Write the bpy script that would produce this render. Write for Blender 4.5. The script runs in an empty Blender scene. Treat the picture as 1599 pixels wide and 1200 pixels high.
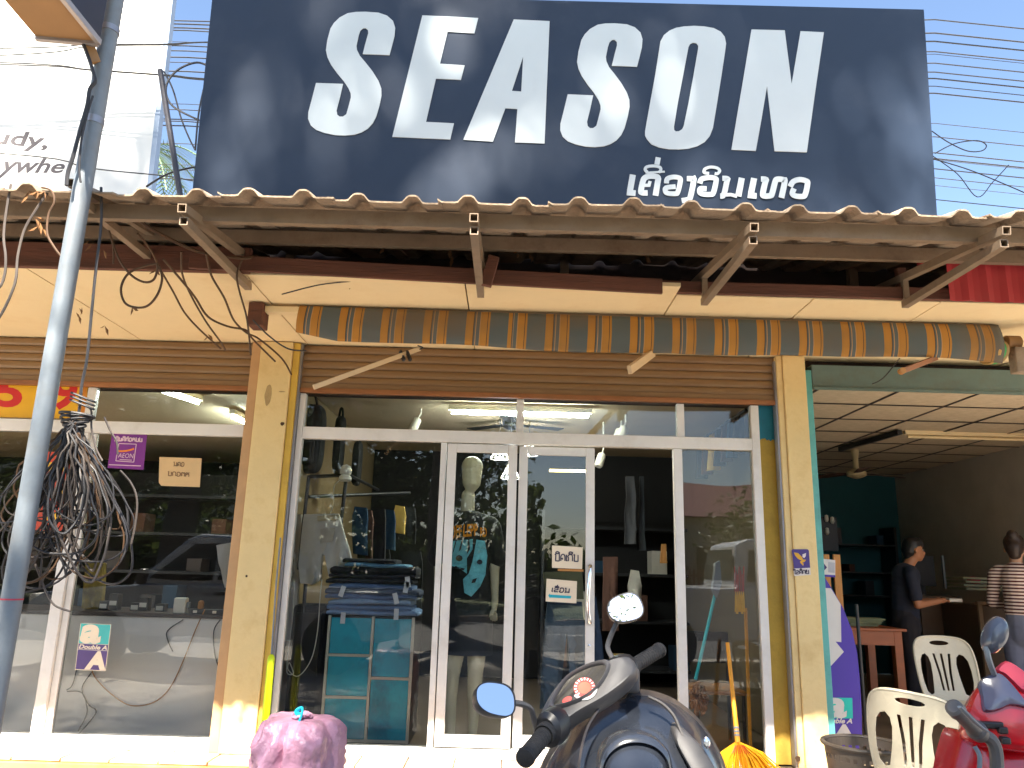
import bpy, bmesh, math, random
from mathutils import Vector, Matrix, noise
from mathutils.geometry import tessellate_polygon
random.seed(7)
sc = bpy.context.scene
COL = sc.collection

# ------------------------------------------------------------------ camera
F_PX, CX, CY = 1200.0, 799.5, 600.0
CAM_H, PITCH, ROLL = 1.35, math.radians(13.5), math.radians(1.55)
cam = bpy.data.cameras.new('camera')
camo = bpy.data.objects.new('camera', cam)
COL.objects.link(camo)
cam.sensor_fit = 'HORIZONTAL'
cam.sensor_width = 36.0
cam.lens = 36.0 * F_PX / 1599.0
cam.clip_start = 0.05
cam.clip_end = 2000
fwd = Vector((0, math.cos(PITCH), math.sin(PITCH)))
up0 = Vector((0, -math.sin(PITCH), math.cos(PITCH)))
rt0 = Vector((1, 0, 0))
cr, sr = math.cos(ROLL), math.sin(ROLL)
rt = rt0 * cr + up0 * sr
up = -rt0 * sr + up0 * cr
camo.matrix_world = Matrix(((rt.x, up.x, -fwd.x, 0), (rt.y, up.y, -fwd.y, 0),
                            (rt.z, up.z, -fwd.z, CAM_H), (0, 0, 0, 1)))
sc.camera = camo

# ------------------------------------------------------------------ sky, sun, exposure
SUN_EL, SUN_AZ = math.radians(49.5), math.radians(14.0)     # sun behind the photographer, a little to the left
world = bpy.data.worlds.new('World')
sc.world = world
world.use_nodes = True
wn = world.node_tree.nodes
sky = wn.new('ShaderNodeTexSky')
sky.sky_type = 'NISHITA'
sky.sun_disc = False
sky.sun_elevation = SUN_EL
sky.sun_rotation = math.radians(180) + SUN_AZ
sky.air_density = 1.0
sky.dust_density = 0.7
sky.ozone_density = 1.2
wn['Background'].inputs[1].default_value = 0.053
world.node_tree.links.new(sky.outputs[0], wn['Background'].inputs[0])
sunl = bpy.data.lights.new('sun', 'SUN')
sunl.energy = 5.0
sunl.angle = math.radians(0.7)
sunl.color = (1.0, 0.93, 0.82)
suno = bpy.data.objects.new('sun', sunl)
COL.objects.link(suno)
to_sun = Vector((-math.sin(SUN_AZ) * math.cos(SUN_EL), -math.cos(SUN_AZ) * math.cos(SUN_EL), math.sin(SUN_EL)))
suno.rotation_euler = to_sun.to_track_quat('Z', 'Y').to_euler()
suno.location = to_sun * 40
sc.view_settings.view_transform = 'Standard'
sc.view_settings.look = 'None'
sc.view_settings.gamma = 1.0
sc.view_settings.use_curve_mapping = False
sc.view_settings.exposure = 2.75
sc.cycles.use_denoising = True
sc.cycles.max_bounces = 10
sc.cycles.diffuse_bounces = 5
sc.cycles.glossy_bounces = 4
sc.cycles.transmission_bounces = 6
sc.cycles.transparent_max_bounces = 24
sc.cycles.caustics_reflective = False
sc.cycles.caustics_refractive = False
sc.cycles.sample_clamp_indirect = 6.0

# ------------------------------------------------------------------ geometry helpers
def ray(px, py):
    u = (px - CX) / F_PX
    v = (CY - py) / F_PX
    return rt * u + up * v + fwd
CAM = Vector((0, 0, CAM_H))
def at(px, py, Y):
    d = ray(px, py)
    return CAM + d * (Y / d.y)
def atz(px, py, Z):
    d = ray(px, py)
    return CAM + d * ((Z - CAM_H) / d.z)
class Plane:
    def __init__(s, p, n):
        s.p = Vector(p); s.n = Vector(n).normalized()
    def at(s, px, py, off=0.0):
        d = ray(px, py)
        t = (s.p - CAM).dot(s.n) / d.dot(s.n)
        return CAM + d * t + s.n * off
def facing(Y):
    return Plane((0, Y, 0), (0, -1, 0))

def set_props(o, label=None, cat=None, group=None, kind=None):
    if label: o['label'] = label
    if cat: o['category'] = cat
    if group: o['group'] = group
    if kind: o['kind'] = kind
    return o
def thing(name, label, cat, loc=(0, 0, 0), group=None):
    o = bpy.data.objects.new(name, None)
    o.location = loc
    o.empty_display_size = 0.05
    COL.objects.link(o)
    return set_props(o, label, cat, group)
def base_of(o):
    return Matrix.Translation(o.location) if (o.type == 'EMPTY' and o.parent is None) else Matrix.Identity(4)

def cr_smooth(pts, n=6):
    pts = [Vector(p) for p in pts]
    out = []
    for i in range(len(pts) - 1):
        p0 = pts[max(i - 1, 0)]; p1 = pts[i]; p2 = pts[i + 1]; p3 = pts[min(i + 2, len(pts) - 1)]
        for k in range(n):
            t = k / n
            out.append(0.5 * ((2 * p1) + (p2 - p0) * t + (2 * p0 - 5 * p1 + 4 * p2 - p3) * t * t + (3 * p1 - p0 - 3 * p2 + p3) * t ** 3))
    out.append(pts[-1])
    return out

class MB:
    def __init__(s):
        s.v = []; s.f = []; s.mi = []; s.cur = 0
    def add(s, verts, faces):
        b = len(s.v)
        s.v += [tuple(p) for p in verts]
        for f in faces:
            s.f.append(tuple(b + i for i in f)); s.mi.append(s.cur)
        return s
    def box(s, x0, x1, y0, y1, z0, z1):
        v = [(x, y, z) for z in (z0, z1) for y in (y0, y1) for x in (x0, x1)]
        return s.add(v, [(0, 2, 3, 1), (4, 5, 7, 6), (0, 1, 5, 4), (2, 6, 7, 3), (0, 4, 6, 2), (1, 3, 7, 5)])
    def bar(s, p0, p1, w, h, upv=(0, 0, 1)):
        p0 = Vector(p0); p1 = Vector(p1)
        d = (p1 - p0).normalized()
        upv = Vector(upv)
        if abs(d.dot(upv)) > 0.95: upv = Vector((0, 1, 0))
        a = d.cross(upv).normalized() * (w / 2); b = a.cross(d).normalized() * (h / 2)
        v = []
        for p in (p0, p1):
            v += [p - a - b, p + a - b, p + a + b, p - a + b]
        return s.add(v, [(0, 1, 2, 3), (7, 6, 5, 4), (0, 4, 5, 1), (1, 5, 6, 2), (2, 6, 7, 3), (3, 7, 4, 0)])
    def tube(s, pts, r, n=6, closed=False, cap=True, flat=1.0):
        pts = [Vector(p) for p in pts]
        m = len(pts)
        rr = r if isinstance(r, (list, tuple)) else [r] * m
        t0 = (pts[1] - pts[0]).normalized()
        ref = Vector((0, 0, 1)) if abs(t0.z) < 0.9 else Vector((1, 0, 0))
        nrm = t0.cross(ref).normalized()
        v = []
        for i, p in enumerate(pts):
            if closed: t = pts[(i + 1) % m] - pts[i - 1]
            else: t = pts[min(i + 1, m - 1)] - pts[max(i - 1, 0)]
            if t.length < 1e-9: t = t0
            t = t.normalized()
            nrm = (nrm - t * nrm.dot(t))
            nrm = nrm.normalized() if nrm.length > 1e-6 else t.orthogonal().normalized()
            b = t.cross(nrm)
            for k in range(n):
                a = 2 * math.pi * k / n
                v.append(p + nrm * (math.cos(a) * rr[i]) + b * (math.sin(a) * rr[i] * flat))
        f = []
        for i in range(m if closed else m - 1):
            j = (i + 1) % m
            for k in range(n):
                l = (k + 1) % n
                f.append((i * n + k, i * n + l, j * n + l, j * n + k))
        if cap and not closed:
            f.append(tuple(reversed(range(n)))); f.append(tuple(range((m - 1) * n, m * n)))
        return s.add(v, f)
    def lathe(s, prof, c=(0, 0, 0), n=24, axis=(0, 0, 1), sx=1.0, sy=1.0):
        c = Vector(c); ax = Vector(axis).normalized()
        q = ax.to_track_quat('Z', 'Y')
        v = []
        for (r, z) in prof:
            for k in range(n):
                a = 2 * math.pi * k / n
                v.append(c + q @ Vector((r * sx * math.cos(a), r * sy * math.sin(a), z)))
        f = []
        for i in range(len(prof) - 1):
            for k in range(n):
                l = (k + 1) % n
                f.append((i * n + k, i * n + l, (i + 1) * n + l, (i + 1) * n + k))
        if prof[0][0] > 1e-5: f.append(tuple(reversed(range(n))))
        if prof[-1][0] > 1e-5: f.append(tuple(range((len(prof) - 1) * n, len(prof) * n)))
        return s.add(v, f)
    def loft(s, loops, cap0=True, cap1=True, closed=True):
        n = len(loops[0]); v = []
        for L in loops: v += list(L)
        f = []
        for i in range(len(loops) - 1):
            for k in range(n if closed else n - 1):
                l = (k + 1) % n
                f.append((i * n + k, i * n + l, (i + 1) * n + l, (i + 1) * n + k))
        if cap0: f.append(tuple(reversed(range(n))))
        if cap1: f.append(tuple(range((len(loops) - 1) * n, len(loops) * n)))
        return s.add(v, f)
    def slab(s, outlines, normal, thick, back=True):
        """outlines: world-space loops (outer first, then holes), all in one plane; grown by thick along normal"""
        n = Vector(normal).normalized()
        u = n.orthogonal().normalized(); w = n.cross(u)
        flat = [[Vector((Vector(p).dot(u), Vector(p).dot(w), 0)) for p in L] for L in outlines]
        tris = tessellate_polygon(flat)
        allp = [Vector(p) for L in outlines for p in L]
        N = len(allp)
        v = [p + n * thick for p in allp] + allp
        f = []
        for t in tris:
            a, b, c = t
            nn = (allp[b] - allp[a]).cross(allp[c] - allp[a])
            if nn.dot(n) < 0: a, b, c = a, c, b
            f.append((a, b, c))
            if back: f.append((N + a, N + c, N + b))
        o = 0
        for L in outlines:
            m = len(L)
            for i in range(m):
                j = (i + 1) % m
                f.append((o + i, o + j, N + o + j, N + o + i))
            o += m
        return s.add(v, f)
    def ribbon(s, pts, width, n, thick, off=0.0, closed=False):
        """flat stroke of a given width along a polyline in a plane with normal n (mitred)"""
        pts = [Vector(p) for p in pts]; n = Vector(n).normalized()
        m = len(pts); L = []; R = []
        for i, p in enumerate(pts):
            a = (p - pts[i - 1]).normalized() if i > 0 else None
            b = (pts[i + 1] - p).normalized() if i < m - 1 else None
            if a is None: a = b
            if b is None: b = a
            t = (a + b)
            t = t.normalized() if t.length > 1e-6 else a
            side = n.cross(t).normalized()
            c = max(0.55, abs(side.dot(n.cross(a).normalized())))
            L.append(p + side * (width / 2 / c) + n * off); R.append(p - side * (width / 2 / c) + n * off)
        v = [q + n * thick for q in L] + [q + n * thick for q in R] + L + R
        f = []
        for i in range(m - 1):
            f += [(i + 1, i, m + i, m + i + 1), (i, i + 1, 2 * m + i + 1, 2 * m + i), (m + i + 1, m + i, 3 * m + i, 3 * m + i + 1), (2*m+i, 2*m+i+1, 3*m+i+1, 3*m+i)]
        f += [(0, 2 * m, 3 * m, m), (m - 1, 2 * m - 1, 4 * m - 1, 3 * m - 1)]
        return s.add(v, f)
    def text(s, body, quad, n, thick=0.002, bold=0.0, shear=0.0, spacing=1.0):
        """lettering fitted to the world-space quad TL,TR,BR,BL"""
        c = bpy.data.curves.new('lettering', 'FONT')
        c.body = body; c.offset = bold; c.shear = shear; c.space_character = spacing; c.resolution_u = 4
        o = bpy.data.objects.new('lettering', c)
        me = bpy.data.meshes.new_from_object(o)
        vs = [w.co.copy() for w in me.vertices]
        fs = [tuple(p.vertices) for p in me.polygons]
        x0 = min(p.x for p in vs); x1 = max(p.x for p in vs); y0 = min(p.y for p in vs); y1 = max(p.y for p in vs)
        TL, TR, BR, BL = [Vector(q) for q in quad]
        n = Vector(n).normalized()
        out = []
        for p in vs:
            a = (p.x - x0) / (x1 - x0); b = (p.y - y0) / (y1 - y0)
            out.append((BL * (1 - a) + BR * a) * (1 - b) + (TL * (1 - a) + TR * a) * b + n * thick)
        bpy.data.objects.remove(o); bpy.data.curves.remove(c); bpy.data.meshes.remove(me)
        return s.add(out, fs)
    def build(s, name, mats, parent=None, smooth=False, label=None, cat=None, group=None, kind=None, bevel=0.0, ang=35, seg=2):
        me = bpy.data.meshes.new(name)
        me.from_pydata(s.v, [], s.f)
        if not isinstance(mats, (list, tuple)): mats = [mats]
        for m in mats: me.materials.append(m)
        if len(mats) > 1: me.polygons.foreach_set('material_index', s.mi)
        me.update()
        o = bpy.data.objects.new(name, me)
        COL.objects.link(o)
        fix_normals(me)
        if smooth:
            me.polygons.foreach_set('use_smooth', [True] * len(me.polygons))
            try: me.set_sharp_from_angle(angle=math.radians(ang))
            except Exception: pass
        if bevel:
            b = o.modifiers.new('bevel', 'BEVEL'); b.width = bevel; b.segments = seg; b.limit_method = 'ANGLE'; b.angle_limit = math.radians(40)
            b.harden_normals = False
        if parent is not None:
            o.parent = parent
            o.matrix_parent_inverse = base_of(parent).inverted()
        return set_props(o, label, cat, group, kind)

def fix_normals(me):
    if len(me.polygons) > 20000: return
    bm = bmesh.new(); bm.from_mesh(me)
    bmesh.ops.recalc_face_normals(bm, faces=bm.faces)
    bm.to_mesh(me); bm.free()

def dup(root, loc=None, rotz=None, label=None, group=None):
    r = root.copy(); COL.objects.link(r)
    if loc is not None: r.location = loc
    if rotz is not None: r.rotation_euler = (0, 0, rotz)
    if label: r['label'] = label
    if group: r['group'] = group
    def rec(src, dst):
        for ch in src.children:
            c = ch.copy(); COL.objects.link(c); c.parent = dst
            rec(ch, c)
    rec(root, r)
    return r

def evaluated(name, me, mods):
    """run modifiers on a mesh and hand back the result"""
    o = bpy.data.objects.new(name, me)
    COL.objects.link(o)
    for typ, kw in mods:
        m = o.modifiers.new(typ.lower(), typ)
        for k, v in kw.items(): setattr(m, k, v)
    dg = bpy.context.evaluated_depsgraph_get()
    out = bpy.data.meshes.new_from_object(o.evaluated_get(dg))
    bpy.data.objects.remove(o)
    bpy.data.meshes.remove(me)
    return out
def capsule_body(name, segs, mat, parent=None, voxel=0.012, smooth=6, label=None):
    """one continuous skin round tapered limbs: segs = (p0, r0, p1, r1, depth_ratio)"""
    b = MB()
    for sg in segs:
        p0, r0, p1, r1 = Vector(sg[0]), sg[1], Vector(sg[2]), sg[3]
        k = sg[4] if len(sg) > 4 else 1.0
        d = p1 - p0
        steps = max(2, int(d.length / (0.5 * max(r0, r1))) + 1)
        steps = min(steps, 14)
        for i in range(steps + 1):
            t = i / steps
            r = r0 * (1 - t) + r1 * t
            prof = [(max(1e-4, r * math.sin(a)), -r * math.cos(a)) for a in [math.pi * q / 8 for q in range(9)]]
            c = p0 + d * t
            v = []
            n = 12
            for (q, z) in prof:
                for j in range(n):
                    a = 2 * math.pi * j / n
                    v.append(c + Vector((q * math.cos(a), q * k * math.sin(a), z)))
            f = []
            for i2 in range(8):
                for j in range(n):
                    l = (j + 1) % n
                    f.append((i2 * n + j, i2 * n + l, (i2 + 1) * n + l, (i2 + 1) * n + j))
            f.append(tuple(reversed(range(n)))); f.append(tuple(range(8 * n, 9 * n)))
            b.add(v, f)
    me = bpy.data.meshes.new(name)
    me.from_pydata(b.v, [], b.f)
    out = evaluated(name, me, [('REMESH', dict(mode='VOXEL', voxel_size=voxel)), ('SMOOTH', dict(factor=0.5, iterations=smooth))])
    out.name = name
    out.materials.clear(); out.materials.append(mat)
    out.polygons.foreach_set('use_smooth', [True] * len(out.polygons))
    o = bpy.data.objects.new(name, out)
    COL.objects.link(o)
    if parent is not None:
        o.parent = parent; o.matrix_parent_inverse = base_of(parent).inverted()
    if label: o['label'] = label
    return o

# ------------------------------------------------------------------ materials
def srgb(r, g, b):
    f = lambda c: (c / 255 / 12.92) if c / 255 <= 0.04045 else ((c / 255 + 0.055) / 1.055) ** 2.4
    return (f(r), f(g), f(b), 1)
_mats = {}
def M(name, col, rough=0.6, metal=0.0, var=0.12, scale=6.0, bump=0.0, bscale=40.0, spec=0.5, dirt=None, coat=0.0, stretch=None, sheen=0.0):
    """painted / worn surface: base colour broken by two scales of noise, optional stains, fine relief"""
    if name in _mats: return _mats[name]
    m = bpy.data.materials.new(name); m.use_nodes = True
    nt = m.node_tree; N = nt.nodes; L = nt.links
    b = N['Principled BSDF']
    b.inputs['Roughness'].default_value = rough
    b.inputs['Metallic'].default_value = metal
    b.inputs['Specular IOR Level'].default_value = spec
    b.inputs['Coat Weight'].default_value = coat
    b.inputs['Coat Roughness'].default_value = 0.08
    if sheen: b.inputs['Sheen Weight'].default_value = sheen
    tc = N.new('ShaderNodeTexCoord')
    mp = N.new('ShaderNodeMapping'); L.new(tc.outputs['Object'], mp.inputs[0])
    if stretch: mp.inputs['Scale'].default_value = stretch
    n1 = N.new('ShaderNodeTexNoise'); n1.inputs['Scale'].default_value = scale; n1.inputs['Detail'].default_value = 6
    n1.inputs['Roughness'].default_value = 0.65
    L.new(mp.outputs[0], n1.inputs['Vector'])
    r1 = N.new('ShaderNodeMapRange'); r1.inputs[1].default_value = 0.3; r1.inputs[2].default_value = 0.7
    r1.inputs[3].default_value = 1 - var; r1.inputs[4].default_value = 1 + var * 0.6
    L.new(n1.outputs['Fac'], r1.inputs[0])
    mul = N.new('ShaderNodeVectorMath'); mul.operation = 'SCALE'
    mul.inputs[0].default_value = col[:3]
    L.new(r1.outputs[0], mul.inputs['Scale'])
    src = mul.outputs[0]
    if dirt:
        dcol, amt, dsc = dirt
        n2 = N.new('ShaderNodeTexNoise'); n2.inputs['Scale'].default_value = dsc; n2.inputs['Detail'].default_value = 8; n2.inputs['Roughness'].default_value = 0.7
        L.new(mp.outputs[0], n2.inputs['Vector'])
        rg = N.new('ShaderNodeMapRange'); rg.inputs[1].default_value = 0.5; rg.inputs[2].default_value = 0.72; rg.inputs[4].default_value = amt
        L.new(n2.outputs['Fac'], rg.inputs[0])
        mx = N.new('ShaderNodeMix'); mx.data_type = 'RGBA'
        L.new(rg.outputs[0], mx.inputs[0]); L.new(src, mx.inputs[6]); mx.inputs[7].default_value = dcol
        src = mx.outputs[2]
    L.new(src, b.inputs['Base Color'])
    rr = N.new('ShaderNodeMapRange'); rr.inputs[3].default_value = max(0.02, rough - 0.1); rr.inputs[4].default_value = min(1, rough + 0.12)
    L.new(n1.outputs['Fac'], rr.inputs[0]); L.new(rr.outputs[0], b.inputs['Roughness'])
    if bump:
        n3 = N.new('ShaderNodeTexNoise'); n3.inputs['Scale'].default_value = bscale; n3.inputs['Detail'].default_value = 5
        L.new(mp.outputs[0], n3.inputs['Vector'])
        bp = N.new('ShaderNodeBump'); bp.inputs['Strength'].default_value = bump; bp.inputs['Distance'].default_value = 0.02
        L.new(n3.outputs['Fac'], bp.inputs['Height']); L.new(bp.outputs[0], b.inputs['Normal'])
    _mats[name] = m
    return m
def emis(name, col, strength):
    m = bpy.data.materials.new(name); m.use_nodes = True
    b = m.node_tree.nodes['Principled BSDF']
    b.inputs['Base Color'].default_value = (0.8, 0.8, 0.8, 1)
    b.inputs['Emission Color'].default_value = col
    b.inputs['Emission Strength'].default_value = strength
    return m
def glass_mat(name, tint=(0.955, 0.965, 0.955), ior=1.5, wob=0.0022):
    m = bpy.data.materials.new(name); m.use_nodes = True
    nt = m.node_tree; N = nt.nodes; L = nt.links; N.clear()
    out = N.new('ShaderNodeOutputMaterial'); mix = N.new('ShaderNodeMixShader'); tr = N.new('ShaderNodeBsdfTransparent'); gl = N.new('ShaderNodeBsdfGlossy')
    fr = N.new('ShaderNodeFresnel'); fr.inputs['IOR'].default_value = ior
    tr.inputs[0].default_value = (*tint, 1); gl.inputs['Roughness'].default_value = 0.0
    tc = N.new('ShaderNodeTexCoord'); nz = N.new('ShaderNodeTexNoise'); nz.inputs['Scale'].default_value = 1.3; nz.inputs['Detail'].default_value = 2
    L.new(tc.outputs['Object'], nz.inputs['Vector'])
    bp = N.new('ShaderNodeBump'); bp.inputs['Strength'].default_value = 1.0; bp.inputs['Distance'].default_value = wob
    L.new(nz.outputs['Fac'], bp.inputs['Height']); L.new(bp.outputs[0], gl.inputs['Normal'])
    L.new(fr.outputs[0], mix.inputs[0]); L.new(tr.outputs[0], mix.inputs[1]); L.new(gl.outputs[0], mix.inputs[2]); L.new(mix.outputs[0], out.inputs[0])
    return m

CREAM = srgb(226, 190, 120)
m_pillar = M('pillar_paint', srgb(226, 200, 143), 0.75, var=0.10, scale=2.5, bump=0.15, bscale=25, dirt=(srgb(170, 130, 70), 0.35, 5))
m_soffit = M('soffit_paint', srgb(232, 209, 164), 0.8, var=0.07, scale=1.5, dirt=(srgb(190, 150, 90), 0.25, 3), bump=0.05)
m_ochre = M('ochre_wall_paint', srgb(205, 168, 70), 0.75, var=0.12, scale=4, bump=0.1, dirt=(srgb(150, 120, 50), 0.4, 6))
m_teal = M('teal_paint', srgb(92, 170, 165), 0.55, var=0.12, scale=5, bump=0.05, dirt=(srgb(70, 110, 105), 0.4, 7))
m_tealbeam = M('weathered_teal_steel', srgb(92, 112, 106), 0.5, var=0.15, scale=4, dirt=(srgb(90, 80, 60), 0.4, 6))
m_tealpatch = M('old_teal_paint', srgb(40, 130, 150), 0.7, var=0.2, scale=8)
m_alu = M('white_aluminium', srgb(222, 218, 212), 0.38, var=0.06, scale=3, spec=0.5, dirt=(srgb(150, 135, 110), 0.25, 4))
m_rail = M('grey_guide_metal', srgb(150, 150, 155), 0.4, metal=0.6, var=0.15, scale=8)
m_slat = M('bronze_shutter_paint', srgb(136, 106, 72), 0.45, var=0.12, scale=3, stretch=(0.6, 3, 3), dirt=(srgb(95, 62, 35), 0.5, 3))
m_railbrown = M('rusty_bottom_rail', srgb(146, 94, 52), 0.5, var=0.25, scale=5, stretch=(0.7, 3, 3), dirt=(srgb(110, 55, 25), 0.8, 4))
m_wood = M('dark_fascia_wood', srgb(104, 62, 44), 0.75, var=0.3, scale=3, stretch=(0.5, 6, 6), bump=0.3, bscale=20, dirt=(srgb(60, 38, 28), 0.6, 5))
m_woodlight = M('bare_wood', srgb(186, 128, 66), 0.7, var=0.25, scale=4, stretch=(4, 4, 0.6), bump=0.2)
m_dark = M('void_shade_boards', srgb(52, 38, 32), 0.9, var=0.3, scale=3, bump=0.2)  # dark brown puts the deep shade of the roof void into the colour
m_cement = M('fibre_cement', srgb(160, 140, 118), 0.85, var=0.28, scale=4, bump=0.4, bscale=60, dirt=(srgb(88, 68, 50), 0.85, 3.0))
m_gal = M('galvanised_steel', srgb(118, 126, 132), 0.5, metal=0.1, var=0.14, scale=9, bump=0.05, bscale=80, dirt=(srgb(120, 112, 100), 0.35, 4))
m_purlin = M('dusty_purlin_steel', srgb(146, 126, 104), 0.5, metal=0.25, var=0.25, scale=4, dirt=(srgb(96, 70, 48), 0.75, 4))
m_redmetal = M('red_roof_metal', srgb(176, 50, 52), 0.5, var=0.15, scale=4, dirt=(srgb(120, 60, 50), 0.4, 4))
m_bluemetal = M('blue_roof_metal', srgb(70, 110, 135), 0.5, var=0.15, scale=4)
m_tile = M('step_tile', srgb(222, 192, 160), 0.35, var=0.12, scale=6, dirt=(srgb(170, 130, 95), 0.4, 8))
m_orange = M('orange_step_paint', srgb(214, 146, 84), 0.7, var=0.15, scale=5, dirt=(srgb(150, 100, 60), 0.4, 6), bump=0.1)
m_street = M('dusty_asphalt', (0.38, 0.35, 0.31, 1), 0.9, var=0.25, scale=0.8, bump=0.3, bscale=120, dirt=((0.42, 0.34, 0.26, 1), 0.7, 0.6))
m_glass = glass_mat('window_glass')
m_black = M('black_plastic', (0.012, 0.012, 0.014, 1), 0.4, var=0.2, scale=10)
m_rubber = M('black_rubber', (0.015, 0.014, 0.014, 1), 0.75, var=0.2, scale=30, bump=0.2, bscale=200)
m_white = M('white_plastic', srgb(226, 220, 205), 0.5, var=0.05, scale=6)
m_paper = M('paper', srgb(232, 216, 190), 0.8, var=0.06, scale=5)
m_ink = M('ink', srgb(60, 55, 75), 0.7, var=0.05)
m_cable = M('black_cable', (0.03, 0.028, 0.03, 1), 0.55, var=0.3, scale=10)
m_cablegrey = M('grey_cable', (0.085, 0.066, 0.054, 1), 0.55, var=0.3, scale=10)
m_vine = M('dry_brown_wire', srgb(84, 58, 34), 0.7, var=0.3, scale=12)
m_chrome = M('chrome', (0.75, 0.75, 0.76, 1), 0.12, metal=1.0, var=0.05)
m_screen_tube = emis('lit_fluorescent_tube', (0.85, 1.0, 0.93, 1), 28.0)
# ================================================================== SETTING
FY = 5.40            # shop front plane
FLOOR = 0.15
b = MB(); b.add([(-250, -250, 0), (250, -250, 0), (250, 250, 0), (-250, 250, 0)], [(0, 1, 2, 3)])
b.build('street', m_street, kind='structure')

m_shopfloor = M('shop_floor_tile', srgb(120, 105, 90), 0.35, var=0.15, scale=3)
m_rfloor = M('copy_shop_floor', srgb(150, 128, 100), 0.6, var=0.2, scale=3)
b = MB(); b.box(-7.5, 2.05, 5.24, 12.2, 0.0, FLOOR - 0.012); b.build('floor_of_shops', m_shopfloor, kind='structure')
b = MB(); b.box(2.055, 7.2, 5.24, 11.2, 0.0, FLOOR - 0.012); b.build('floor_of_copy_shop', m_rfloor, kind='structure')

# front step: orange riser with pale tiles on top, every tile a piece
step = MB(); step.box(-7.0, 7.0, 5.10, 5.235, 0.0, 0.128)
step_o = step.build('shop_step', m_orange, label='raised step of pale tiles with an orange riser along the shop fronts', cat='step', bevel=0.006)
tile0 = None
x = -4.2
while x < 4.2:
    yy = 5.12 + random.uniform(-0.003, 0.003)
    t = MB(); t.box(0.004, 0.296, 0, 0.262, 0.132, 0.15)
    if tile0 is None:
        tile0 = t.build('tile', m_tile, step_o, bevel=0.003); tt = tile0
    else:
        tt = tile0.copy(); COL.objects.link(tt)
    tt.location = (x, yy, random.uniform(-0.002, 0.002))
    tt.rotation_euler = (random.uniform(-0.006, 0.006), 0, random.uniform(-0.006, 0.006))
    x += 0.30

# ------------------------------------------------------------------ the row building
bld = thing('shop_building', 'row of cream painted shops with pillars and a flat soffit', 'building', (0, 5.6, 0))
m_inwall = M('clothes_shop_wall', srgb(150, 128, 92), 0.85, var=0.1, scale=2)
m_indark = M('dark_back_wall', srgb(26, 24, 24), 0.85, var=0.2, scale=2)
m_inceil = M('shop_ceiling', srgb(196, 178, 148), 0.85, var=0.08, scale=2)
m_tealwall = M('copy_shop_teal_wall', srgb(46, 98, 106), 0.8, var=0.12, scale=2)
m_brownwall = M('copy_shop_brown_wall', srgb(214, 200, 184), 0.8, var=0.12, scale=2)
m_ctile = M('mineral_ceiling_tile', srgb(196, 178, 150), 0.9, var=0.18, scale=14, stretch=(1, 3, 1), bump=0.25, bscale=90)
m_grid = M('ceiling_tile_grid', srgb(46, 38, 34), 0.6, var=0.1)
# pillars
b = MB(); b.box(-1.815, -1.585, 5.33, 5.62, FLOOR, 2.897); b.build('pillar', m_pillar, bld, bevel=0.006)
b = MB(); b.box(1.945, 2.105, 5.33, 5.62, FLOOR, 2.897); b.build('pillar', m_pillar, bld, bevel=0.006)
b = MB(); b.box(2.108, 2.158, 5.36, 5.60, FLOOR, 2.80); b.build('door_jamb', m_teal, bld, bevel=0.004, label='narrow teal painted jamb beside the right pillar')
b = MB(); b.box(1.775, 1.90, 5.46, 5.60, FLOOR, 2.56); b.build('wall_strip', m_ochre, bld, label='ochre wall strip between shop window and right pillar')
# old teal paint left on the top of the strip, with a ragged lower edge
out = [(1.777, 2.553)] + [(1.898, 2.553)] + [(1.898 - 0.0135 * i, 2.30 + 0.035 * noise.noise(Vector((i * 0.7, 3.1, 0)))) for i in range(10)]
b = MB(); b.slab([[Vector((p[0], 5.4575, p[1])) for p in out]], (0, -1, 0), 0.002); b.build('old_paint_patch', m_tealpatch, bld)
# loss of plaster on the left pillar
def chip(px, py, r, Y, seed, mat, sx=1.0, sy=1.0):
    c = at(px, py, Y)
    L = [c + Vector((sx * r * math.cos(a) * (1 + 0.35 * noise.noise(Vector((math.cos(a) * 1.5, math.sin(a) * 1.5, seed)))), 0,
                     sy * r * math.sin(a) * (1 + 0.35 * noise.noise(Vector((math.cos(a) * 1.5, math.sin(a) * 1.5, seed + 5)))))) for a in [2 * math.pi * i / 18 for i in range(18)]]
    q = MB(); q.slab([L], (0, -1, 0), 0.0015); q.build('plaster_chip', mat, bld)
m_plaster = M('bare_plaster', srgb(176, 150, 104), 0.9, var=0.2, scale=12, bump=0.3)
m_holed = M('dark_hole', srgb(70, 50, 30), 0.9)
chip(419, 617, 0.035, 5.3295, 1.0, m_plaster, 0.7, 2.0)
chip(441, 662, 0.014, 5.3295, 2.0, m_holed)
chip(385, 900, 0.008, 5.3295, 3.0, m_holed)
chip(440, 612, 0.010, 5.3295, 4.0, m_plaster, 2.2, .5)
chip(1246, 1185, 0.018, 5.3295, 6.0, m_holed)
# soffit panels with open joints
sx = -4.62
joints = [-5.2, -3.95, -2.72, -1.50, -0.28, 0.93, 1.72, 2.45, 3.60, 4.8, 6.0]
for a, c in zip(joints[:-1], joints[1:]):
    q = MB(); q.box(a + 0.004, c - 0.004, 4.03 + (0.14 if a > 0.5 else 0) , 5.62, 2.90 + random.uniform(0, .004), 2.925)
    q.build('soffit_panel', m_soffit, bld, bevel=0.002)
q = MB(); q.box(-5.2, 2.10, 5.425, 5.62, 2.56, 2.896); q.build('lintel', m_dark, bld)
q = MB(); q.box(2.165, 6.5, 5.465, 5.62, 2.765, 2.896); q.build('lintel', m_dark, bld)
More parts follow.
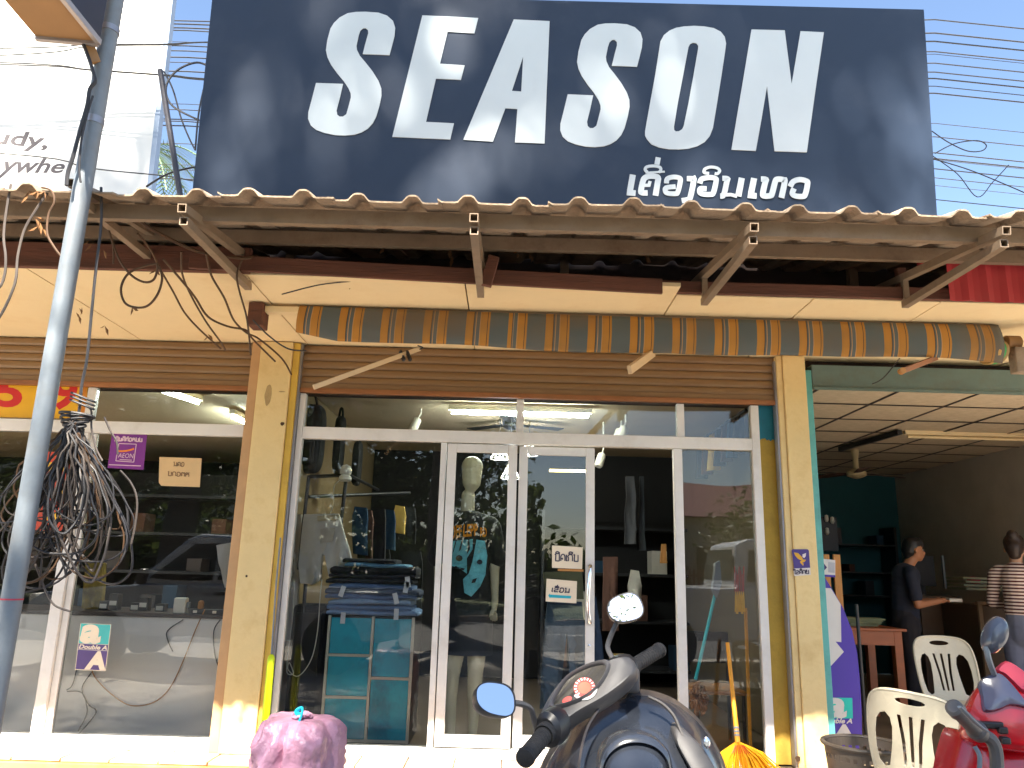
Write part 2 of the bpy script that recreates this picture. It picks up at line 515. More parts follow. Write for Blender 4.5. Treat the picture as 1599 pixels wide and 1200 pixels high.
# upper wall behind the sign, unseen roof slab added to block light from the rooms
q = MB(); q.box(-7.5, 7.2, 5.16, 5.30, 2.93, 3.62); q.build('upper_wall', m_dark, bld)
q = MB(); q.box(-7.5, 7.2, 5.31, 12.3, 3.30, 3.42); q.build('unseen_roof_slab', m_cement, bld)
# rooms
q = MB(); q.box(-1.74, -1.64, 5.63, 12.2, FLOOR, 3.3); q.build('party_wall', m_inwall, bld)
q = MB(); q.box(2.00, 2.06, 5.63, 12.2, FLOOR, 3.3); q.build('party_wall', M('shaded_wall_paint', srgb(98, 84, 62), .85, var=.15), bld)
q = MB(); q.box(2.062, 2.11, 5.63, 11.0, FLOOR, 3.3); q.build('party_wall', m_tealwall, bld)
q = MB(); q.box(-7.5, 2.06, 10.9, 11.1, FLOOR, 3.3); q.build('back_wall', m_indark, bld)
q = MB(); q.box(-7.6, -7.5, 5.3, 11.1, FLOOR, 3.3); q.build('side_wall', m_inwall, bld)
q = MB(); q.box(2.115, 5.3, 10.55, 10.7, FLOOR, 3.3); q.build('back_wall', m_tealwall, bld)
q = MB(); q.box(5.3, 5.45, 5.63, 10.7, FLOOR, 3.3); q.build('side_wall', m_brownwall, bld)
q = MB(); q.box(-1.63, 1.99, 5.63, 10.89, 2.70, 2.75); q.build('shop_ceiling', m_inceil, bld)
q = MB(); q.box(-7.49, -1.75, 5.63, 10.89, 2.70, 2.75); q.build('shop_ceiling', m_inceil, bld)
# partition half way down the clothes shop
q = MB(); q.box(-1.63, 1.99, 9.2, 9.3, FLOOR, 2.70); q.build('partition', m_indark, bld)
# tiled suspended ceiling of the copy shop, tile by tile
q = MB(); q.box(2.112, 5.30, 5.47, 10.54, 2.735, 2.76); q.build('ceiling_backing', m_grid, bld)
ct = None
ix = 0
xx = 2.125 - 0.42
while xx < 5.3:
    yy = 5.48
    while yy < 10.5:
        xa, xb = max(xx, 2.118), min(xx + 0.585, 5.29)
        yb = min(yy + 0.592, 10.53)
        if xb - xa > 0.05 and yb - yy > 0.05:
            full = (xb - xa > 0.58 and yb - yy > 0.58)
            if full and ct is not None:
                o = ct.copy(); COL.objects.link(o); o.location = (xx - ctx, yy - cty, random.uniform(-0.002, 0.002))
            else:
                q = MB(); q.box(xa, xb, yy, yb, 2.722, 2.734); o = q.build('ceiling_tile', m_ctile, bld)
                if full: ct = o; ctx, cty = xx, yy
        yy += 0.605
    xx += 0.605
tb_ = MB()
gx = 2.125 - 0.42 + 0.5945
while gx < 5.29:
    if gx > 2.13: tb_.box(gx - .013, gx + .013, 5.48, 10.53, 2.7175, 2.7205)
    gx += .605
gy = 5.48 + .5985
while gy < 10.5:
    tb_.box(2.118, 5.29, gy - .012, gy + .012, 2.7140, 2.7172); gy += .605
tb_.build('ceiling_grid', m_grid, bld)
# red corrugated fascia at the right and blue flashing at the left
def corrugated(name, x0, x1, y, z0, z1, mat, par, pitch=0.075, amp=0.012, label=None):
    n = int((x1 - x0) / pitch * 6)
    pts = []
    for i in range(n + 1):
        t = i / n
        x = x0 + (x1 - x0) * t
        pts.append((x, -amp * max(0, math.cos(2 * math.pi * (x - x0) / pitch)) ** 1))
    v = []; f = []
    for (x, d) in pts: v += [(x, y + d, z0 + 0.008 * noise.noise(Vector((x * 5, 0, 1)))), (x, y + d, z1), (x, y + d + 0.003, z1), (x, y + d + 0.003, z0)]
    m = len(pts)
    for i in range(m - 1):
        for k in range(4):
            f.append((4 * i + k, 4 * i + (k + 1) % 4, 4 * i + 4 + (k + 1) % 4, 4 * i + 4 + k))
    q = MB(); q.add(v, f)
    return q.build(name, mat, par, label=label)
p0 = at(1482, 470, 4.05); p1 = at(1482, 395, 4.05)
corrugated('metal_fascia', p0.x, p0.x + 2.2, 4.05, p0.z, p1.z + 0.02, m_redmetal, bld, pitch=0.11, label='short red corrugated metal fascia')
q = MB(); q.box(p0.x - 0.12, p0.x - 0.005, 4.04, 4.12, p1.z - .06, p1.z + 0.01); q.build('fascia_end', m_redmetal, bld)
q = MB(); q.box(-4.6, -2.18, 4.62, 4.66, 3.03, 3.22); q.build('blue_flashing', m_bluemetal, bld)
# fascia timbers along the soffit edge
q = MB(); q.box(-4.8, -1.47, 3.985, 4.022, 2.90, 3.045); q.build('fascia_board', m_wood, bld, bevel=0.004)
q = MB()
pA = at(300, 410, 4.0); pB = at(1034, 449, 4.0)
q.loft([[(pA.x, 3.955, pA.z - .05), (pA.x, 3.98, pA.z - .05), (pA.x, 3.98, pA.z + .04), (pA.x, 3.955, pA.z + .04)],
        [(pB.x, 3.985, pB.z - .04), (pB.x, 4.01, pB.z - .04), (pB.x, 4.01, pB.z + .045), (pB.x, 3.985, pB.z + .045)]])
q.build('fascia_board', m_wood, bld, bevel=0.004, label='sagging dark brown fascia board above the awning')
q = MB(); q.box(pB.x, 4.6, 4.13, 4.165, 2.905, 2.975); q.build('fascia_board', m_wood, bld, bevel=0.004)
c = at(765, 424, 3.93); q = MB(); q.bar(c + Vector((-.02, 0, -.085)), c + Vector((.02, 0, .085)), 0.06, 0.035, (0, 1, 0)); q.build('nailer_block', m_wood, bld, bevel=0.004)
for (px, py, w, h) in [(1428, 385, 0.26, 0.12), (1440, 462, 0.30, 0.09), (1408, 445, 0.05, 0.2)]:
    c = at(px, py, 4.2); q = MB(); q.box(c.x - w / 2, c.x + w / 2, 4.18, 4.225, c.z - h / 2, c.z + h / 2); q.build('timber_offcut', m_woodlight if py < 400 else m_wood, bld, bevel=0.004)

# ------------------------------------------------------------------ corrugated canopy roof
roof = thing('canopy_roof', 'grey brown corrugated cement canopy sheltering the shop fronts under the black sign', 'canopy', (0, 3.3, 2.98))
SL = 0.255
def sheet_mesh(L, W=0.53, pitch=0.25):
    prof = []
    for k in range(2):
        cx = 0.14 + k * pitch
        prof += [(cx - 0.060, 0.0), (cx - 0.046, 0.004), (cx - 0.026, 0.027), (cx - 0.014, 0.033), (cx + 0.012, 0.034), (cx + 0.026, 0.028), (cx + 0.046, 0.004), (cx + 0.060, 0.0)]
    prof = [(0.0, 0.012), (0.02, 0.0)] + prof + [(W, 0.002)]
    v = []; f = []
    T = 0.0075
    for (yy) in (0.0, L * .5, L):
        for (x, z) in prof: v.append((x, yy, z))
        for (x, z) in prof: v.append((x, yy, z + T))
    n = len(prof)
    for s_ in range(2):
        o0 = s_ * 2 * n; o1 = (s_ + 1) * 2 * n
        for i in range(n - 1):
            f.append((o0 + i, o0 + i + 1, o1 + i + 1, o1 + i)); f.append((o0 + n + i + 1, o0 + n + i, o1 + n + i, o1 + n + i + 1))
        f.append((o0, o1, o1 + n, o0 + n)); f.append((o0 + n - 1, o0 + 2 * n - 1, o1 + 2 * n - 1, o1 + n - 1))
    for i in range(n - 1):
        f.append((i, n + i, n + i + 1, i + 1)); o = 4 * n; f.append((o + i, o + i + 1, o + n + i + 1, o + n + i))
    return v, f
base = {}
for row, (y0, L, dz) in enumerate([(3.24, 0.95, 0.0), (4.02, 1.18, 0.022)]):
    xx = -4.40 + row * 0.07
    while xx < 4.4:
        if row not in base:
            v, f = sheet_mesh(L); q = MB(); q.add(v, f); o = q.build('roof_sheet', m_cement, roof, smooth=True, ang=28); base[row] = o
            o.parent = roof; o.matrix_parent_inverse = base_of(roof).inverted()
        else:
            o = base[row].copy(); COL.objects.link(o)
        yj = random.uniform(-0.03, 0.02)
        o.location = (xx + random.uniform(-.008, .008), y0 + yj, 2.985 + SL * (y0 + yj - 3.3) + dz + random.uniform(-.004, .006))
        o.rotation_euler = (math.atan(SL) + random.uniform(-.006, .012), random.uniform(-.014, .014), random.uniform(-.015, .015))
        xx += 0.505
# C purlins below the sheets
for yy in (3.40, 3.98):
    z = 2.985 + SL * (yy - 3.3) - 0.008
    q = MB(); q.box(-4.5, 4.5, yy, yy + 0.002, z - 0.075, z); q.box(-4.5, 4.5, yy + 0.002, yy + 0.035, z - 0.075, z - 0.073); q.box(-4.5, 4.5, yy + 0.033, yy + 0.035, z - 0.073, z - 0.06); q.box(-4.5, 4.5, yy + .002, yy + 0.035, z - 0.002, z)
    q.build('purlin', m_purlin, roof)
# triangular tube brackets with open square ends
def sq_tube(q, p0, p1, w):
    p0 = Vector(p0); p1 = Vector(p1); d = (p1 - p0).normalized()
    a = d.cross(Vector((0, 0, 1))).normalized(); c = a.cross(d)
    def ring(p, h): return [p - a * h - c * h, p + a * h - c * h, p + a * h + c * h, p - a * h + c * h]
    q.loft([ring(p0 + d * 0.08, w / 2 - .004), ring(p0, w / 2 - .004), ring(p0, w / 2), ring(p1, w / 2)], True, True)
for (px, py) in [(113, 286), (284, 325), (740, 340), (1178, 355), (1572, 360)]:
    p = at(px, py, 3.22)
    br = MB()
    sq_tube(br, (p.x, 3.22, p.z), (p.x, 5.14, p.z + SL * 0.55 * 1.9), 0.04)
    o = br.build('bracket_arm', m_purlin, roof)
    br = MB()
    sq_tube(br, (p.x + 0.002, 3.25, p.z - 0.05), (p.x + 0.002, 4.15, p.z - 0.03), 0.038); br.build('bracket_strut', m_purlin, o)
    br = MB(); br.bar((p.x + .002, 4.13, p.z - 0.05), (p.x + .002, 4.13, p.z + 0.14), 0.03, 0.03, (0, 1, 0)); br.build('bracket_post', m_purlin, o)
# ------------------------------------------------------------------ roller shutters
def shutter(x0, x1, label, rail_z=2.585):
    r = thing('roller_shutter', label, 'shutter', ((x0 + x1) / 2, 5.40, 2.6))
    z = 2.895; first = None
    while z > rail_z + 0.06:
        q = MB()
        prof = [(0.0, 0.0), (-0.004, -0.004), (-0.010, -0.02), (-0.010, -0.04), (-0.003, -0.054), (0.002, -0.056), (0.006, -0.056), (0.006, 0.0)]
        if first is None:
            q.loft([[(x0, 5.40 + a, c) for a, c in prof], [(x1, 5.40 + a, c) for a, c in prof]])
            o = q.build('slat', m_slat, r, bevel=0.0015); first = o
        else:
            o = first.copy(); COL.objects.link(o)
        o.location = (0, random.uniform(-.001, .001), z)
        z -= 0.058
    q = MB(); q.box(x0, x1, 5.385, 5.412, rail_z - 0.012, z + 0.004); q.build('slat', m_slat, r)
    q = MB(); q.box(x0, x1, 5.372, 5.418, rail_z - 0.045, rail_z - 0.012); q.build('bottom_rail', m_railbrown, r, bevel=0.004)
    return r
sh = shutter(-1.53, 1.90, 'bronze brown roller shutter rolled up above the clothes shop window')
q = MB(); q.box(-1.582, -1.535, 5.345, 5.43, FLOOR + .002, 2.895); q.build('guide_rail', m_ochre, sh, bevel=.003)
q = MB(); q.box(-1.534, -1.519, 5.36, 5.43, FLOOR + .002, 2.895); q.build('guide_rail', m_rail, sh)
q = MB(); q.box(1.903, 1.942, 5.345, 5.43, FLOOR + .002, 2.895); q.build('guide_rail', m_pillar, sh, bevel=.003)
q = MB(); q.box(1.889, 1.9015, 5.36, 5.43, FLOOR + .002, 2.86); q.build('guide_rail', m_rail, sh)
sh2 = shutter(-5.0, -1.885, 'bronze brown roller shutter rolled up above the left shop window')
q = MB(); q.box(-1.882, -1.818, 5.345, 5.43, FLOOR + .002, 2.895); q.build('guide_rail', M('tan_guide', srgb(190, 150, 105), .7), sh2, bevel=.003)
r = thing('shutter_beam', 'weathered teal steel roller beam over the open copy shop', 'beam', (3.6, 5.4, 2.7))
q = MB(); q.box(2.162, 5.6, 5.36, 5.372, 2.66, 2.84); q.build('face_plate', m_tealbeam, r)
q = MB(); q.box(2.162, 5.6, 5.373, 5.46, 2.825, 2.84); q.build('top_plate', m_tealbeam, r)
q = MB(); q.box(2.162, 5.6, 5.34, 5.358, 2.655, 2.672); q.build('lower_lip', m_tealbeam, r)
q = MB(); q.lathe([(.035, 0), (.035, 3.3)], (2.2, 5.42, 2.765), 16, (1, 0, 0)); q.build('roller_tube', m_slat, r, smooth=True)
# ------------------------------------------------------------------ glass shop fronts
def member(x0, x1, z0, z1, y0, y1, par, name='mullion', mat=None):
    q = MB(); q.box(x0, x1, y0, y1, z0, z1); return q.build(name, mat or m_alu, par, bevel=0.003)
def pane(x0, x1, z0, z1, y, par):
    q = MB(); q.box(x0, x1, y - 0.003, y + 0.003, z0, z1); return q.build('pane', m_glass, par)
front = thing('shopfront', 'white aluminium shop front with glass panes and a half open sliding door', 'shop front', (0.1, FY, FLOOR))
X = lambda px, py: at(px, py, FY).x
member(-1.517, -1.478, FLOOR, 2.535, 5.39, 5.45, front, 'frame_post')
member(1.715, 1.772, FLOOR, 2.535, 5.39, 5.45, front, 'frame_post')
member(-1.476, 1.713, 2.208, 2.292, 5.385, 5.455, front, 'transom')
member(-1.476, 1.713, FLOOR + .001, 0.205, 5.38, 5.47, front, 'sill')
for px in (812, 1063):
    x = X(px, 655); member(x - 0.026, x + 0.026, 2.294, 2.535, 5.40, 5.45, front)
xs = [-1.476, X(812, 655) - .027, X(812, 655) + .027, X(1063, 655) - .027, X(1063, 655) + .027, 1.713]
for i in (0, 2, 4): pane(xs[i], xs[i + 1], 2.294, 2.538, 5.425, front)
# left fixed pane and sliding leaf 1
xm = X(684, 900)
member(xm - 0.022, xm + 0.018, 0.207, 2.206, 5.40, 5.45, front)
pane(-1.476, xm - 0.023, 0.207, 2.206, 5.425, front)
def leaf(x0, x1, y, name, stile=0.062, rail=0.075, handle=None):
    q = MB(); q.box(x0, x0 + stile, y - .015, y + .015, 0.215, 2.20); d = q.build(name, m_alu, front, bevel=.003)
    member(x1 - stile, x1, 0.215, 2.20, y - .015, y + .015, d, 'stile')
    member(x0 + stile + .001, x1 - stile - .001, 2.14, 2.20, y - .014, y + .014, d, 'top_rail')
    member(x0 + stile + .001, x1 - stile - .001, 0.215, 0.215 + rail, y - .014, y + .014, d, 'bottom_rail')
    pane(x0 + stile + .001, x1 - stile - .001, 0.215 + rail, 2.14, y, d)
    if handle:
        q = MB()
        p = [Vector((handle + dx, y - .016 - dy, z)) for dx, dy, z in [(0.0, .0, 1.385), (0.004, .03, 1.375), (-.004, .045, 1.30), (-.014, .05, 1.18), (-.012, .047, 1.08), (0.0, .035, 1.015), (0.004, .0, 1.0)]]
        q.tube(cr_smooth(p, 5), 0.0125, 10); q.build('door_handle', m_chrome, d, smooth=True)
        q = MB(); q.lathe([(.009, 0), (.009, .006), (.004, .008)], (handle, y - .0155, .86), 12, (0, -1, 0)); q.build('lock', m_chrome, d, smooth=True)
    return d
leaf(X(686, 900) + .018, X(803, 900), 5.408, 'sliding_door')
xb = X(921, 900)
leaf(X(806, 900) + .002, xb + 0.036, 5.446, 'sliding_door', handle=xb)
xr = X(1063, 900)
member(xr - 0.03, xr + 0.032, 0.207, 2.206, 5.40, 5.45, front)
pane(xr + 0.034, 1.713, 0.207, 2.206, 5.425, front)
# left shop front
fl = thing('shopfront', 'white aluminium window of the left shop with a counter behind it', 'shop front', (-3.2, FY, FLOOR))
member(-5.0, -1.89, 2.208, 2.292, 5.385, 5.455, fl, 'transom')
member(-5.0, -1.89, FLOOR + .001, 0.225, 5.37, 5.47, fl, 'sill')
member(-3.06, -2.985, 0.227, 2.206, 5.385, 5.45, fl)
member(-2.983, -2.94, 0.227, 2.206, 5.41, 5.45, fl)
member(-3.045, -2.985, 2.294, 2.538, 5.40, 5.45, fl)
pane(-5.0, -3.062, 0.227, 2.206, 5.425, fl); pane(-2.938, -1.89, 0.227, 2.206, 5.428, fl)
pane(-5.0, -3.047, 2.294, 2.538, 5.425, fl); pane(-2.983, -1.89, 2.294, 2.538, 5.425, fl)
# ================================================================== SIGNS
m_signblue = M('sign_vinyl_navy', srgb(36, 51, 72), 0.55, var=0.10, scale=1.5, spec=0.35, dirt=(srgb(60, 68, 84), 0.35, 2.0), bump=0.02, bscale=8)
m_signwhite = M('sign_vinyl_white', srgb(200, 210, 214), 0.55, var=0.04, scale=2)
lean = math.radians(4.0)
SP = Plane((0, 5.0, 3.9), (0, -math.cos(lean), -math.sin(lean)))
def on(pl, pts, off=0.0): return [pl.at(x, y, off) for x, y in pts]
sign = thing('shop_sign', 'big dark navy SEASON signboard with white letters above the canopy roof', 'signboard', (0.35, 5.05, 3.6))
b = MB(); b.slab([on(SP, [(332, -12), (1443, 15), (1466, 372), (295, 348)], -0.09)], SP.n, 0.09); b.build('board', m_signblue, sign, bevel=0.004)
c2 = lambda L: [(400 + x / 2.665, y / 2.665) for x, y in L]
c3 = lambda L: [(900 + x / 2.2876, y / 2.2876) for x, y in L]
S1 = [(250,348),(362,352),(350,405),(335,462),(338,480),(348,488),(362,488),(376,478),(384,450),(395,408),(394,392),(385,370),(365,340),(338,308),(312,272),(297,240),(291,212),(297,170),(310,122),(325,98),(348,76),(382,58),(415,53),(455,52),(510,56),(545,68),(570,90),(579,118),(576,152),(566,192),(555,232),(444,228),(455,185),(467,142),(466,128),(456,120),(445,121),(434,130),(427,150),(418,192),(420,210),(432,235),(455,262),(485,300),(510,340),(521,370),(522,400),(514,440),(500,488),(486,515),(465,538),(440,553),(410,563),(370,567),(330,565),(285,556),(250,543),(228,524),(217,497),(218,470),(230,425)]
S1p = c2(S1)
S2p = [(874.7 + (x - 481.4) * 0.945, y + 17.7 + (x - 481.4) * 0.004) for x, y in S1p]
letters = [
 [S1p],
 [c2([(692,67),(924,78),(908,142),(797,135),(765,268),(868,275),(852,335),(748,330),(707,510),(823,516),(808,583),(567,572)])],
 [c2([(1072,84),(1221,91),(1200,600),(1077,595),(1087,456),(1037,453),(985,592),(862,584)]), c2([(1111,238),(1103,384),(1064,381)])],
 [S2p],
 [c3([(245,470),(262,375),(282,265),(300,150),(312,128),(332,112),(355,102),(385,97),(420,95),(455,97),(490,103),(515,116),(529,134),(534,158),(530,190),(518,270),(502,370),(487,460),(476,488),(458,509),(432,524),(400,533),(365,536),(330,535),(295,529),(268,518),(252,500),(245,486)]),
  c3([(400,170),(406,159),(416,155),(428,157),(435,165),(434,178),(418,270),(400,370),(383,452),(377,464),(366,471),(355,472),(349,467),(348,456),(362,370),(382,265)])],
 [c3([(625,108),(743,111),(768,303),(800,114),(883,118),(852,330),(822,546),(707,542),(680,310),(660,430),(640,541),(553,537)])],
]
for L in letters:
    q = MB(); q.slab([on(SP, o, 0.001) for o in L], SP.n, 0.006); q.build('letter', m_signwhite, sign)
# the Lao line, stroke by stroke
c4 = lambda L: [(960 + x / 4.703, 240 + y / 4.703) for x, y in L]
lao_sign = [
 ([(132,158),(112,270),(110,290),(152,294)], 44),
 ([(240,292),(200,290),(192,272),(208,200),(225,178),(258,168),(305,172),(318,186),(314,215),(298,312)], 42), ([(200,236),(250,236),(258,205)], 24),
 ([(238,140),(222,120),(236,100),(285,94),(330,104),(336,126),(322,142)], 22), ([(225,144),(366,136)], 14), ([(318,32),(308,84)], 38),
 ([(378,222),(384,190),(425,176),(470,182),(480,205),(462,285),(445,298),(395,296),(372,284),(376,255),(445,246)], 36),
 ([(528,188),(570,190),(578,200),(556,312),(540,340),(490,350)], 40),
 ([(622,224),(636,192),(690,180),(735,186),(742,208),(722,292),(700,304),(650,302),(624,290),(628,262),(672,262)], 38),
 ([(690,150),(655,144),(660,118),(700,104),(748,110),(768,130),(752,152),(732,150)], 22),
 ([(788,186),(824,190),(820,212),(798,306),(772,316)], 40), ([(800,308),(850,306),(895,318)], 26), ([(930,184),(904,318)], 44),
 ([(1020,186),(998,294),(996,312),(1038,316)], 44),
 ([(1070,192),(1106,196),(1100,222),(1084,300),(1096,316),(1138,314),(1152,298),(1174,214),(1190,194),(1235,198),(1244,214),(1220,330)], 42),
 ([(1284,248),(1306,212),(1352,196),(1400,206),(1412,226),(1394,306),(1372,320),(1322,316),(1300,298),(1312,262)], 40),
]
for i, (pts, w) in enumerate(lao_sign):
    q = MB(); P = on(SP, c4(pts))
    if len(P) > 4: P = cr_smooth(P, 4)
    sc_ = (SP.at(1100, 280) - SP.at(1101, 280)).length
    q.ribbon(P, w / 4.703 * sc_, SP.n, 0.004, off=0.0015 + 0.0004 * i)
    q.build('letter', m_signwhite, sign)
for x in (-1.6, 0.35, 2.4):
    q = MB(); q.box(x - .03, x + .03, 5.10, 5.155, 3.3, 5.2); q.build('sign_post', m_purlin, sign)

# white billboard behind, top left
m_bb = M('billboard_vinyl', srgb(240, 237, 228), 0.6, var=0.04, scale=0.8)
m_bbtext = M('billboard_grey_print', srgb(74, 68, 70), 0.6, var=0.04)
BP = Plane((0, 8.6, 4.0), (0, -math.cos(lean), -math.sin(lean)))
bb = thing('billboard', 'tall white billboard with grey italic lettering behind the canopy at the left', 'billboard', (-6, 8.7, 3.42))
b = MB(); b.slab([on(BP, [(-420, -60), (271, -30), (231, 330), (-460, 320)], -.08)], BP.n, 0.08); b.build('panel', m_bb, bb)
b = MB(); b.slab([on(BP, [(266, -30), (274, -30), (234, 330), (226.5, 330)], -.085)], BP.n, 0.10); b.build('edge_trim', M('billboard_trim', srgb(150, 165, 185), .5), bb)
def text_on(pl, body, quad, mat, par, name='lettering', off=0.002, bold=0.0, shear=0.0, spacing=1.0):
    q = MB(); q.text(body, on(pl, quad), pl.n, off, bold, shear, spacing); return q.build(name, mat, par)
text_on(BP, 'udy,', [(-10, 201), (74, 209), (74, 240), (-10, 232)], m_bbtext, bb, bold=0.02, shear=0.25)
text_on(BP, 'ywhe', [(2, 243), (104, 250), (98, 277), (-6, 279)], m_bbtext, bb, bold=0.02, shear=0.25)
for x in (-9, -5.6):
    q = MB(); q.box(x - .06, x + .06, 8.8, 8.9, 3.42, 6.5); q.build('support_post', m_purlin, bb)

# ================================================================== STREET POLE with hanging sign box
pole = thing('street_pole', 'grey galvanised steel pole standing in front of the left shop', 'pole', (-1.975, 3.2, 0))
b = MB(); b.lathe([(.040, 0), (.040, 5.6)], (-1.975, 3.2, 0), 28); b.build('shaft', m_gal, pole, smooth=True)
for (py, r_, h, mat) in [(188, .043, .035, m_rail), (937, .0415, .006, M('red_string', srgb(190, 60, 80), .7)), (45, .044, .03, m_rail)]:
    c = at(60, py, 3.2); q = MB(); q.lathe([(r_ - .002, -h / 2), (r_, -h / 2), (r_, h / 2), (r_ - .002, h / 2)], (-1.975, 3.2, c.z), 28); q.build('band', mat, pole, smooth=True)
q = MB(); q.box(-2.035, -1.915, 3.14, 3.26, 0.0, 0.012); q.build('base_plate', m_gal, pole)
m_boxskin = M('sign_box_underside', srgb(150, 112, 70), 0.6, var=0.12, scale=3)
m_boxdark = M('sign_box_dark_face', srgb(44, 42, 52), 0.35, var=0.1)
m_boxrim = M('sign_box_rim', srgb(170, 165, 165), 0.4, metal=.5)
lb = thing('sign_box', 'flat metal sign box clamped high on the grey pole', 'sign box', (-1.98, 3.1, 3.75))
ZB = at(153, 66, 3.12).z
Q = [atz(153, 66, ZB), atz(55, 57, ZB), atz(-45, -60, ZB), atz(50, -62, ZB)]
n_up = Vector((0, 0, 1))
b = MB(); b.slab([Q], n_up, 0.8); b.build('box_body', m_boxskin, lb, bevel=.004)
d1 = (Q[3] - Q[0]).normalized(); s1 = (Q[0] - Q[1]).normalized()
b = MB(); b.slab([[Q[0] + s1 * .003 + Vector((0, 0, .02)), Q[3] + s1 * .003 + Vector((0, 0, .02)), Q[3] + s1 * .003 + Vector((0, 0, .8)), Q[0] + s1 * .003 + Vector((0, 0, .8))]], s1, 0.004); b.build('face', m_boxdark, lb)
b = MB(); b.bar(Q[0] + s1 * .006 - n_up * .002, Q[3] + s1 * .006 - n_up * .002, 0.022, 0.03); b.bar(Q[0] - d1 * .006 - n_up * .002, Q[1] - d1 * .006 - n_up * .002, .022, .03); b.build('rim', m_boxrim, lb, bevel=.002)
b = MB(); b.bar(Q[0] + Vector((-.05, 0.02, -.01)), Vector((-1.99, 3.16, ZB - .085)), 0.03, 0.045); b.build('bracket', m_boxskin, lb, bevel=.003)

# ================================================================== CABLES IN THE SKY
def wire(name, pts, r, mat, label, cat='cable', group=None, sides=5, n=6, smooth_pts=True):
    q = MB(); q.tube(cr_smooth(pts, n) if smooth_pts else pts, r, sides)
    return q.build(name, mat, None, smooth=True, label=label, cat=cat, group=group)
ORD = ['topmost','second','third','fourth','fifth','sixth','seventh','eighth','ninth','tenth','eleventh','twelfth','thirteenth','fourteenth','fifteenth','sixteenth','seventeenth','eighteenth','lowest']
pairs = [(33, 31, .012), (38, 52, .014), (44, 65, .014), (48, 81, .012), (66, 85, .006), (72, 99, .012), (80, 113, .012), (90, 123, .014), (98, 135, .009), (112, 146, .014),
         (163, 193, .007), (172, 214, .01), (187, 239, .012), (197, 248, .014), (190, 264, .012), (225, 278, .009), (258, 250, .006), (266, 290, .006), (280, 312, .01)]
gapn = 'cables strung across the sky behind the sign'
for i, (yl, yr, r_) in enumerate(pairs):
    Y = 9.3 + 0.07 * i
    a = at(100, yl - 4, Y); c = at(292, yl, Y); d = at(1460, yr, Y); e = at(1750, yr + 30, Y)
    sag = [c.lerp(d, k / 6) - Vector((0, 0, .10 * (1 - (k / 3 - 1) ** 2))) for k in range(1, 6)]
    wire('overhead_cable', [c + (a - c) * 5, a, c, *sag, d, e, d + (e - d) * 4], r_ * 0.75, m_cable,
         '%s black overhead cable, counted downward, running behind the navy sign' % ORD[i], group=gapn, smooth_pts=False)
for j, (y0, y1, y2) in enumerate([(76, 70, 66), (87, 73, 66), (98, 109, 124), (101, 110, 126), (240, 263, 286)]):
    Y = 7.9 + j * .03
    wire('overhead_cable', [at(-700, y0 + (y0 - y1) * 1.5, Y), at(0, y0, Y), at(140, y1, Y), at(262, (y1 + y2) / 2 + 1, Y), at(330, y2, Y), at(600, y2 + (y2 - y1), Y)], 0.008, m_cable,
         '%s thin cable, counted downward, crossing in front of the white billboard' % ['topmost', 'second', 'third', 'fourth', 'lowest'][j], group='thin cables in front of the billboard')
wire('service_cable', [at(256, 112, 7.0), at(270, 140, 7.0), at(283, 185, 7.0), at(295, 215, 7.0), at(305, 235, 7.0)], .009, m_cable, 'slanting black cable drooping beside the left edge of the navy sign')
wire('service_cable', [at(330, 106, 6.9), at(308, 98, 6.9), at(280, 108, 6.9), at(262, 128, 6.9), at(260, 150, 6.9), at(275, 170, 6.9), at(320, 192, 6.9)], .011, m_cable, 'black cable bent into a wide loop left of the navy sign')
wire('service_cable', [at(318, 140, 6.8), at(310, 180, 6.8), at(305, 235, 6.8)], .01, m_cable, 'short black cable hugging the left edge of the navy sign')
wire('service_cable', [at(228, 292, 7.0), at(262, 272, 7.0), at(300, 262, 7.0), at(330, 258, 7.0)], .011, m_cable, 'rising black cable at the foot of the sky gap beside the navy sign')
wire('service_cable', [at(1455, 205, 7), at(1480, 222, 7), at(1510, 236, 7), at(1533, 236, 7), at(1540, 227, 7), at(1525, 220, 7), at(1490, 225, 7), at(1460, 240, 7)], .006, m_cable, 'thin looped wire right of the navy sign')
wire('service_cable', [at(1455, 243, 7), at(1495, 272, 7), at(1526, 308, 7), at(1550, 285, 7), at(1575, 258, 7)], .005, m_cable, 'thin wire hanging in a V right of the navy sign')
wire('service_cable', [at(1455, 248, 7.1), at(1520, 268, 7.1), at(1620, 310, 7.1)], .006, m_cable, 'thin wire slanting down to the right of the navy sign')
wire('guy_strut', [at(250, 110, 6.9), at(282, 310, 6.9)], .028, M('dark_strut', srgb(62, 60, 66), .6), 'dark slanting steel strut in the gap between billboard and navy sign', cat='strut', smooth_pts=False, sides=10)
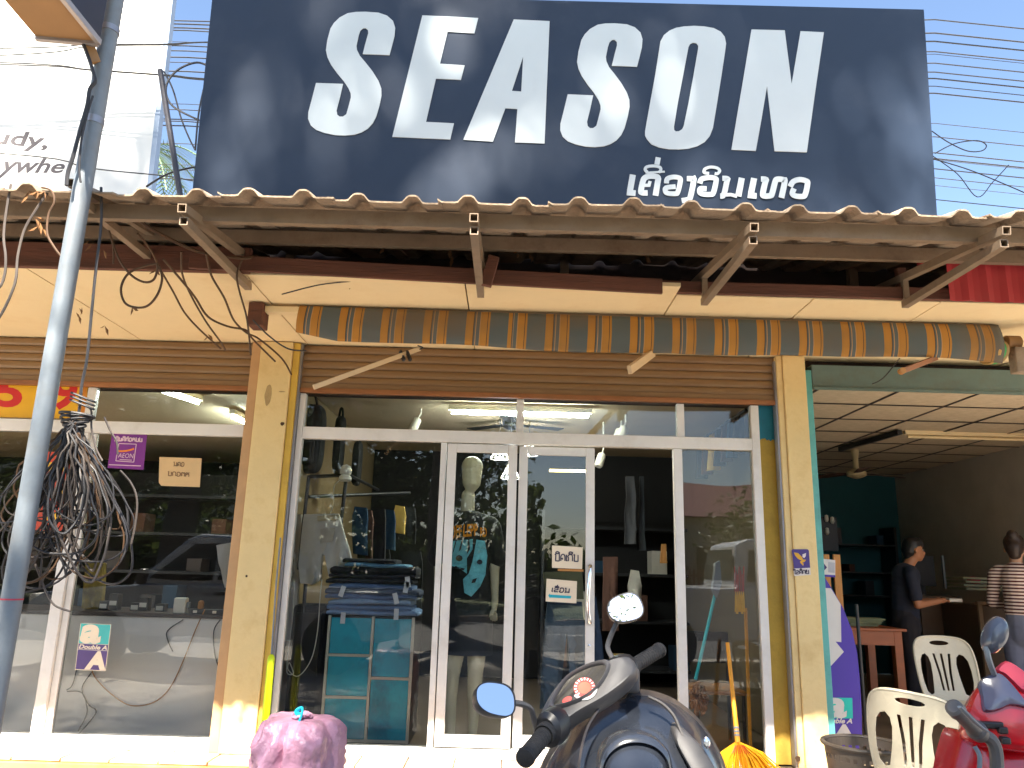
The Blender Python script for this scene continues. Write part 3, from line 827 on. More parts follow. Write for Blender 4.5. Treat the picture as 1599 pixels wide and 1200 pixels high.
# ------------------------------------------------------------------ palm beyond the roofs
m_palm = M('palm_leaf', (0.07, 0.12, 0.05, 1), 0.6, var=0.3)
palm = thing('palm_tree', 'palm tree with feathery fronds showing between the billboard and the navy sign', 'palm tree', (-7.4, 15, 0))
crown = at(222, 232, 15)
q = MB(); q.tube(cr_smooth([(crown.x - .2, 15.2, 0), (crown.x - .3, 15.1, 3), crown - Vector((0, 0, .1))], 5), [.16] * 5 + [.14] * 6, 10); q.build('trunk', m_wood, palm, smooth=True)
q = MB()
for k in range(15):
    a = k * 2.4 + .4; L = random.uniform(1.5, 2.1)
    dirh = Vector((math.cos(a), math.sin(a), 0)); rise = random.uniform(-.1, .9)
    spine = [crown + dirh * (L * t) + Vector((0, 0, rise * t - 1.5 * t * t)) for t in [i / 12 for i in range(13)]]
    q.tube(spine, .015, 4)
    for i in range(1, 13):
        tdir = (spine[i] - spine[i - 1]).normalized(); side = tdir.cross(Vector((0, 0, 1))).normalized()
        for s_ in (-1, 1):
            for o_ in (0, .5):
                base_p = spine[i - 1].lerp(spine[i], o_); l = .55 * math.sin(math.pi * (i / 13) * .8 + .3)
                tip = base_p + side * s_ * l + tdir * l * .7 - Vector((0, 0, .25 * l))
                w = tdir * .018
                q.add([base_p - w, base_p + w, tip], [(0, 1, 2)])
q.build('frond', m_palm, palm)

# ================================================================== AWNING
m_awn = bpy.data.materials.new('striped_awning_canvas'); m_awn.use_nodes = True
nt = m_awn.node_tree; N = nt.nodes; L = nt.links; bs = N['Principled BSDF']; bs.inputs['Roughness'].default_value = .85
uv = N.new('ShaderNodeUVMap'); sp = N.new('ShaderNodeSeparateXYZ'); L.new(uv.outputs[0], sp.inputs[0])
fr = N.new('ShaderNodeMath'); fr.operation = 'FRACT'; L.new(sp.outputs[0], fr.inputs[0])
cramp = N.new('ShaderNodeValToRGB'); cramp.color_ramp.interpolation = 'CONSTANT'
GY = srgb(84, 90, 88); OR = srgb(172, 118, 44); DK = srgb(58, 48, 42); TN = srgb(176, 134, 84)
stops = [(0, OR), (.175, DK), (.195, GY), (.225, TN), (.245, GY), (.325, TN), (.345, OR), (.50, DK), (.515, OR), (.56, GY)]
el = cramp.color_ramp.elements
while len(el) < len(stops): el.new(.9)
for e, (p_, c_) in zip(el, stops): e.position = p_; e.color = c_
L.new(fr.outputs[0], cramp.inputs[0])
nz = N.new('ShaderNodeTexNoise'); nz.inputs['Scale'].default_value = 2.2; nz.inputs['Detail'].default_value = 8; tc = N.new('ShaderNodeTexCoord'); L.new(tc.outputs['Object'], nz.inputs['Vector'])
mr = N.new('ShaderNodeMapRange'); mr.inputs[1].default_value = .46; mr.inputs[2].default_value = .72; mr.inputs[4].default_value = .72; L.new(nz.outputs['Fac'], mr.inputs[0])
mx = N.new('ShaderNodeMix'); mx.data_type = 'RGBA'; L.new(mr.outputs[0], mx.inputs[0]); L.new(cramp.outputs[0], mx.inputs[6]); mx.inputs[7].default_value = srgb(112, 88, 60); L.new(mx.outputs[2], bs.inputs['Base Color'])
aw = thing('awning', 'rolled up striped canvas awning of grey and orange bands under the soffit', 'awning', (0.9, 4.5, 2.85))
aL, aR = at(468, 478, 4.5).x, at(1560, 518, 4.5).x
NX, prof_n = 130, 9
v = []; f = []; uvs = []
for i in range(NX + 1):
    t = i / NX; x = aL + (aR - aL) * t
    ztop = 2.892 - 0.012 * math.sin(math.pi * t) - .004 * t
    drop = 0.212 + 0.012 * noise.noise(Vector((x * 1.7, 0, 0))) + 0.01 * math.sin(x * 2.1) - (0.05 * max(0, 1 - t / .06)) + 0.02 * max(0, (t - .9) / .1)
    belly = 0.012 + .010 * noise.noise(Vector((x * .9, 4, 0))) + 0.02 * max(0, (t - .85) / .15)
    for k in range(prof_n + 1):
        a = k / prof_n
        ang = math.pi * a * .72
        y = 4.50 - belly * math.sin(ang * 1.15) + .06 * a * a
        z = ztop - drop * (math.sin(min(ang, math.pi / 2)) if a < .7 else 1 + .10 * math.sin((a - .7) / .3 * math.pi))
        z = ztop - drop * (1 - (1 - a) ** 1.1)
        v.append((x + .05 * a * (t - .5), y + 0.006 * noise.noise(Vector((x * 9, a * 3, 2))), z))
        uvs.append((((x - aL) / 0.2585 + (.12 if x > at(800, 500, 4.5).x else 0)), a))
for i in range(NX):
    for k in range(prof_n):
        a = i * (prof_n + 1) + k
        f.append((a, a + 1, a + prof_n + 2, a + prof_n + 1))
me = bpy.data.meshes.new('canvas'); me.from_pydata(v, [], f); ul = me.uv_layers.new(name='UVMap')
for lp in me.loops: ul.data[lp.index].uv = uvs[lp.vertex_index]
me.materials.append(m_awn); me.polygons.foreach_set('use_smooth', [True] * len(me.polygons))
o = bpy.data.objects.new('canvas', me); COL.objects.link(o); o.parent = aw; o.matrix_parent_inverse = base_of(aw).inverted()
sm = o.modifiers.new('solid', 'SOLIDIFY'); sm.thickness = .003
q = MB(); q.lathe([(.036, 0), (.036, aR - aL + .12)], (aL - .02, 4.60, 2.79), 14, (1, 0, 0)); q.build('roller', m_cement, aw, smooth=True)
q = MB(); q.box(aL - .02, aR + .02, 4.525, 4.555, 2.866, 2.897); q.build('front_bar', m_purlin, aw)
m_greenend = M('green_canvas', srgb(70, 150, 90), .8, var=.1)
# rolled end: bands of canvas wound round the tube
for k, (x0, w, col) in enumerate([(0, .022, srgb(190, 150, 90)), (.024, .03, srgb(78, 160, 92)), (.056, .018, srgb(170, 140, 95))]):
    q = MB(); pr = [(.0935 - .004 * k, x0), (.0955 - .004 * k, x0 + .003), (.0955 - .004 * k, x0 + w - .003), (.092 - .004 * k, x0 + w)]
    q.lathe(pr, (aR - .02, 4.60, 2.742), 20, (1, 0, 0), sx=1.15, sy=.8); q.build('rolled_end', M('awning_end_%d' % k, col, .8, var=.15), aw, smooth=True)
q = MB(); q.lathe([(.03, 0), (.045, .01), (.045, .09), (.03, .10)], (aR + .075, 4.58, 2.80), 14, (1, 0, 0)); q.build('roller_head', m_boxskin, aw, smooth=True)
q = MB(); q.box(aR + .10, aR + .19, 4.52, 4.60, 2.60, 2.76); q.build('gear_box', m_cement, aw, bevel=.008)
q = MB(); q.bar((aR + .2, 4.5, 2.89), (aR + .23, 4.5, 2.55), .05, .04); q.build('end_bracket', m_purlin, aw, bevel=.004)
c = at(402, 478, 4.5)
q = MB(); q.box(c.x - .045, c.x + .045, 4.47, 4.60, c.z - .13, 2.897); q.build('end_bracket', m_wood, aw, bevel=.006)
q = MB(); q.box(c.x + .047, aL + .05, 4.50, 4.56, 2.845, 2.885); q.build('bar_stub', m_soffit, aw, bevel=.004)
m_arm = M('cream_arm_metal', srgb(205, 172, 128), .45, var=.12)
m_armred = M('rusty_arm', srgb(150, 96, 60), .55, var=.25)
q = MB(); q.bar(at(490, 605, 4.15), at(655, 545, 4.62), .022, .028); a_ = q.build('folding_arm', m_arm, aw, bevel=.003)
for dx in (-5, 5):
    q = MB(); q.bar(at(630 + dx, 549, 4.55), at(636 + dx, 563, 4.52), .014, .02); q.build('arm_bolt', m_black, a_)
q = MB(); q.bar(at(983, 578, 4.25), at(1020, 551, 4.60), .026, .05); q.build('folding_arm', m_arm, aw, bevel=.003)
q = MB(); q.bar(at(1408, 580, 4.25), at(1462, 559, 4.62), .022, .03); q.build('folding_arm', m_armred, aw, bevel=.003)
q = MB(); q.lathe([(.0, 0), (.018, .002), (.018, .03), (0, .032)], at(1406, 581, 4.13), 10, (0, -1, 0)); q.build('arm_cap', m_woodlight, aw)
# ================================================================== LOOSE WIRES AND THE CABLE COIL
def pxwire(name, pts, Y, r, mat, label, cat='wire', group=None, Y2=None):
    Y2 = Y if Y2 is None else Y2
    n = len(pts)
    P = [at(x, y, Y + (Y2 - Y) * i / (n - 1)) for i, (x, y) in enumerate(pts)]
    return wire(name, P, r, mat, label, cat, group)
g = 'dry wires dangling from the canopy edge'
pxwire('hanging_wire', [(17, 288), (10, 330), (6, 370), (9, 400), (8, 425), (2, 445), (-8, 455)], 3.25, .006, m_cablegrey, 'grey wire dropping from the roof edge at the far left', group=g)
pxwire('hanging_wire', [(75, 300), (55, 330), (38, 360), (28, 400), (24, 440), (8, 480), (-10, 510)], 3.25, .006, m_cablegrey, 'grey wire curving down leftward from the clip beside the pole', group=g)
pxwire('hanging_wire', [(65, 293), (80, 298), (85, 315), (76, 335), (74, 365), (84, 385), (95, 400)], 3.22, .005, m_vine, 'short brown wire curling round the clip left of the pole', group=g)
pxwire('service_cable', [(158, 293), (158, 350), (150, 420), (143, 490), (136, 560), (128, 600), (124, 640), (118, 656)], 3.3, .0065, m_cable, 'black cable hanging straight down that carries the cable coil', cat='cable')
pxwire('hanging_wire', [(192, 312), (225, 350), (262, 372), (300, 390), (330, 398), (380, 404), (400, 400)], 3.5, .009, m_vine, 'thick tan wire sagging below the left canopy bracket', group=g, Y2=4.0)
pxwire('hanging_wire', [(170, 360), (186, 405), (205, 430), (225, 441), (240, 437), (246, 420), (244, 412)], 3.6, .006, m_vine, 'brown wire hooked into a shallow curl above the left soffit', group=g)
pxwire('wire_loop', [(246, 412), (225, 416), (200, 428), (189, 450), (194, 472), (210, 480), (230, 478), (246, 460), (253, 435), (248, 415)], 3.6, .006, m_vine, 'round loop of brown wire hanging before the left soffit')
pxwire('hanging_wire', [(215, 365), (235, 390), (250, 420), (270, 455), (288, 488), (312, 515), (345, 545)], 3.7, .006, m_vine, 'brown wire slanting from the board down to the left shutter', group=g, Y2=4.6)
pxwire('hanging_wire', [(255, 405), (285, 440), (305, 465), (325, 495), (355, 510), (384, 516), (395, 530), (430, 565)], 3.7, .0065, m_vine, 'brown wire bending along the soffit toward the left pillar', group=g, Y2=4.8)
pxwire('hanging_wire', [(283, 393), (284, 425), (295, 455), (320, 500), (345, 535), (352, 548)], 3.75, .0055, m_vine, 'brown wire dropping through the middle of the tangle', group=g, Y2=4.4)
pxwire('hanging_wire', [(322, 396), (330, 430), (350, 465), (365, 500), (385, 520), (405, 530), (440, 560), (455, 585)], 3.8, .0065, m_vine, 'brown wire running from the fascia board down onto the left pillar', group=g, Y2=5.2)
pxwire('hanging_wire', [(378, 406), (370, 430), (374, 455), (384, 490), (388, 515), (392, 555)], 3.9, .0055, m_vine, 'brown wire hanging beside the awning end bracket', group=g)
pxwire('hanging_wire', [(395, 500), (420, 525), (450, 545), (478, 548)], 4.4, .005, m_cable, 'thin black wire from the awning bracket across the left pillar top', group=g)
pxwire('hanging_wire', [(440, 460), (500, 445), (560, 438), (575, 430)], 4.1, .004, m_cable, 'thin black wire stretched along the cream soffit above the awning', group=g)
pxwire('hanging_wire', [(655, 546), (660, 543), (652, 540)], 4.5, .004, m_cable, 'short wire tying up the slack awning arm', group=g)
pxwire('hanging_wire', [(160, 332), (176, 380), (177, 412)], 3.6, .005, m_vine, 'short brown wire just right of the pole under the canopy', group=g)
pxwire('hanging_wire', [(1405, 560), (1380, 590), (1362, 600)], 5.1, .004, m_cable, 'thin wire by the rusty arm over the copy shop', group=g)
pxwire('service_cable', [(128, 63), (140, 95), (147, 118), (148, 128), (140, 140), (136, 165), (126, 200), (114, 245), (106, 270), (104, 290)], 3.12, .009, m_cable, 'black cable running down the pole from the sign box', cat='cable')
pxwire('service_cable', [(145, 150), (136, 180), (127, 220), (124, 262), (126, 285)], 3.12, .005, m_cable, 'second thin cable strapped to the pole below the sign box', cat='cable')
# dead leaves / fibres caught on the wires
m_leaf_dry = M('dry_leaf', srgb(120, 80, 40), .8, var=.3)
q = MB()
def dry(px, py, Y, L=.06, a=None):
    c = at(px, py, Y); a = random.uniform(-1.2, 1.2) if a is None else a
    d = Vector((math.sin(a), .1, -math.cos(a))) * L; s_ = Vector((math.cos(a), 0, math.sin(a))) * L * .18
    q.add([c, c + d * .5 + s_, c + d, c + d * .5 - s_ + Vector((0, .012, 0))], [(0, 1, 2, 3)])
for (px, py, Y) in [(45, 300, 3.25), (60, 300, 3.22), (72, 300, 3.2), (55, 340, 3.3), (62, 352, 3.3), (60, 345, 3.28), (142, 378, 3.5), (150, 385, 3.5), (160, 390, 3.5), (125, 480, 3.9), (121, 490, 3.9), (165, 508, 3.9), (208, 478, 3.6), (322, 525, 4.5), (243, 420, 3.6), (735, 418, 4.3), (640, 450, 4.3), (548, 440, 4.2), (430, 412, 4.3), (600, 385, 4.4), (1005, 395, 4.4), (1012, 400, 4.4), (675, 380, 4.4), (705, 390, 4.4), (708, 398, 4.4), (830, 398, 4.4), (810, 392, 4.4), (1292, 402, 4.4)]:
    for k in range(2): dry(px + random.uniform(-3, 3), py + random.uniform(-3, 3), Y, random.uniform(.03, .07))
q.build('dry_leaves', m_leaf_dry, kind='stuff', label='dry leaves and fibres caught on wires under the canopy')

coil = thing('cable_coil', 'big drooping coil of black and grey cable hung beside the pole', 'cable coil', tuple(at(118, 660, 3.32)))
hang = at(118, 662, 3.32)
rnd = random.Random(5)
for k in range(46):
    L = rnd.uniform(.36, .72); w = rnd.uniform(.04, .25) * (1 if k % 3 else .6); cx = rnd.uniform(-.10, .10); dy = rnd.uniform(-.07, .09)
    pts = []
    n = 26
    tw = rnd.uniform(-.06, .06)
    for i in range(n + 1):
        a = 2 * math.pi * i / n
        s_ = (1 - math.cos(a)) / 2
        x = math.sin(a) * w * (s_ ** .55) * 1.05 + cx * s_ * 2.2 + tw * math.sin(2 * a) * s_
        z = -L * s_ ** .85 + rnd.uniform(-.004, .004)
        y = dy * math.sin(a * .5) + .03 * math.cos(a + k)
        pts.append(hang + Vector((x + rnd.uniform(-.018, .018) * (1 - s_), y, z + rnd.uniform(-.01, .005) * (1 - s_))))
    b = MB(); b.tube(cr_smooth(pts, 2), rnd.choice([.0032, .004, .005]), 5)
    b.build('strand', m_cablegrey if k % 3 == 0 else (m_cable if k % 4 else m_vine), coil, smooth=True)
for k in range(5):
    r_ = .035 + .006 * k
    b = MB(); b.tube([hang + Vector((r_ * math.cos(a) * 1.3, r_ * .5 * math.sin(a), .012 * k - .01 + .01 * math.sin(a + k))) for a in [2 * math.pi * i / 16 for i in range(16)]], .006, 5, closed=True)
    b.build('wrap', m_cable, coil, smooth=True)
c = at(128, 632, 3.3)
for k in range(3):
    b = MB(); b.tube([c + Vector((.055 * math.cos(a), .02 * math.sin(a), .012 * k - .04 * math.cos(a) * .5 + .004 * k)) for a in [2 * math.pi * i / 16 for i in range(16)]], .005, 5, closed=True)
    b.build('wrap', m_cable, coil, smooth=True)
# loose tails
for pts in [[(128, 632), (142, 640), (143, 670), (150, 700), (160, 720)], [(163, 652), (172, 672), (182, 690), (184, 710)], [(188, 735), (205, 755), (214, 780), (212, 815), (205, 850)], [(50, 780), (25, 800), (0, 830), (-20, 850)], [(55, 880), (70, 920), (85, 945), (110, 955)]]:
    b = MB(); b.tube(cr_smooth([at(x, y, 3.34) for x, y in pts], 5), .0045, 5); b.build('loose_tail', m_cablegrey, coil, smooth=True)

# ================================================================== TRASH BAG
m_bag = M('purple_bag_plastic', srgb(168, 124, 146), 0.42, var=0.12, scale=4, spec=.6, coat=.2, bump=.9, bscale=16)
bag_c = Vector((at(464, 1150, 3.85).x, 3.85, 0))
bag = thing('trash_bag', 'full purple plastic rubbish bag with a turquoise tie by the left pillar', 'rubbish bag', bag_c)
v = []; f = []; NU, NV = 120, 44
top = at(475, 1118, 3.85).z
for j in range(NV + 1):
    t = j / NV
    if t < .08: r = .16 + .045 * (t / .08) ** .5
    elif t < .70: r = .205 + .03 * math.sin((t - .08) / .62 * math.pi * .8)
    else:
        s_ = (t - .70) / .30; r = .228 * math.cos(s_ * math.pi / 2 * .985) ** .27
    z = top * (t if t < .70 else .70 + .30 * math.sin((t - .70) / .30 * math.pi / 2) * .97)
    for i in range(NU):
        a = 2 * math.pi * i / NU
        d = Vector((math.cos(a), math.sin(a), 0))
        k = max(0, (t - .5) / .5)
        P3 = Vector((d.x * .24, d.y * .24, z * .8)); wv = Vector((noise.noise(P3 * 4), noise.noise(P3 * 4 + Vector((5, 0, 0))), noise.noise(P3 * 4 + Vector((0, 7, 0))))) * .12
        rg = lambda s_, pw, o_: (1 - abs(noise.noise((P3 + wv) * s_ + Vector((o_, o_, 0))))) ** pw
        fold = .05 * rg(6, 3, 1) + .028 * rg(13, 4, 4) + .05 * noise.noise(P3 * 5 + Vector((2, 2, 9))) - .02
        fold -= .05 * math.exp(-((a - 4.55 - .5 * (z - .5)) / .09) ** 2) * min(1, t * 1.6)
        fold += .012 * math.cos(4 * (a - .78)) - .012
        pleat = .02 * k * (abs(noise.noise(Vector((d.x * 7, d.y * 7, z * .8)))) - .3)
        rr = max(.006, r - .02 + (fold - .02) * (1 - .3 * k) + pleat * (1 - max(0, (t - .93) / .07)))
        v.append((bag_c.x + d.x * rr * 1.02, bag_c.y + d.y * rr, z + .05 * k * (1 - k) * noise.noise(Vector((d.x * 2.5, d.y * 2.5, 7))) + (.03 * d.x * -1) * k * (1 - k) * 2))
for j in range(NV):
    for i in range(NU):
        l = (i + 1) % NU
        f.append((j * NU + i, j * NU + l, (j + 1) * NU + l, (j + 1) * NU + i))
f.append(tuple(reversed(range(NU)))); f.append(tuple(range(NV * NU, (NV + 1) * NU)))
b = MB(); b.add(v, f); b.build('bag_body', m_bag, bag, smooth=True, ang=60)
m_tie = M('turquoise_tie', srgb(20, 170, 200), .4)
kn = at(468, 1120, 3.80)
b = MB(); b.tube(cr_smooth([kn + Vector(p) for p in [(-.012, .02, -.03), (.004, -.005, .0), (-.014, -.012, .025), (.012, -.012, .04), (.012, -.03, .0), (.0, -.045, -.03)]], 5), .011, 8, flat=.5); b.build('tie', m_tie, bag, smooth=True)
b = MB()
for k in range(9):
    a = 2 * math.pi * k / 9
    b.tube(cr_smooth([kn + Vector((0, .03, -.04)), kn + Vector((.03 * math.cos(a), .03 + .03 * math.sin(a), .0)), kn + Vector((.05 * math.cos(a), .03 + .05 * math.sin(a), -.005 + .008 * (k % 3)))], 4), [.012, .014, .016, .018, .02, .022, .024, .02, .012], 7, flat=.35)
b.build('gathered_neck', m_bag, bag, smooth=True)

m_neon = M('neon_yellow_plastic', (0.62, 0.78, 0.0, 1), .4, var=.05)
p0, p1 = at(424, 1022, 5.10), at(410, 1175, 5.10)
nt_ = thing('pole_sleeve', 'thin grey stick with a neon yellow sleeve leaning behind the rubbish bag', 'stick', (p1.x, 5.1, FLOOR))
b = MB(); b.tube([p0, p0.lerp(p1, .02), p0.lerp(p1, .05), p0.lerp(p1, .5), p0.lerp(p1, 1.0) - Vector((0, 0, .02))], [.008, .018, .0225, .024, .024], 14); b.build('sleeve', m_neon, nt_, smooth=True)
b = MB(); b.tube([p0, at(431, 915, 5.13), at(438, 840, 5.16)], .006, 8); b.build('stick', m_gal, nt_, smooth=True)

# ================================================================== BLACK SCOOTER
m_sc = M('scooter_black_plastic', (0.03, 0.035, 0.046, 1), 0.2, var=0.2, scale=5, spec=.6, coat=.6, dirt=((.10, .085, .07, 1), .25, 4))
m_scm = M('scooter_matte_plastic', (0.095, 0.088, 0.084, 1), 0.5, var=0.2, scale=6, dirt=((.14, .12, .10, 1), .4, 6))
m_scdust = M('scooter_dusty_cowl', (0.05, 0.042, 0.038, 1), 0.4, var=.25, scale=6, dirt=((.16, .12, .09, 1), .6, 5))
m_mirror = bpy.data.materials.new('mirror_glass'); m_mirror.use_nodes = True
bb_ = m_mirror.node_tree.nodes['Principled BSDF']; bb_.inputs['Metallic'].default_value = 1; bb_.inputs['Roughness'].default_value = .01; bb_.inputs['Base Color'].default_value = (.9, .92, .95, 1)
m_dial = M('dial_red', srgb(190, 40, 26), .4, var=.05); m_dialw = M('dial_white', srgb(226, 220, 214), .5); m_dialbg = M('dial_dark', srgb(78, 72, 62), .22, var=.15, coat=.5)
def px_loop(pts, pl, off=0.0, n=3, sub=True):
    P = [pl.at(x, y, off) for x, y in pts]
    if not sub: return P
    m = len(P); out = []
    for i in range(m):
        p0, p1, p2, p3 = P[i - 1], P[i], P[(i + 1) % m], P[(i + 2) % m]
        for k in range(n):
            t = k / n
            out.append(.5 * ((2 * p1) + (p2 - p0) * t + (2 * p0 - 5 * p1 + 4 * p2 - p3) * t * t + (3 * p1 - p0 - 3 * p2 + p3) * t ** 3))
    return out
def shrink(L, k, off=Vector((0, 0, 0))):
    c = sum(L, Vector()) / len(L)
    return [c + (p - c) * k + off for p in L]
sco = thing('scooter', 'black scooter in front of the door, seen over its handlebar and red dial', 'scooter', (0.3, 1.7, 0))
GP = Plane(at(915, 1092, 1.85), (-.22, -.78, .58))
n = GP.n
cowl = [(832, 1146), (842, 1118), (862, 1082), (884, 1058), (912, 1044), (945, 1036), (966, 1028), (985, 1027), (994, 1040), (992, 1054), (977, 1070), (953, 1088), (930, 1102), (906, 1115), (881, 1132), (857, 1148)]
L0 = px_loop(cowl, GP)
b = MB(); b.loft([shrink(L0, .72, -n * .055), shrink(L0, .93, -n * .042), shrink(L0, 1.0, -n * .03), shrink(L0, 1.0, -n * .008), shrink(L0, .965, n * .006), shrink(L0, .90, n * .012)])
b.build('handlebar_cowl', m_scm, sco, smooth=True, ang=50)
gauge = [(866, 1106), (874, 1086), (889, 1065), (914, 1050), (940, 1043), (947, 1050), (938, 1070), (922, 1087), (902, 1098), (880, 1105)]
G0 = px_loop(gauge, GP)
b = MB(); b.loft([shrink(G0, 1.20, n * .008), shrink(G0, 1.18, n * .020), shrink(G0, 1.11, n * .025), shrink(G0, 1.04, n * .022), shrink(G0, 1.0, n * .013), shrink(G0, .995, n * .008)], False, False)
b.build('gauge_rim', M('gauge_rim_grey', (.14, .13, .125, 1), .45, var=.2), sco, smooth=True, ang=40)
b = MB(); b.slab([shrink(G0, 1.01)], n, .012); g_o = b.build('gauge', m_dialbg, sco)
dc = GP.at(914, 1079, .0135)
su = (GP.at(923, 1074, .0135) - dc).normalized(); sv = n.cross(su)
R_ = .0245
ring = [dc + (su * math.cos(a) + sv * math.sin(a)) * R_ for a in [2 * math.pi * i / 32 for i in range(32)]]
ring2 = [dc + (su * math.cos(a) + sv * math.sin(a)) * R_ * .62 for a in [2 * math.pi * i / 32 for i in range(32)]]
b = MB(); b.slab([ring, ring2], n, .0015); b.build('speed_scale', m_dial, g_o)
b = MB(); b.slab([[dc + (p - dc) * .6 for p in ring]], n, .001); b.build('dial_face', M('dial_orange', srgb(224, 84, 50), .4), g_o)
b = MB()
for i in range(13):
    a = math.radians(-40 + i * 20); d = su * math.cos(a) + sv * math.sin(a); s_ = sv * math.cos(a) - su * math.sin(a)
    b.slab([[dc + d * R_ * .70 - s_ * .0012, dc + d * R_ * .94 - s_ * .0016, dc + d * R_ * .94 + s_ * .0016, dc + d * R_ * .70 + s_ * .0012]], n, .0024)
b.build('tick_marks', m_dialw, g_o)
b = MB(); arc = [dc + (su * math.cos(a) + sv * math.sin(a)) * R_ * 1.10 for a in [math.radians(190 + i * 10) for i in range(15)]]
b.ribbon(arc, .006, n, .002); b.build('dial_ring', m_dialw, g_o)
fc = GP.at(887, 1098, .013); b = MB(); b.slab([[fc + (su * math.cos(a) * .012 + sv * math.sin(a) * .007) for a in [2 * math.pi * i / 14 for i in range(14)]]], n, .0015); b.build('fuel_dial', m_dial, g_o)
# grips
def grip(e, i_, name='grip'):
    d = (Vector(i_) - Vector(e)); prof = []
    L = d.length
    prof = [(.012, 0), (.0185, .003), (.0195, .012), (.016, .018), (.0175, .024)]
    k = 0.03
    while k < L - .03:
        prof += [(.0178, k), (.0178, k + .006), (.0168, k + .007), (.0168, k + .009)]; k += .010
    prof += [(.021, L - .028), (.022, L - .015), (.0205, L)]
    b = MB(); b.lathe(prof, e, 18, d.normalized()); return b.build(name, m_rubber, sco, smooth=True, ang=30)
eL, iL = at(818, 1186, 1.62), at(856, 1140, 1.74)
eR, iR = at(1032, 1014, 2.10), at(980, 1046, 1.99)
grip(eL, iL); grip(eR, iR)
for (i_, c_) in ((iL, at(872, 1130, 1.78)), (iR, at(962, 1050, 1.95))):
    d = (c_ - i_); b = MB(); b.lathe([(.022, -.01), (.031, 0), (.033, d.length * .5), (.03, d.length)], i_, 14, d.normalized(), sx=1.0, sy=1.2); b.build('switch_housing', m_black, sco, smooth=True)
b = MB(); b.box(*(lambda c: (c.x - .024, c.x + .022, c.y - .03, c.y + .03, c.z - .034, c.z + .02))(at(982, 1056, 1.94))); b.build('switch_box', m_scm, sco, bevel=.008)
b = MB(); b.tube(cr_smooth([iL + Vector((.01, .05, -.03)), iL + Vector((-.02, .06, -.045)), iL + Vector((-.06, .04, -.07))], 5), .006, 8, flat=.6); b.build('brake_lever', m_black, sco, smooth=True)
b = MB(); b.tube(cr_smooth([iR + Vector((-.01, .06, -.005)), iR + Vector((.05, .10, .01)), iR + Vector((.10, .13, .03))], 5), .006, 8, flat=.6); b.build('brake_lever', m_black, sco, smooth=True)
# mirrors
def mirror(pxc, Y, w, h, rot, normal, stem, name='mirror'):
    c = at(*pxc, Y); nn = Vector(normal).normalized()
    u = nn.cross(Vector((0, 0, 1))).normalized() * -1; w_ = u.cross(nn) * -1
    if w_.z < 0: w_ = -w_
    L = []
    for i in range(36):
        a = 2 * math.pi * i / 36
        ca, sa = math.cos(a), math.sin(a)
        x = w * math.copysign(abs(ca) ** .75, ca); y = h * math.copysign(abs(sa) ** .8, sa) * (1 + .12 * ca)
        cr_, sr_ = math.cos(rot), math.sin(rot)
        L.append(c + u * (x * cr_ - y * sr_) + w_ * (x * sr_ + y * cr_))
    b = MB(); b.loft([shrink(L, .35, -nn * .042), shrink(L, .8, -nn * .03), shrink(L, 1.0, -nn * .012), shrink(L, 1.03, 0 * nn), shrink(L, 1.03, nn * .004), shrink(L, .97, nn * .004), shrink(L, .96, nn * .002)], True, False)
    o = b.build(name, m_black, sco, smooth=True)
    b = MB(); b.slab([shrink(L, .965, nn * .0005)], nn, .002); b.build('mirror_glass', m_mirror, o)
    b = MB(); b.tube(cr_smooth([c - nn * .035] + [at(*p, y_) for p, y_ in stem], 5), .0062, 8); b.build('mirror_stem', m_gal if name == 'x' else m_scm, o, smooth=True)
mirror((773, 1092), 1.66, .045, .033, math.radians(-12), (.48, -.74, .47), [((803, 1098), 1.69), ((826, 1105), 1.72), ((832, 1118), 1.74), ((838, 1140), 1.76)])
mirror((976, 950), 1.98, .044, .034, math.radians(18), (-.03, -.93, .37), [((962, 975), 2.0), ((950, 1004), 2.0), ((950, 1016), 1.99), ((958, 1030), 1.97)])
# legshield seen from the rider's side
arch = [(820, 1300), (842, 1230), (860, 1188), (886, 1150), (916, 1122), (950, 1102), (984, 1090), (1003, 1088), (1030, 1092), (1062, 1105), (1092, 1130), (1118, 1168), (1136, 1210), (1156, 1300)]
SPl = facing(1.90)
A0 = cr_smooth([at(x, y, 1.95) for x, y in arch], 4)
cc = at(985, 1300, 1.88)
def to_c(L, k, dy, dz=0.0): return [cc.lerp(p, k) + Vector((0, dy, dz)) for p in L]
b = MB(); b.loft([to_c(A0, .985, .10), to_c(A0, 1.03, .06), to_c(A0, 1.03, .03), to_c(A0, 1.0, .015)], False, False, closed=False)
b.build('front_cowl', m_scdust, sco, smooth=True)
b = MB(); b.loft([to_c(A0, 1.0, .014), to_c(A0, .97, -.010), to_c(A0, .92, -.034), to_c(A0, .80, -.078), to_c(A0, .62, -.125), to_c(A0, .4, -.165), to_c(A0, .2, -.185), to_c(A0, .02, -.19)], False, False, closed=False)
ls = b.build('leg_shield', m_sc, sco, smooth=True, ang=50)
def on_shield(px, py, lift=0.0):
    d = ray(px, py)
    return CAM + d * ((1.80 + lift) / d.y)
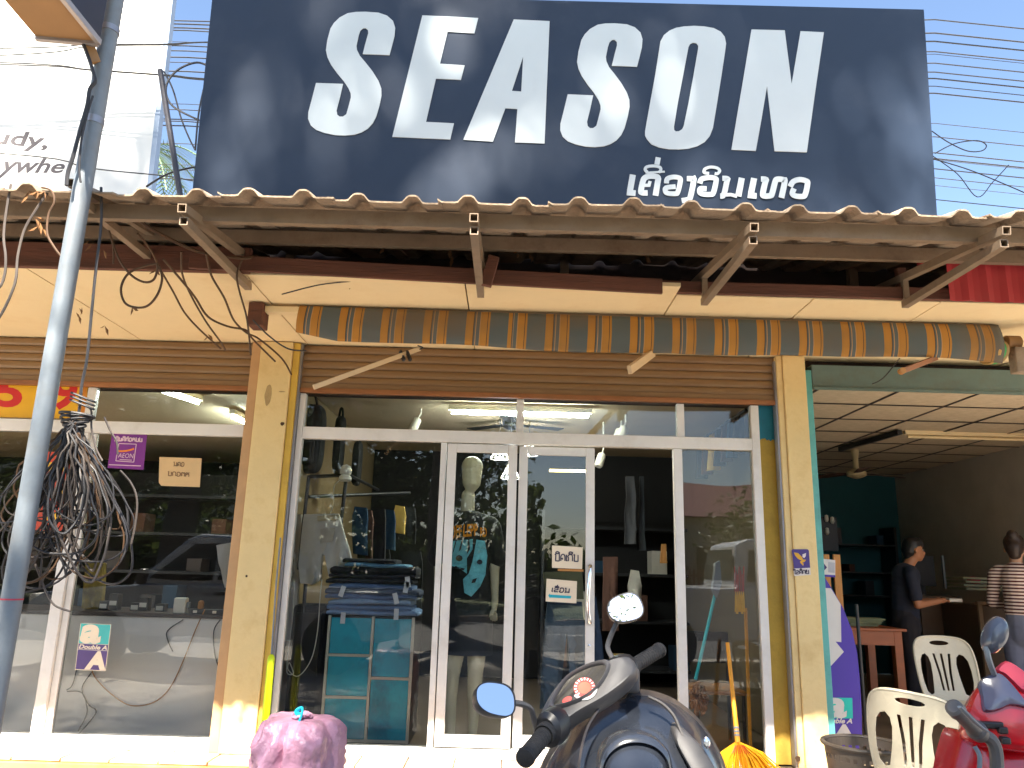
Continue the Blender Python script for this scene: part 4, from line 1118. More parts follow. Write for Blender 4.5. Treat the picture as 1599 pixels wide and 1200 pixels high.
# central hump, its rim and the right hand pocket
hump = [(942, 1300), (936, 1230), (938, 1192), (950, 1168), (972, 1154), (998, 1151), (1022, 1158), (1038, 1172), (1046, 1190), (1052, 1230), (1056, 1300)]
H0 = cr_smooth([at(x, y, 1.79) for x, y in hump], 4); hc = at(997, 1300, 1.72)
hl = lambda k, dy: [hc.lerp(p, k) + Vector((0, dy, 0)) for p in H0]
b = MB(); b.loft([hl(1.04, .05), hl(1.04, .0), hl(1.0, -.010), hl(.95, -.010), hl(.92, .004), hl(.70, -.03), hl(.4, -.06), hl(.05, -.075)], False, False, closed=False)
b.build('glovebox', m_sc, ls, smooth=True, ang=50)
pk = [(1052, 1138), (1062, 1134), (1080, 1150), (1100, 1172), (1122, 1215), (1130, 1260), (1100, 1260), (1082, 1210), (1066, 1180), (1055, 1158)]
P0 = px_loop(pk, Plane(at(1085, 1170, 1.825), (0, -.82, .57)))
b = MB(); b.loft([shrink(P0, 1.0, Vector((0, .04, 0))), shrink(P0, 1.0, Vector((0, -.006, 0))), shrink(P0, .93, Vector((0, -.014, 0))), shrink(P0, .8, Vector((0, -.016, 0)))], False, True); b.build('side_pocket', m_scm, ls, smooth=True, ang=50)
c = at(1103, 1160, 1.80); b = MB(); b.lathe([(.0, 0), (.010, .0), (.010, .006), (.007, .008), (0, .008)], c, 16, (0, -1, .1), sx=.7, sy=1.2); b.build('key_slot', m_chrome, ls, smooth=True)
b = MB(); b.tube(cr_smooth([at(x, y, 1.868 - .0007 * (y - 1095)) for x, y in [(1012, 1088), (1035, 1100), (1052, 1118), (1062, 1140), (1066, 1150)]], 4), .004, 6); b.build('trim_edge', m_scdust, ls, smooth=True)
b = MB(); b.tube(cr_smooth([at(x, y, 1.866 - .0009 * (y - 1095)) for x, y in [(935, 1108), (918, 1135), (908, 1170), (903, 1210), (902, 1260)]], 4), .003, 6); b.build('trim_edge', m_scdust, ls, smooth=True)
# cables behind the bars
for pts in ([(988, 1058), (990, 1070), (985, 1082), (978, 1092)], [(978, 1062), (972, 1074), (962, 1084)], [(992, 1064), (984, 1072), (975, 1066)]):
    b = MB(); b.tube(cr_smooth([at(x, y, 1.96) for x, y in pts], 4), .0045, 6); b.build('control_cable', m_black, sco, smooth=True)
# the rest of the machine below the picture edge
lx = 0.31
b = MB(); b.loft([[Vector((lx + s_ * .13, 1.86 - .0, z)) for s_, z in ((-1, .32), (1, .32), (1.3, .86), (-1.3, .86))], [Vector((lx + s_ * .10, 2.10, z)) for s_, z in ((-1, .40), (1, .40), (1.2, .95), (-1.2, .95))]])
b.build('front_fairing', m_sc, sco, smooth=True, bevel=.02)
b = MB(); b.box(lx - .14, lx + .14, 1.22, 1.88, .27, .32); b.build('footboard', m_scm, sco, bevel=.02)
b = MB(); b.loft([[Vector((lx + a * .09, 1.25, z)) for a, z in ((-1, .32), (1, .32), (1, .62), (-1, .62))], [Vector((lx + a * .15, .95, z)) for a, z in ((-1, .34), (1, .34), (1, .70), (-1, .70))], [Vector((lx + a * .10, .42, z)) for a, z in ((-1, .55), (1, .55), (1, .76), (-1, .76))]]); b.build('rear_body', m_sc, sco, bevel=.03)
b = MB(); b.loft([[Vector((lx + a * .07, 1.22, z)) for a, z in ((-1, .63), (1, .63), (.8, .70), (-.8, .70))], [Vector((lx + a * .13, .95, z)) for a, z in ((-1, .71), (1, .71), (.85, .77), (-.85, .77))], [Vector((lx + a * .11, .45, z)) for a, z in ((-1, .77), (1, .77), (.85, .82), (-.85, .82))]]); b.build('seat', m_rubber, sco, bevel=.02)
def wheel(par, c, R=.25):
    b = MB(); b.lathe([(R - .07, -.035), (R - .02, -.045), (R, -.02), (R, .02), (R - .02, .045), (R - .07, .035), (R - .07, -.035)], c, 28, (1, 0, 0)); o = b.build('wheel', m_rubber, par, smooth=True)
    b = MB(); b.lathe([(R - .065, -.025), (R - .065, .025), (R - .09, .02), (.05, .03), (.03, .05), (.03, -.05), (.05, -.03), (R - .09, -.02), (R - .065, -.025)], c, 20, (1, 0, 0)); b.build('rim', m_gal, o, smooth=True)
wheel(sco, (lx, 2.16, .25)); wheel(sco, (lx, .78, .25))
for s_ in (-1, 1):
    b = MB(); b.tube([(lx + s_ * .06, 2.16, .25), (lx + s_ * .055, 1.98, .80)], .017, 10); b.build('fork_leg', m_gal, sco, smooth=True)
b = MB(); b.lathe([(.0, .0), (.09, .005), (.085, .03), (0, .03)], (lx, .41, .66), 16, (0, -1, 0), sx=1.2, sy=.5); b.build('tail_light', m_dial, sco, smooth=True)

# ================================================================== RED SCOOTER at the right edge
m_red = M('scooter_red_paint', srgb(196, 16, 30), .25, var=.08, coat=.6); m_redp = M('scooter_faded_red', srgb(222, 60, 84), .35, var=.08)
m_vis = M('grey_smoked_screen', srgb(92, 92, 112), .18, var=.15, coat=.5)
rs = thing('scooter', 'red scooter with a smoked meter visor at the right edge', 'scooter', (1.6, 2.3, 0))
RP = Plane(at(1560, 1110, 2.30), (-.25, -.90, .35)); n = RP.n
Lr = px_loop([(1508, 1146), (1506, 1118), (1518, 1084), (1536, 1062), (1552, 1048), (1568, 1036), (1590, 1046), (1618, 1068), (1640, 1105), (1650, 1150), (1620, 1170), (1570, 1166), (1535, 1160)], RP)
b = MB(); b.loft([shrink(Lr, .8, -n * .12), shrink(Lr, .97, -n * .08), shrink(Lr, 1.0, -n * .03), shrink(Lr, .97, n * .004), shrink(Lr, .88, n * .014)]); b.build('handlebar_cowl', m_red, rs, smooth=True, ang=50)
Lp = px_loop([(1552, 1048), (1568, 1035), (1592, 1048), (1606, 1064), (1598, 1085), (1580, 1070), (1564, 1055)], RP)
b = MB(); b.loft([shrink(Lp, 1.0, -n * .01), shrink(Lp, 1.0, n * .018), shrink(Lp, .85, n * .026)]); b.build('cowl_peak', m_redp, rs, smooth=True, ang=50)
Lv = px_loop([(1527, 1068), (1545, 1056), (1560, 1056), (1580, 1076), (1597, 1098), (1602, 1108), (1575, 1104), (1555, 1112), (1534, 1113), (1530, 1092)], RP)
b = MB(); b.loft([shrink(Lv, 1.02, n * .0), shrink(Lv, 1.02, n * .02), shrink(Lv, .94, n * .03), shrink(Lv, .6, n * .034), shrink(Lv, .2, n * .036)]); b.build('meter_visor', m_vis, rs, smooth=True, ang=50)
Lb = px_loop([(1480, 1300), (1484, 1210), (1494, 1165), (1503, 1144), (1520, 1150), (1545, 1165), (1600, 1168), (1650, 1180), (1660, 1300)], Plane(at(1560, 1180, 2.38), (-.1, -1, .1)))
b = MB(); b.loft([shrink(Lb, .95, Vector((0, .10, 0))), shrink(Lb, 1.0, Vector((0, .05, 0))), shrink(Lb, 1.0, Vector((0, 0, 0))), shrink(Lb, .9, Vector((0, -.025, 0))), shrink(Lb, .5, Vector((0, -.04, 0)))]); b.build('front_panel', m_red, rs, smooth=True, ang=50)
for (px, py, sx_) in [(1545, 1134, .030), (1562, 1142, .012), (1566, 1158, .012)]:
    c = RP.at(px, py, .016); b = MB(); b.box(c.x - sx_, c.x + sx_, c.y - .012, c.y + .01, c.z - .009, c.z + .009); b.build('switch', m_black, rs, bevel=.004)
eg, ig = at(1488, 1104, 2.10), at(1530, 1146, 2.2)
def grip2(e, i_, par):
    d = (Vector(i_) - Vector(e)); L = d.length
    b = MB(); b.lathe([(.014, 0), (.0215, .005), (.0225, .03), (.019, .04), (.020, L * .8), (.026, L * .85), (.024, L)], e, 18, d.normalized()); return b.build('grip', m_scm, par, smooth=True, ang=30)
grip2(eg, ig, rs)
b = MB(); b.tube(cr_smooth([at(1498, 1104, 2.04), at(1520, 1126, 2.06), at(1540, 1142, 2.12)], 4), .006, 8, flat=.6); b.build('brake_lever', m_gal, rs, smooth=True)
b = MB(); b.tube(cr_smooth([at(1530, 1146, 2.2), at(1548, 1156, 2.2), at(1556, 1180, 2.2), at(1556, 1230, 2.2)], 5), .017, 10); b.build('bar_clamp', m_scm, rs, smooth=True)
b = MB(); b.tube(cr_smooth([at(1522, 1166, 2.19), at(1530, 1185, 2.18), at(1526, 1230, 2.18)], 5), .006, 8); b.build('control_cable', m_gal, rs, smooth=True)
# mirror of the red scooter seen from behind
c = at(1552, 992, 2.28)
u_, w_ = Vector((1, 0, 0)), Vector((0, 0, 1))
Lm = []
for i in range(28):
    a = 2 * math.pi * i / 28
    x = .040 * math.cos(a); z = .052 * math.sin(a)
    Lm.append(c + u_ * (x * .85 - z * -.35) + w_ * z)
b = MB(); b.loft([shrink(Lm, .3, Vector((0, -.034, 0))), shrink(Lm, .7, Vector((0, -.028, 0))), shrink(Lm, .95, Vector((0, -.012, 0))), shrink(Lm, 1, Vector((0, .004, 0))), shrink(Lm, .95, Vector((0, .008, 0)))])
mo = b.build('mirror', M('mirror_shell_grey', srgb(70, 74, 84), .2, var=.1, coat=.5), rs, smooth=True)
b = MB(); b.tube(cr_smooth([at(1540, 1010, 2.27), at(1544, 1030, 2.27), at(1552, 1052, 2.3)], 4), .008, 8); b.build('mirror_stem', m_gal, mo, smooth=True)
rx = at(1590, 1150, 2.3).x
wheel(rs, (rx, 2.62, .25)); wheel(rs, (rx, 1.30, .25))
b = MB(); b.loft([[Vector((rx + a * .12, 2.30, z)) for a, z in ((-1, .35), (1, .35), (1.2, .8), (-1.2, .8))], [Vector((rx + a * .09, 2.56, z)) for a, z in ((-1, .45), (1, .45), (1.2, .85), (-1.2, .85))]]); b.build('front_fairing', m_red, rs, bevel=.02)
b = MB(); b.box(rx - .13, rx + .13, 1.72, 2.32, .27, .32); b.build('footboard', m_scm, rs, bevel=.02)
b = MB(); b.loft([[Vector((rx + a * .1, 1.78, z)) for a, z in ((-1, .32), (1, .32), (1, .66), (-1, .66))], [Vector((rx + a * .13, 1.45, z)) for a, z in ((-1, .34), (1, .34), (1, .72), (-1, .72))], [Vector((rx + a * .09, .95, z)) for a, z in ((-1, .55), (1, .55), (1, .78), (-1, .78))]]); b.build('rear_body', m_red, rs, bevel=.03)
b = MB(); b.loft([[Vector((rx + a * .07, 1.76, z)) for a, z in ((-1, .67), (1, .67), (.8, .73), (-.8, .73))], [Vector((rx + a * .12, 1.45, z)) for a, z in ((-1, .73), (1, .73), (.85, .80), (-.85, .80))], [Vector((rx + a * .1, .98, z)) for a, z in ((-1, .79), (1, .79), (.85, .84), (-.85, .84))]]); b.build('seat', m_rubber, rs, bevel=.02)

# ================================================================== WHITE PLASTIC CHAIRS
m_chair = M('cream_chair_plastic', srgb(208, 198, 172), .42, var=.06, scale=4, dirt=(srgb(170, 155, 125), .35, 6))
def ellipse(cx, cz, rx_, rz_, n=20, tilt=0.0):
    return [(cx + rx_ * math.cos(a) * math.cos(tilt) - rz_ * math.sin(a) * math.sin(tilt), cz + rx_ * math.cos(a) * math.sin(tilt) + rz_ * math.sin(a) * math.cos(tilt)) for a in [2 * math.pi * i / n for i in range(n)]]
def make_chair(label):
    t = thing('plastic_chair', label, 'chair', (0, 0, 0), 'white plastic chairs')
    # back: one moulded sheet with handle hole, two side openings and slots; front faces +y
    outer = [(-.19, .40), (-.215, .52), (-.222, .66), (-.215, .76), (-.195, .815), (-.155, .845), (-.09, .857), (0, .86), (.09, .857), (.155, .845), (.195, .815), (.215, .76), (.222, .66), (.215, .52), (.19, .40)]
    holes = [ellipse(0, .812, .072, .017)]
    for s_ in (-1, 1):
        holes.append([(s_ * x, z) for x, z in [(.168, .47), (.182, .54), (.184, .62), (.176, .69), (.155, .725), (.128, .735), (.104, .71), (.094, .66), (.098, .58), (.108, .50), (.115, .455), (.14, .445)]])
    for (xt, xb) in ((-.058, -.035), (0, 0), (.058, .035)):
        holes.append([(xt - .009, .735), (xt + .009, .735), ((xt + xb) / 2 + .0085 - .006 * (xt > 0) + .006 * (xt < 0), .60), (xb + .007, .475), (xb - .007, .475), ((xt + xb) / 2 - .0085 - .006 * (xt > 0) + .006 * (xt < 0), .60)])
    def pl3(p): return Vector((p[0], 0, p[1]))
    bm = bmesh.new()
    q = MB(); q.slab([[pl3(p) for p in L] for L in [outer] + holes], (0, -1, 0), .006)
    me = bpy.data.meshes.new('backrest'); me.from_pydata(q.v, [], q.f); bm.from_mesh(me)
    bmesh.ops.remove_doubles(bm, verts=bm.verts, dist=.0004)
    bmesh.ops.subdivide_edges(bm, edges=[e for e in bm.edges if e.calc_length() > .07], cuts=2, use_grid_fill=False)
    bmesh.ops.triangulate(bm, faces=bm.faces)
    for v_ in bm.verts:
        x, y, z = v_.co
        v_.co.y = y - .205 + (.42 - z) * .28 * (1 if z > .42 else .5) + (x * x) * 1.0
    bmesh.ops.recalc_face_normals(bm, faces=bm.faces)
    bm.to_mesh(me); bm.free(); me.materials.append(m_chair)
    o = bpy.data.objects.new('backrest', me); COL.objects.link(o); o.parent = t
    bv = o.modifiers.new('bevel', 'BEVEL'); bv.width = .0022; bv.segments = 2; bv.limit_method = 'ANGLE'; bv.angle_limit = math.radians(50)
    # rolled rim round the back
    rim = [Vector((x * 1.005, -.205 + (.42 - z) * .28 * (1 if z > .42 else .5) + x * x * 1.0, z)) for x, z in outer]
    q = MB(); q.tube(cr_smooth(rim, 4), .0085, 7); q.build('back_rim', m_chair, t, smooth=True)
    q = MB()
    sl = []
    for (y, w, z) in [(-.20, .185, .415), (-.10, .205, .405), (.05, .215, .408), (.17, .212, .418), (.215, .20, .41), (.23, .19, .385)]:
        sl.append([Vector((-w, y, z + .012)), Vector((-w * .8, y, z)), Vector((0, y, z - .006)), Vector((w * .8, y, z)), Vector((w, y, z + .012)), Vector((w, y, z - .018)), Vector((0, y, z - .016)), Vector((-w, y, z - .018))])
    q.loft(sl); q.build('seat', m_chair, t, smooth=True, ang=60)
    for (sx_, sy_) in ((-1, 1), (1, 1), (-1, -1), (1, -1)):
        q = MB()
        tx, ty = sx_ * .185, (.18 if sy_ > 0 else -.18); bx, by = sx_ * .225, (.225 if sy_ > 0 else -.245)
        a1, a2 = .028, .020
        def ring(x, y, z, a): return [Vector((x - sx_ * a, y, z)), Vector((x + sx_ * .006, y - sy_ * 0, z)), Vector((x + sx_ * .006, y - sy_ * a, z)), Vector((x, y - sy_ * a, z)), Vector((x, y - sy_ * .006, z)), Vector((x - sx_ * a, y - sy_ * .006, z))]
        q.loft([ring(tx, ty, .41, a1 * 1.3), ring((tx + bx) / 2, (ty + by) / 2, .2, a1), ring(bx, by, 0.0, a2)]); q.build('leg', m_chair, t)
    return t
def place(root, loc, rz): root.location = loc; root.rotation_euler = (0, 0, rz)
ch1 = make_chair('cream plastic chair turned away, nearest the street beside the red scooter')
p = at(1432, 1180, 4.2); place(ch1, (p.x + .04, 4.32, 0.0), math.radians(-38)); ch1.scale = (.94, .94, .94); ch1.rotation_euler.y = math.radians(5)
ch2 = dup(ch1, label='white plastic chair facing the street inside the copy shop entrance')
p = at(1480, 1000, 5.75); place(ch2, (p.x, 5.62, FLOOR - .012), math.radians(180 - 4))

# ================================================================== LAUNDRY BASKET, BROOM, BANNER
m_bask = M('grey_basket_plastic', srgb(84, 74, 64), .45, var=.15, scale=8)
bc = at(1348, 1160, 4.55); zt = at(1345, 1162, 4.55).z
bk = thing('laundry_basket', 'dark grey perforated plastic basket next to the purple banner', 'basket', (bc.x, 4.55, 0))
NB, RB = 64, 20
q = MB()
rad = lambda z: .155 + .05 * (z / zt)
v = []; f = []
for j in range(RB + 1):
    z = zt * j / RB
    for i in range(NB):
        a = 2 * math.pi * i / NB; v.append((bc.x + rad(z) * math.cos(a), 4.55 + rad(z) * math.sin(a), z))
for j in range(RB):
    for i in range(NB):
        if j % 2 == 1 and i % 2 == 1 and 1 < j < RB - 1 and j % 8 != 7: continue
        l = (i + 1) % NB; f.append((j * NB + i, j * NB + l, (j + 1) * NB + l, (j + 1) * NB + i))
q.add(v, f); o = q.build('basket_wall', m_bask, bk); s_ = o.modifiers.new('solid', 'SOLIDIFY'); s_.thickness = .004
q = MB(); q.tube([(bc.x + (rad(zt) + .006) * math.cos(a), 4.55 + (rad(zt) + .006) * math.sin(a), zt) for a in [2 * math.pi * i / 40 for i in range(40)]], .012, 8, closed=True); q.build('rim', m_bask, bk, smooth=True)
q = MB(); q.lathe([(.001, .004), (.155, .004), (.155, .01), (.001, .01)], (bc.x, 4.55, 0), 30); q.build('bottom', m_bask, bk)
m_cl = M('cloth_heap', srgb(120, 60, 60), .9, var=.5, scale=14)
b = MB(); v = []; f = []
for j in range(9):
    for i in range(24):
        r_ = .17 * j / 8; a = 2 * math.pi * i / 24
        v.append((bc.x + r_ * math.cos(a), 4.55 + r_ * math.sin(a), zt * .62 + .07 * noise.noise(Vector((r_ * 14 * math.cos(a), r_ * 14 * math.sin(a), 1)))))
for j in range(8):
    for i in range(24):
        l = (i + 1) % 24; f.append((j * 24 + i, j * 24 + l, (j + 1) * 24 + l, (j + 1) * 24 + i))
b.add(v, f); b.build('cloth_heap', m_cl, smooth=True, label='crumpled reddish cloths lying inside the perforated basket', cat='cloths')

m_by = M('broom_yellow_bristle', srgb(238, 172, 20), .75, var=.2, scale=20, stretch=(8, 8, 1)); m_byw = M('broom_bamboo', srgb(222, 150, 30), .5, var=.15, scale=6); m_bind = M('broom_binding', srgb(110, 112, 120), .5)
p0, p1 = at(1136, 1004, 5.33), at(1152, 1160, 5.14)
br = thing('broom', 'yellow fan broom with bamboo handle leaning on the right window pane', 'broom', (p1.x, 5.1, FLOOR))
q = MB(); q.tube([p0, p0.lerp(p1, .5), p1], [.0125, .0135, .016], 12); q.build('handle', m_byw, br, smooth=True)
for t in (.86, .895, .93):
    c = p0.lerp(p1, t); q = MB(); q.lathe([(.0172, -.006), (.0185, 0), (.0172, .006)], c, 14, p1 - p0); q.build('binding', m_bind, br, smooth=True)
q = MB()
rnd = random.Random(3)
for k in range(150):
    a = rnd.uniform(-.75, 1.0); d = (p1 - p0).normalized()
    tip = p1 + Vector((math.sin(a) * .30, rnd.uniform(-.05, .02), -.20 * math.cos(a * .8) + rnd.uniform(-.01, .01)))
    if tip.z < .155: tip.z = .155 + rnd.uniform(0, .01)
    st = p1 + Vector((a * .018, rnd.uniform(-.012, .012), .0))
    md = st.lerp(tip, .5) + Vector((a * .02, 0, .012))
    q.tube([st, md, tip], [.003, .006, .004], 3)
q.build('bristles', m_by, br)
q = MB()
for k in range(10):
    a = -.6 + 1.5 * k / 9; st = p1 + Vector((math.sin(a) * .035, -.02, -.01)); q.tube([st, st + Vector((math.sin(a) * .05, -.014, -.045))], .0015, 4)
q.build('stitching', m_dial, br)

m_pur = M('banner_purple', srgb(72, 48, 158), .55, var=.06, scale=3); m_banw = M('banner_white', srgb(212, 204, 200), .6, var=.05); m_bant = M('banner_teal', srgb(20, 190, 176), .55)
bn = thing('banner', 'purple curved standing banner with white arrow and Double A logo behind the right pillar', 'banner', (2.35, 5.62, FLOOR))
BNP = facing(5.58)
edge = [(1276, 896), (1288, 903), (1300, 922), (1316, 950), (1330, 985), (1338, 1020), (1342, 1060), (1345, 1110), (1346, 1180), (1346, 1215), (1268, 1215)]
q = MB(); q.slab([on(BNP, edge)], BNP.n, .006); q.build('banner_panel', m_pur, bn)
q = MB(); q.slab([on(BNP, [(1272, 917), (1297, 919), (1312, 944), (1313, 1003), (1304, 1002), (1317, 1018), (1284, 1054), (1272, 1056)], .0065)], BNP.n, .0015); q.build('arrow', m_banw, bn)
q = MB(); q.slab([on(BNP, [(1270, 1089), (1330, 1090), (1331, 1122), (1270, 1121)], .0065)], BNP.n, .0015); q.build('logo_field', m_bant, bn)
text_on(BNP, 'a', [(1283, 1089), (1318, 1090), (1324, 1122), (1286, 1121)], m_banw, bn, off=.0085, bold=.04, shear=.2)
text_on(BNP, 'Double A', [(1283, 1121), (1331, 1122), (1330, 1130), (1281, 1129)], m_banw, bn, off=.0085, bold=.03, shear=.15)
text_on(BNP, 'A', [(1304, 1131), (1331, 1131), (1338, 1162), (1296, 1160)], m_banw, bn, off=.0085, bold=.06, shear=0)
text_on(BNP, '1', [(1299, 1172), (1308, 1172), (1308, 1190), (1299, 1190)], m_banw, bn, off=.0085, bold=.03)
q = MB(); q.lathe([(.012, 0), (.012, 1.02)], (BNP.at(1351, 1100).x, 5.60, FLOOR), 10); q.build('banner_pole', m_black, bn, smooth=True)
q = MB(); q.box(2.1 + .05, 2.55, 5.56, 5.7, FLOOR, FLOOR + .02); q.build('banner_foot', m_black, bn)
cd = thing('pay_card', 'small white card with a purple arrow fixed above the purple banner', 'sign card', (2.3, 5.575, 1.3))
CDP = facing(5.575)
q = MB(); q.slab([on(CDP, [(1277, 872), (1304, 875), (1304, 902), (1277, 899)])], CDP.n, .003); q.build('card', m_banw, cd)
q = MB(); q.slab([on(CDP, [(1277, 897), (1304, 898.5), (1304, 902), (1277, 900)], .0035)], CDP.n, .001); q.build('card_base_line', m_pur, cd)
q = MB(); q.slab([on(CDP, [(1278, 882.5), (1286, 883), (1286, 880), (1291, 886.5), (1286, 892), (1286, 889.5), (1278, 889)], .0035)], CDP.n, .001); q.build('arrow', M('deep_purple_ink', srgb(50, 30, 100), .6), cd)
q = MB(); q.slab([on(CDP, [(1293, 878), (1303, 879), (1303, 895), (1293, 894)], .0035)], CDP.n, .001); q.build('code_field', M('pale_grey_print', srgb(176, 172, 180), .6), cd)
for (px0, px1) in ((1284, 1295), (1300, 1312)):
    pass
bs_ = thing('pallet_board', 'pale wooden slats standing behind the purple banner', 'boards', (2.4, 5.7, FLOOR))
for (pa, pb) in ((1285, 1294), (1300, 1311)):
    a = at(pa, 866, 5.75); c = at(pb, 866, 5.75); q = MB(); q.box(a.x, c.x, 5.74, 5.76, FLOOR, a.z); q.build('slat', m_woodlight, bs_, bevel=.003)
# sticker with a gold bird on the right pillar
st = thing('sticker', 'purple sticker with a gold bird on the right pillar', 'sticker', (2.05, 5.328, 1.4))
TP = facing(5.3285)
q = MB(); q.slab([on(TP, [(1236, 860), (1238, 858), (1261, 858), (1263, 860), (1265, 887), (1240, 888)])], TP.n, .001); q.build('purple_field', M('sticker_purple', srgb(62, 44, 120), .45), st)
q = MB(); q.slab([on(TP, [(1239, 888), (1265, 887), (1266, 898), (1240, 900)])], TP.n, .001); q.build('white_field', m_banw, st)
q = MB(); q.slab([on(TP, [(1239.5, 863), (1246, 864), (1252, 870), (1254, 874), (1258.5, 874.5), (1256.5, 877.5), (1252.5, 879), (1255, 881), (1254, 884), (1249.5, 879), (1249, 877), (1252, 876), (1246, 873), (1241.5, 868)], .0012)], TP.n, .001); q.build('bird', M('sticker_gold', srgb(214, 160, 30), .45), st)
q = MB(); q.slab([on(TP, [(1253, 866), (1258.5, 864), (1258, 869), (1255.5, 872), (1253, 870)], .0012)], TP.n, .001); q.build('wing', m_banw, st)
# ================================================================== SMALL LETTERING ON PAPER AND STICKERS
LAO = {
 'e': ([[(.1, 1), (.08, .1), (.25, 0)]], .3),
 'y': ([[(.1, .6), (.1, 1), (.3, 1), (.3, .5), (.1, .5), (.1, .1), (.3, 0), (.7, 0), (.8, .2), (.8, 1)]], .95),
 'n': ([[(.05, .9), (.2, 1), (.2, .1), (.05, 0)], [(.2, .1), (.7, .1), (.85, 0)], [(.75, 1), (.75, .1)]], .95),
 'd': ([[(.1, 0), (.1, .7), (.3, 1), (.6, 1), (.75, .7), (.75, 0)], [(.1, .3), (.35, .4), (.35, .2)]], .9),
 't': ([[(.1, 0), (.1, .8), (.25, 1), (.42, .8), (.6, 1), (.75, .8), (.75, 0)], [(.1, .3), (.35, .4)]], .9),
 'o': ([[(.12, .6), (.25, 1), (.6, 1), (.75, .7), (.75, .3), (.55, 0), (.2, 0), (.08, .2), (.3, .45)]], .9),
 'h': ([[(.75, 1.05), (.5, .9), (.2, 1), (.08, .7), (.3, .55), (.6, .7), (.75, .4), (.75, 0)], [(.1, .5), (.1, 0)]], .9),
 'b': ([[(.05, .9), (.2, 1), (.15, .1), (.3, 0), (.7, 0), (.75, .2), (.75, 1)]], .9),
 'p': ([[(.05, .9), (.2, 1), (.15, .1), (.3, 0), (.7, 0), (.75, .2), (.75, 1.4)]], .9),
 'k': ([[(.1, 0), (.12, .5), (.02, .7), (.25, 1), (.6, 1), (.75, .75), (.75, 0)]], .9),
 'l': ([[(.1, .8), (.3, 1), (.65, .95), (.7, .6), (.4, .5), (.15, .35), (.2, 0), (.5, .05), (.78, 0)]], .9),
 'i': ([[(-.75, 1.15), (-.6, 1.4), (-.3, 1.4), (-.15, 1.15), (-.75, 1.15)]], 0),
 'I': ([[(-.75, 1.15), (-.6, 1.4), (-.3, 1.4), (-.15, 1.15), (-.75, 1.15)], [(-.15, 1.15), (-.12, 1.45)]], 0),
 'u': ([[(-.75, 1.2), (-.6, 1.4), (-.3, 1.4), (-.1, 1.2), (-.2, 1.15), (-.75, 1.2)], [(-.35, 1.5), (-.35, 1.8)]], 0),
 '2': ([[(-.5, 1.2), (-.3, 1.35), (-.2, 1.2), (-.1, 1.5)]], 0),
 ' ': ([], .4),
}
def lao_on(pl, body, quad, mat, par, width, off=.002, name='lettering'):
    TL, TR, BR, BL = [pl.at(*p, off) for p in quad]
    tot = sum(LAO[c][1] for c in body)
    q = MB(); x = 0; k = 0
    for c in body:
        st, w = LAO[c]
        for s_ in st:
            P = []
            for (a, h) in s_:
                u = (x + a) / tot; P.append(BL.lerp(BR, u) + (TL.lerp(TR, u) - BL.lerp(BR, u)) * h)
            q.ribbon(P if len(P) < 4 else cr_smooth(P, 3), width, pl.n, .0006, off=.0002 * k); k += 1
        x += w
    return q.build(name, mat, par)
GF = facing(5.3995)          # papers stuck on the outside of the sliding door glass
pp = thing('paper_notice', 'paper notice with a Lao word on the sliding door, beside the handle', 'notice', tuple(GP.at(888, 870)) if False else tuple(at(888, 870, 5.42)))
D2 = facing(5.4415)
q = MB(); q.slab([on(D2, [(862, 852), (910, 855), (909, 889), (862, 887)])], D2.n, .0012); q.build('sheet', m_paper, pp)
lao_on(D2, 'pditektIb'.replace('t', 'k', 1) if False else 'pidekIb', [(866, 866), (904, 867), (904, 877), (866, 876)], m_ink, pp, .008)
q = MB(); q.slab([on(D2, [(871, 888.5), (911, 889.5), (911, 893), (871, 892)])], D2.n, .001); q.build('tape_strip', m_woodlight, pp)
pp2 = thing('paper_notice', 'paper notice with a turquoise arrow pointing left on the sliding door', 'notice', tuple(at(877, 923, 5.42)))
q = MB(); q.slab([on(D2, [(853.5, 904), (901, 908), (900, 942.5), (852, 939.5)])], D2.n, .0012); q.build('sheet', m_paper, pp2)
lao_on(D2, 'eluon', [(862, 918), (891, 919.5), (890, 926), (861, 924)], m_ink, pp2, .008)
q = MB(); q.slab([on(D2, [(856, 930.2), (858.8, 927), (859, 928.8), (892, 931), (891, 935), (859, 933.4), (859, 935)], .002)], D2.n, .001); q.build('arrow', M('turquoise_ink', srgb(20, 170, 190), .6), pp2)
LG = facing(5.4235)
m_aeon = M('violet_sticker', srgb(122, 40, 132), .5, var=.05); m_pink = M('pale_pink_print', srgb(226, 190, 200), .6); m_orp = M('orange_print', srgb(236, 130, 30), .6)
ae = thing('sticker', 'violet sticker lettered AEON on the left shop window', 'sticker', tuple(at(200, 705, 5.42)))
q = MB(); q.slab([on(LG, [(175, 677), (230, 678), (224, 734), (168, 731)])], LG.n, .001); q.build('field', m_aeon, ae)
lao_on(LG, 'yindIt2ohbb', [(180, 684), (223, 685), (223, 690), (179, 689)], m_pink, ae, .008)
F_ = [(186, 693), (213, 694), (209, 722), (181, 720)]
q = MB()
for i in range(4): q.ribbon([LG.at(*F_[i], .0012), LG.at(*F_[(i + 1) % 4], .0012)], .005, LG.n, .0005, off=.0002 * i)
q.build('square_outline', m_pink, ae)
q = MB(); q.ribbon([LG.at(*p, .0013) for p in [(184.5, 704.5), (190, 705), (197, 704.5), (204, 703), (209.5, 701)]], .013, LG.n, .0006); q.build('swoosh', m_orp, ae)
text_on(LG, 'AEON', [(186, 708), (209, 709), (208, 716), (184, 715)], m_pink, ae, off=.0018, bold=.0)
q = MB(); q.ribbon([LG.at(170, 726, .0013), LG.at(220, 728, .0013)], .006, LG.n, .0006); q.ribbon([LG.at(187, 718, .0013), LG.at(206, 719, .0013)], .005, LG.n, .0006); q.build('small_print', m_pink, ae)
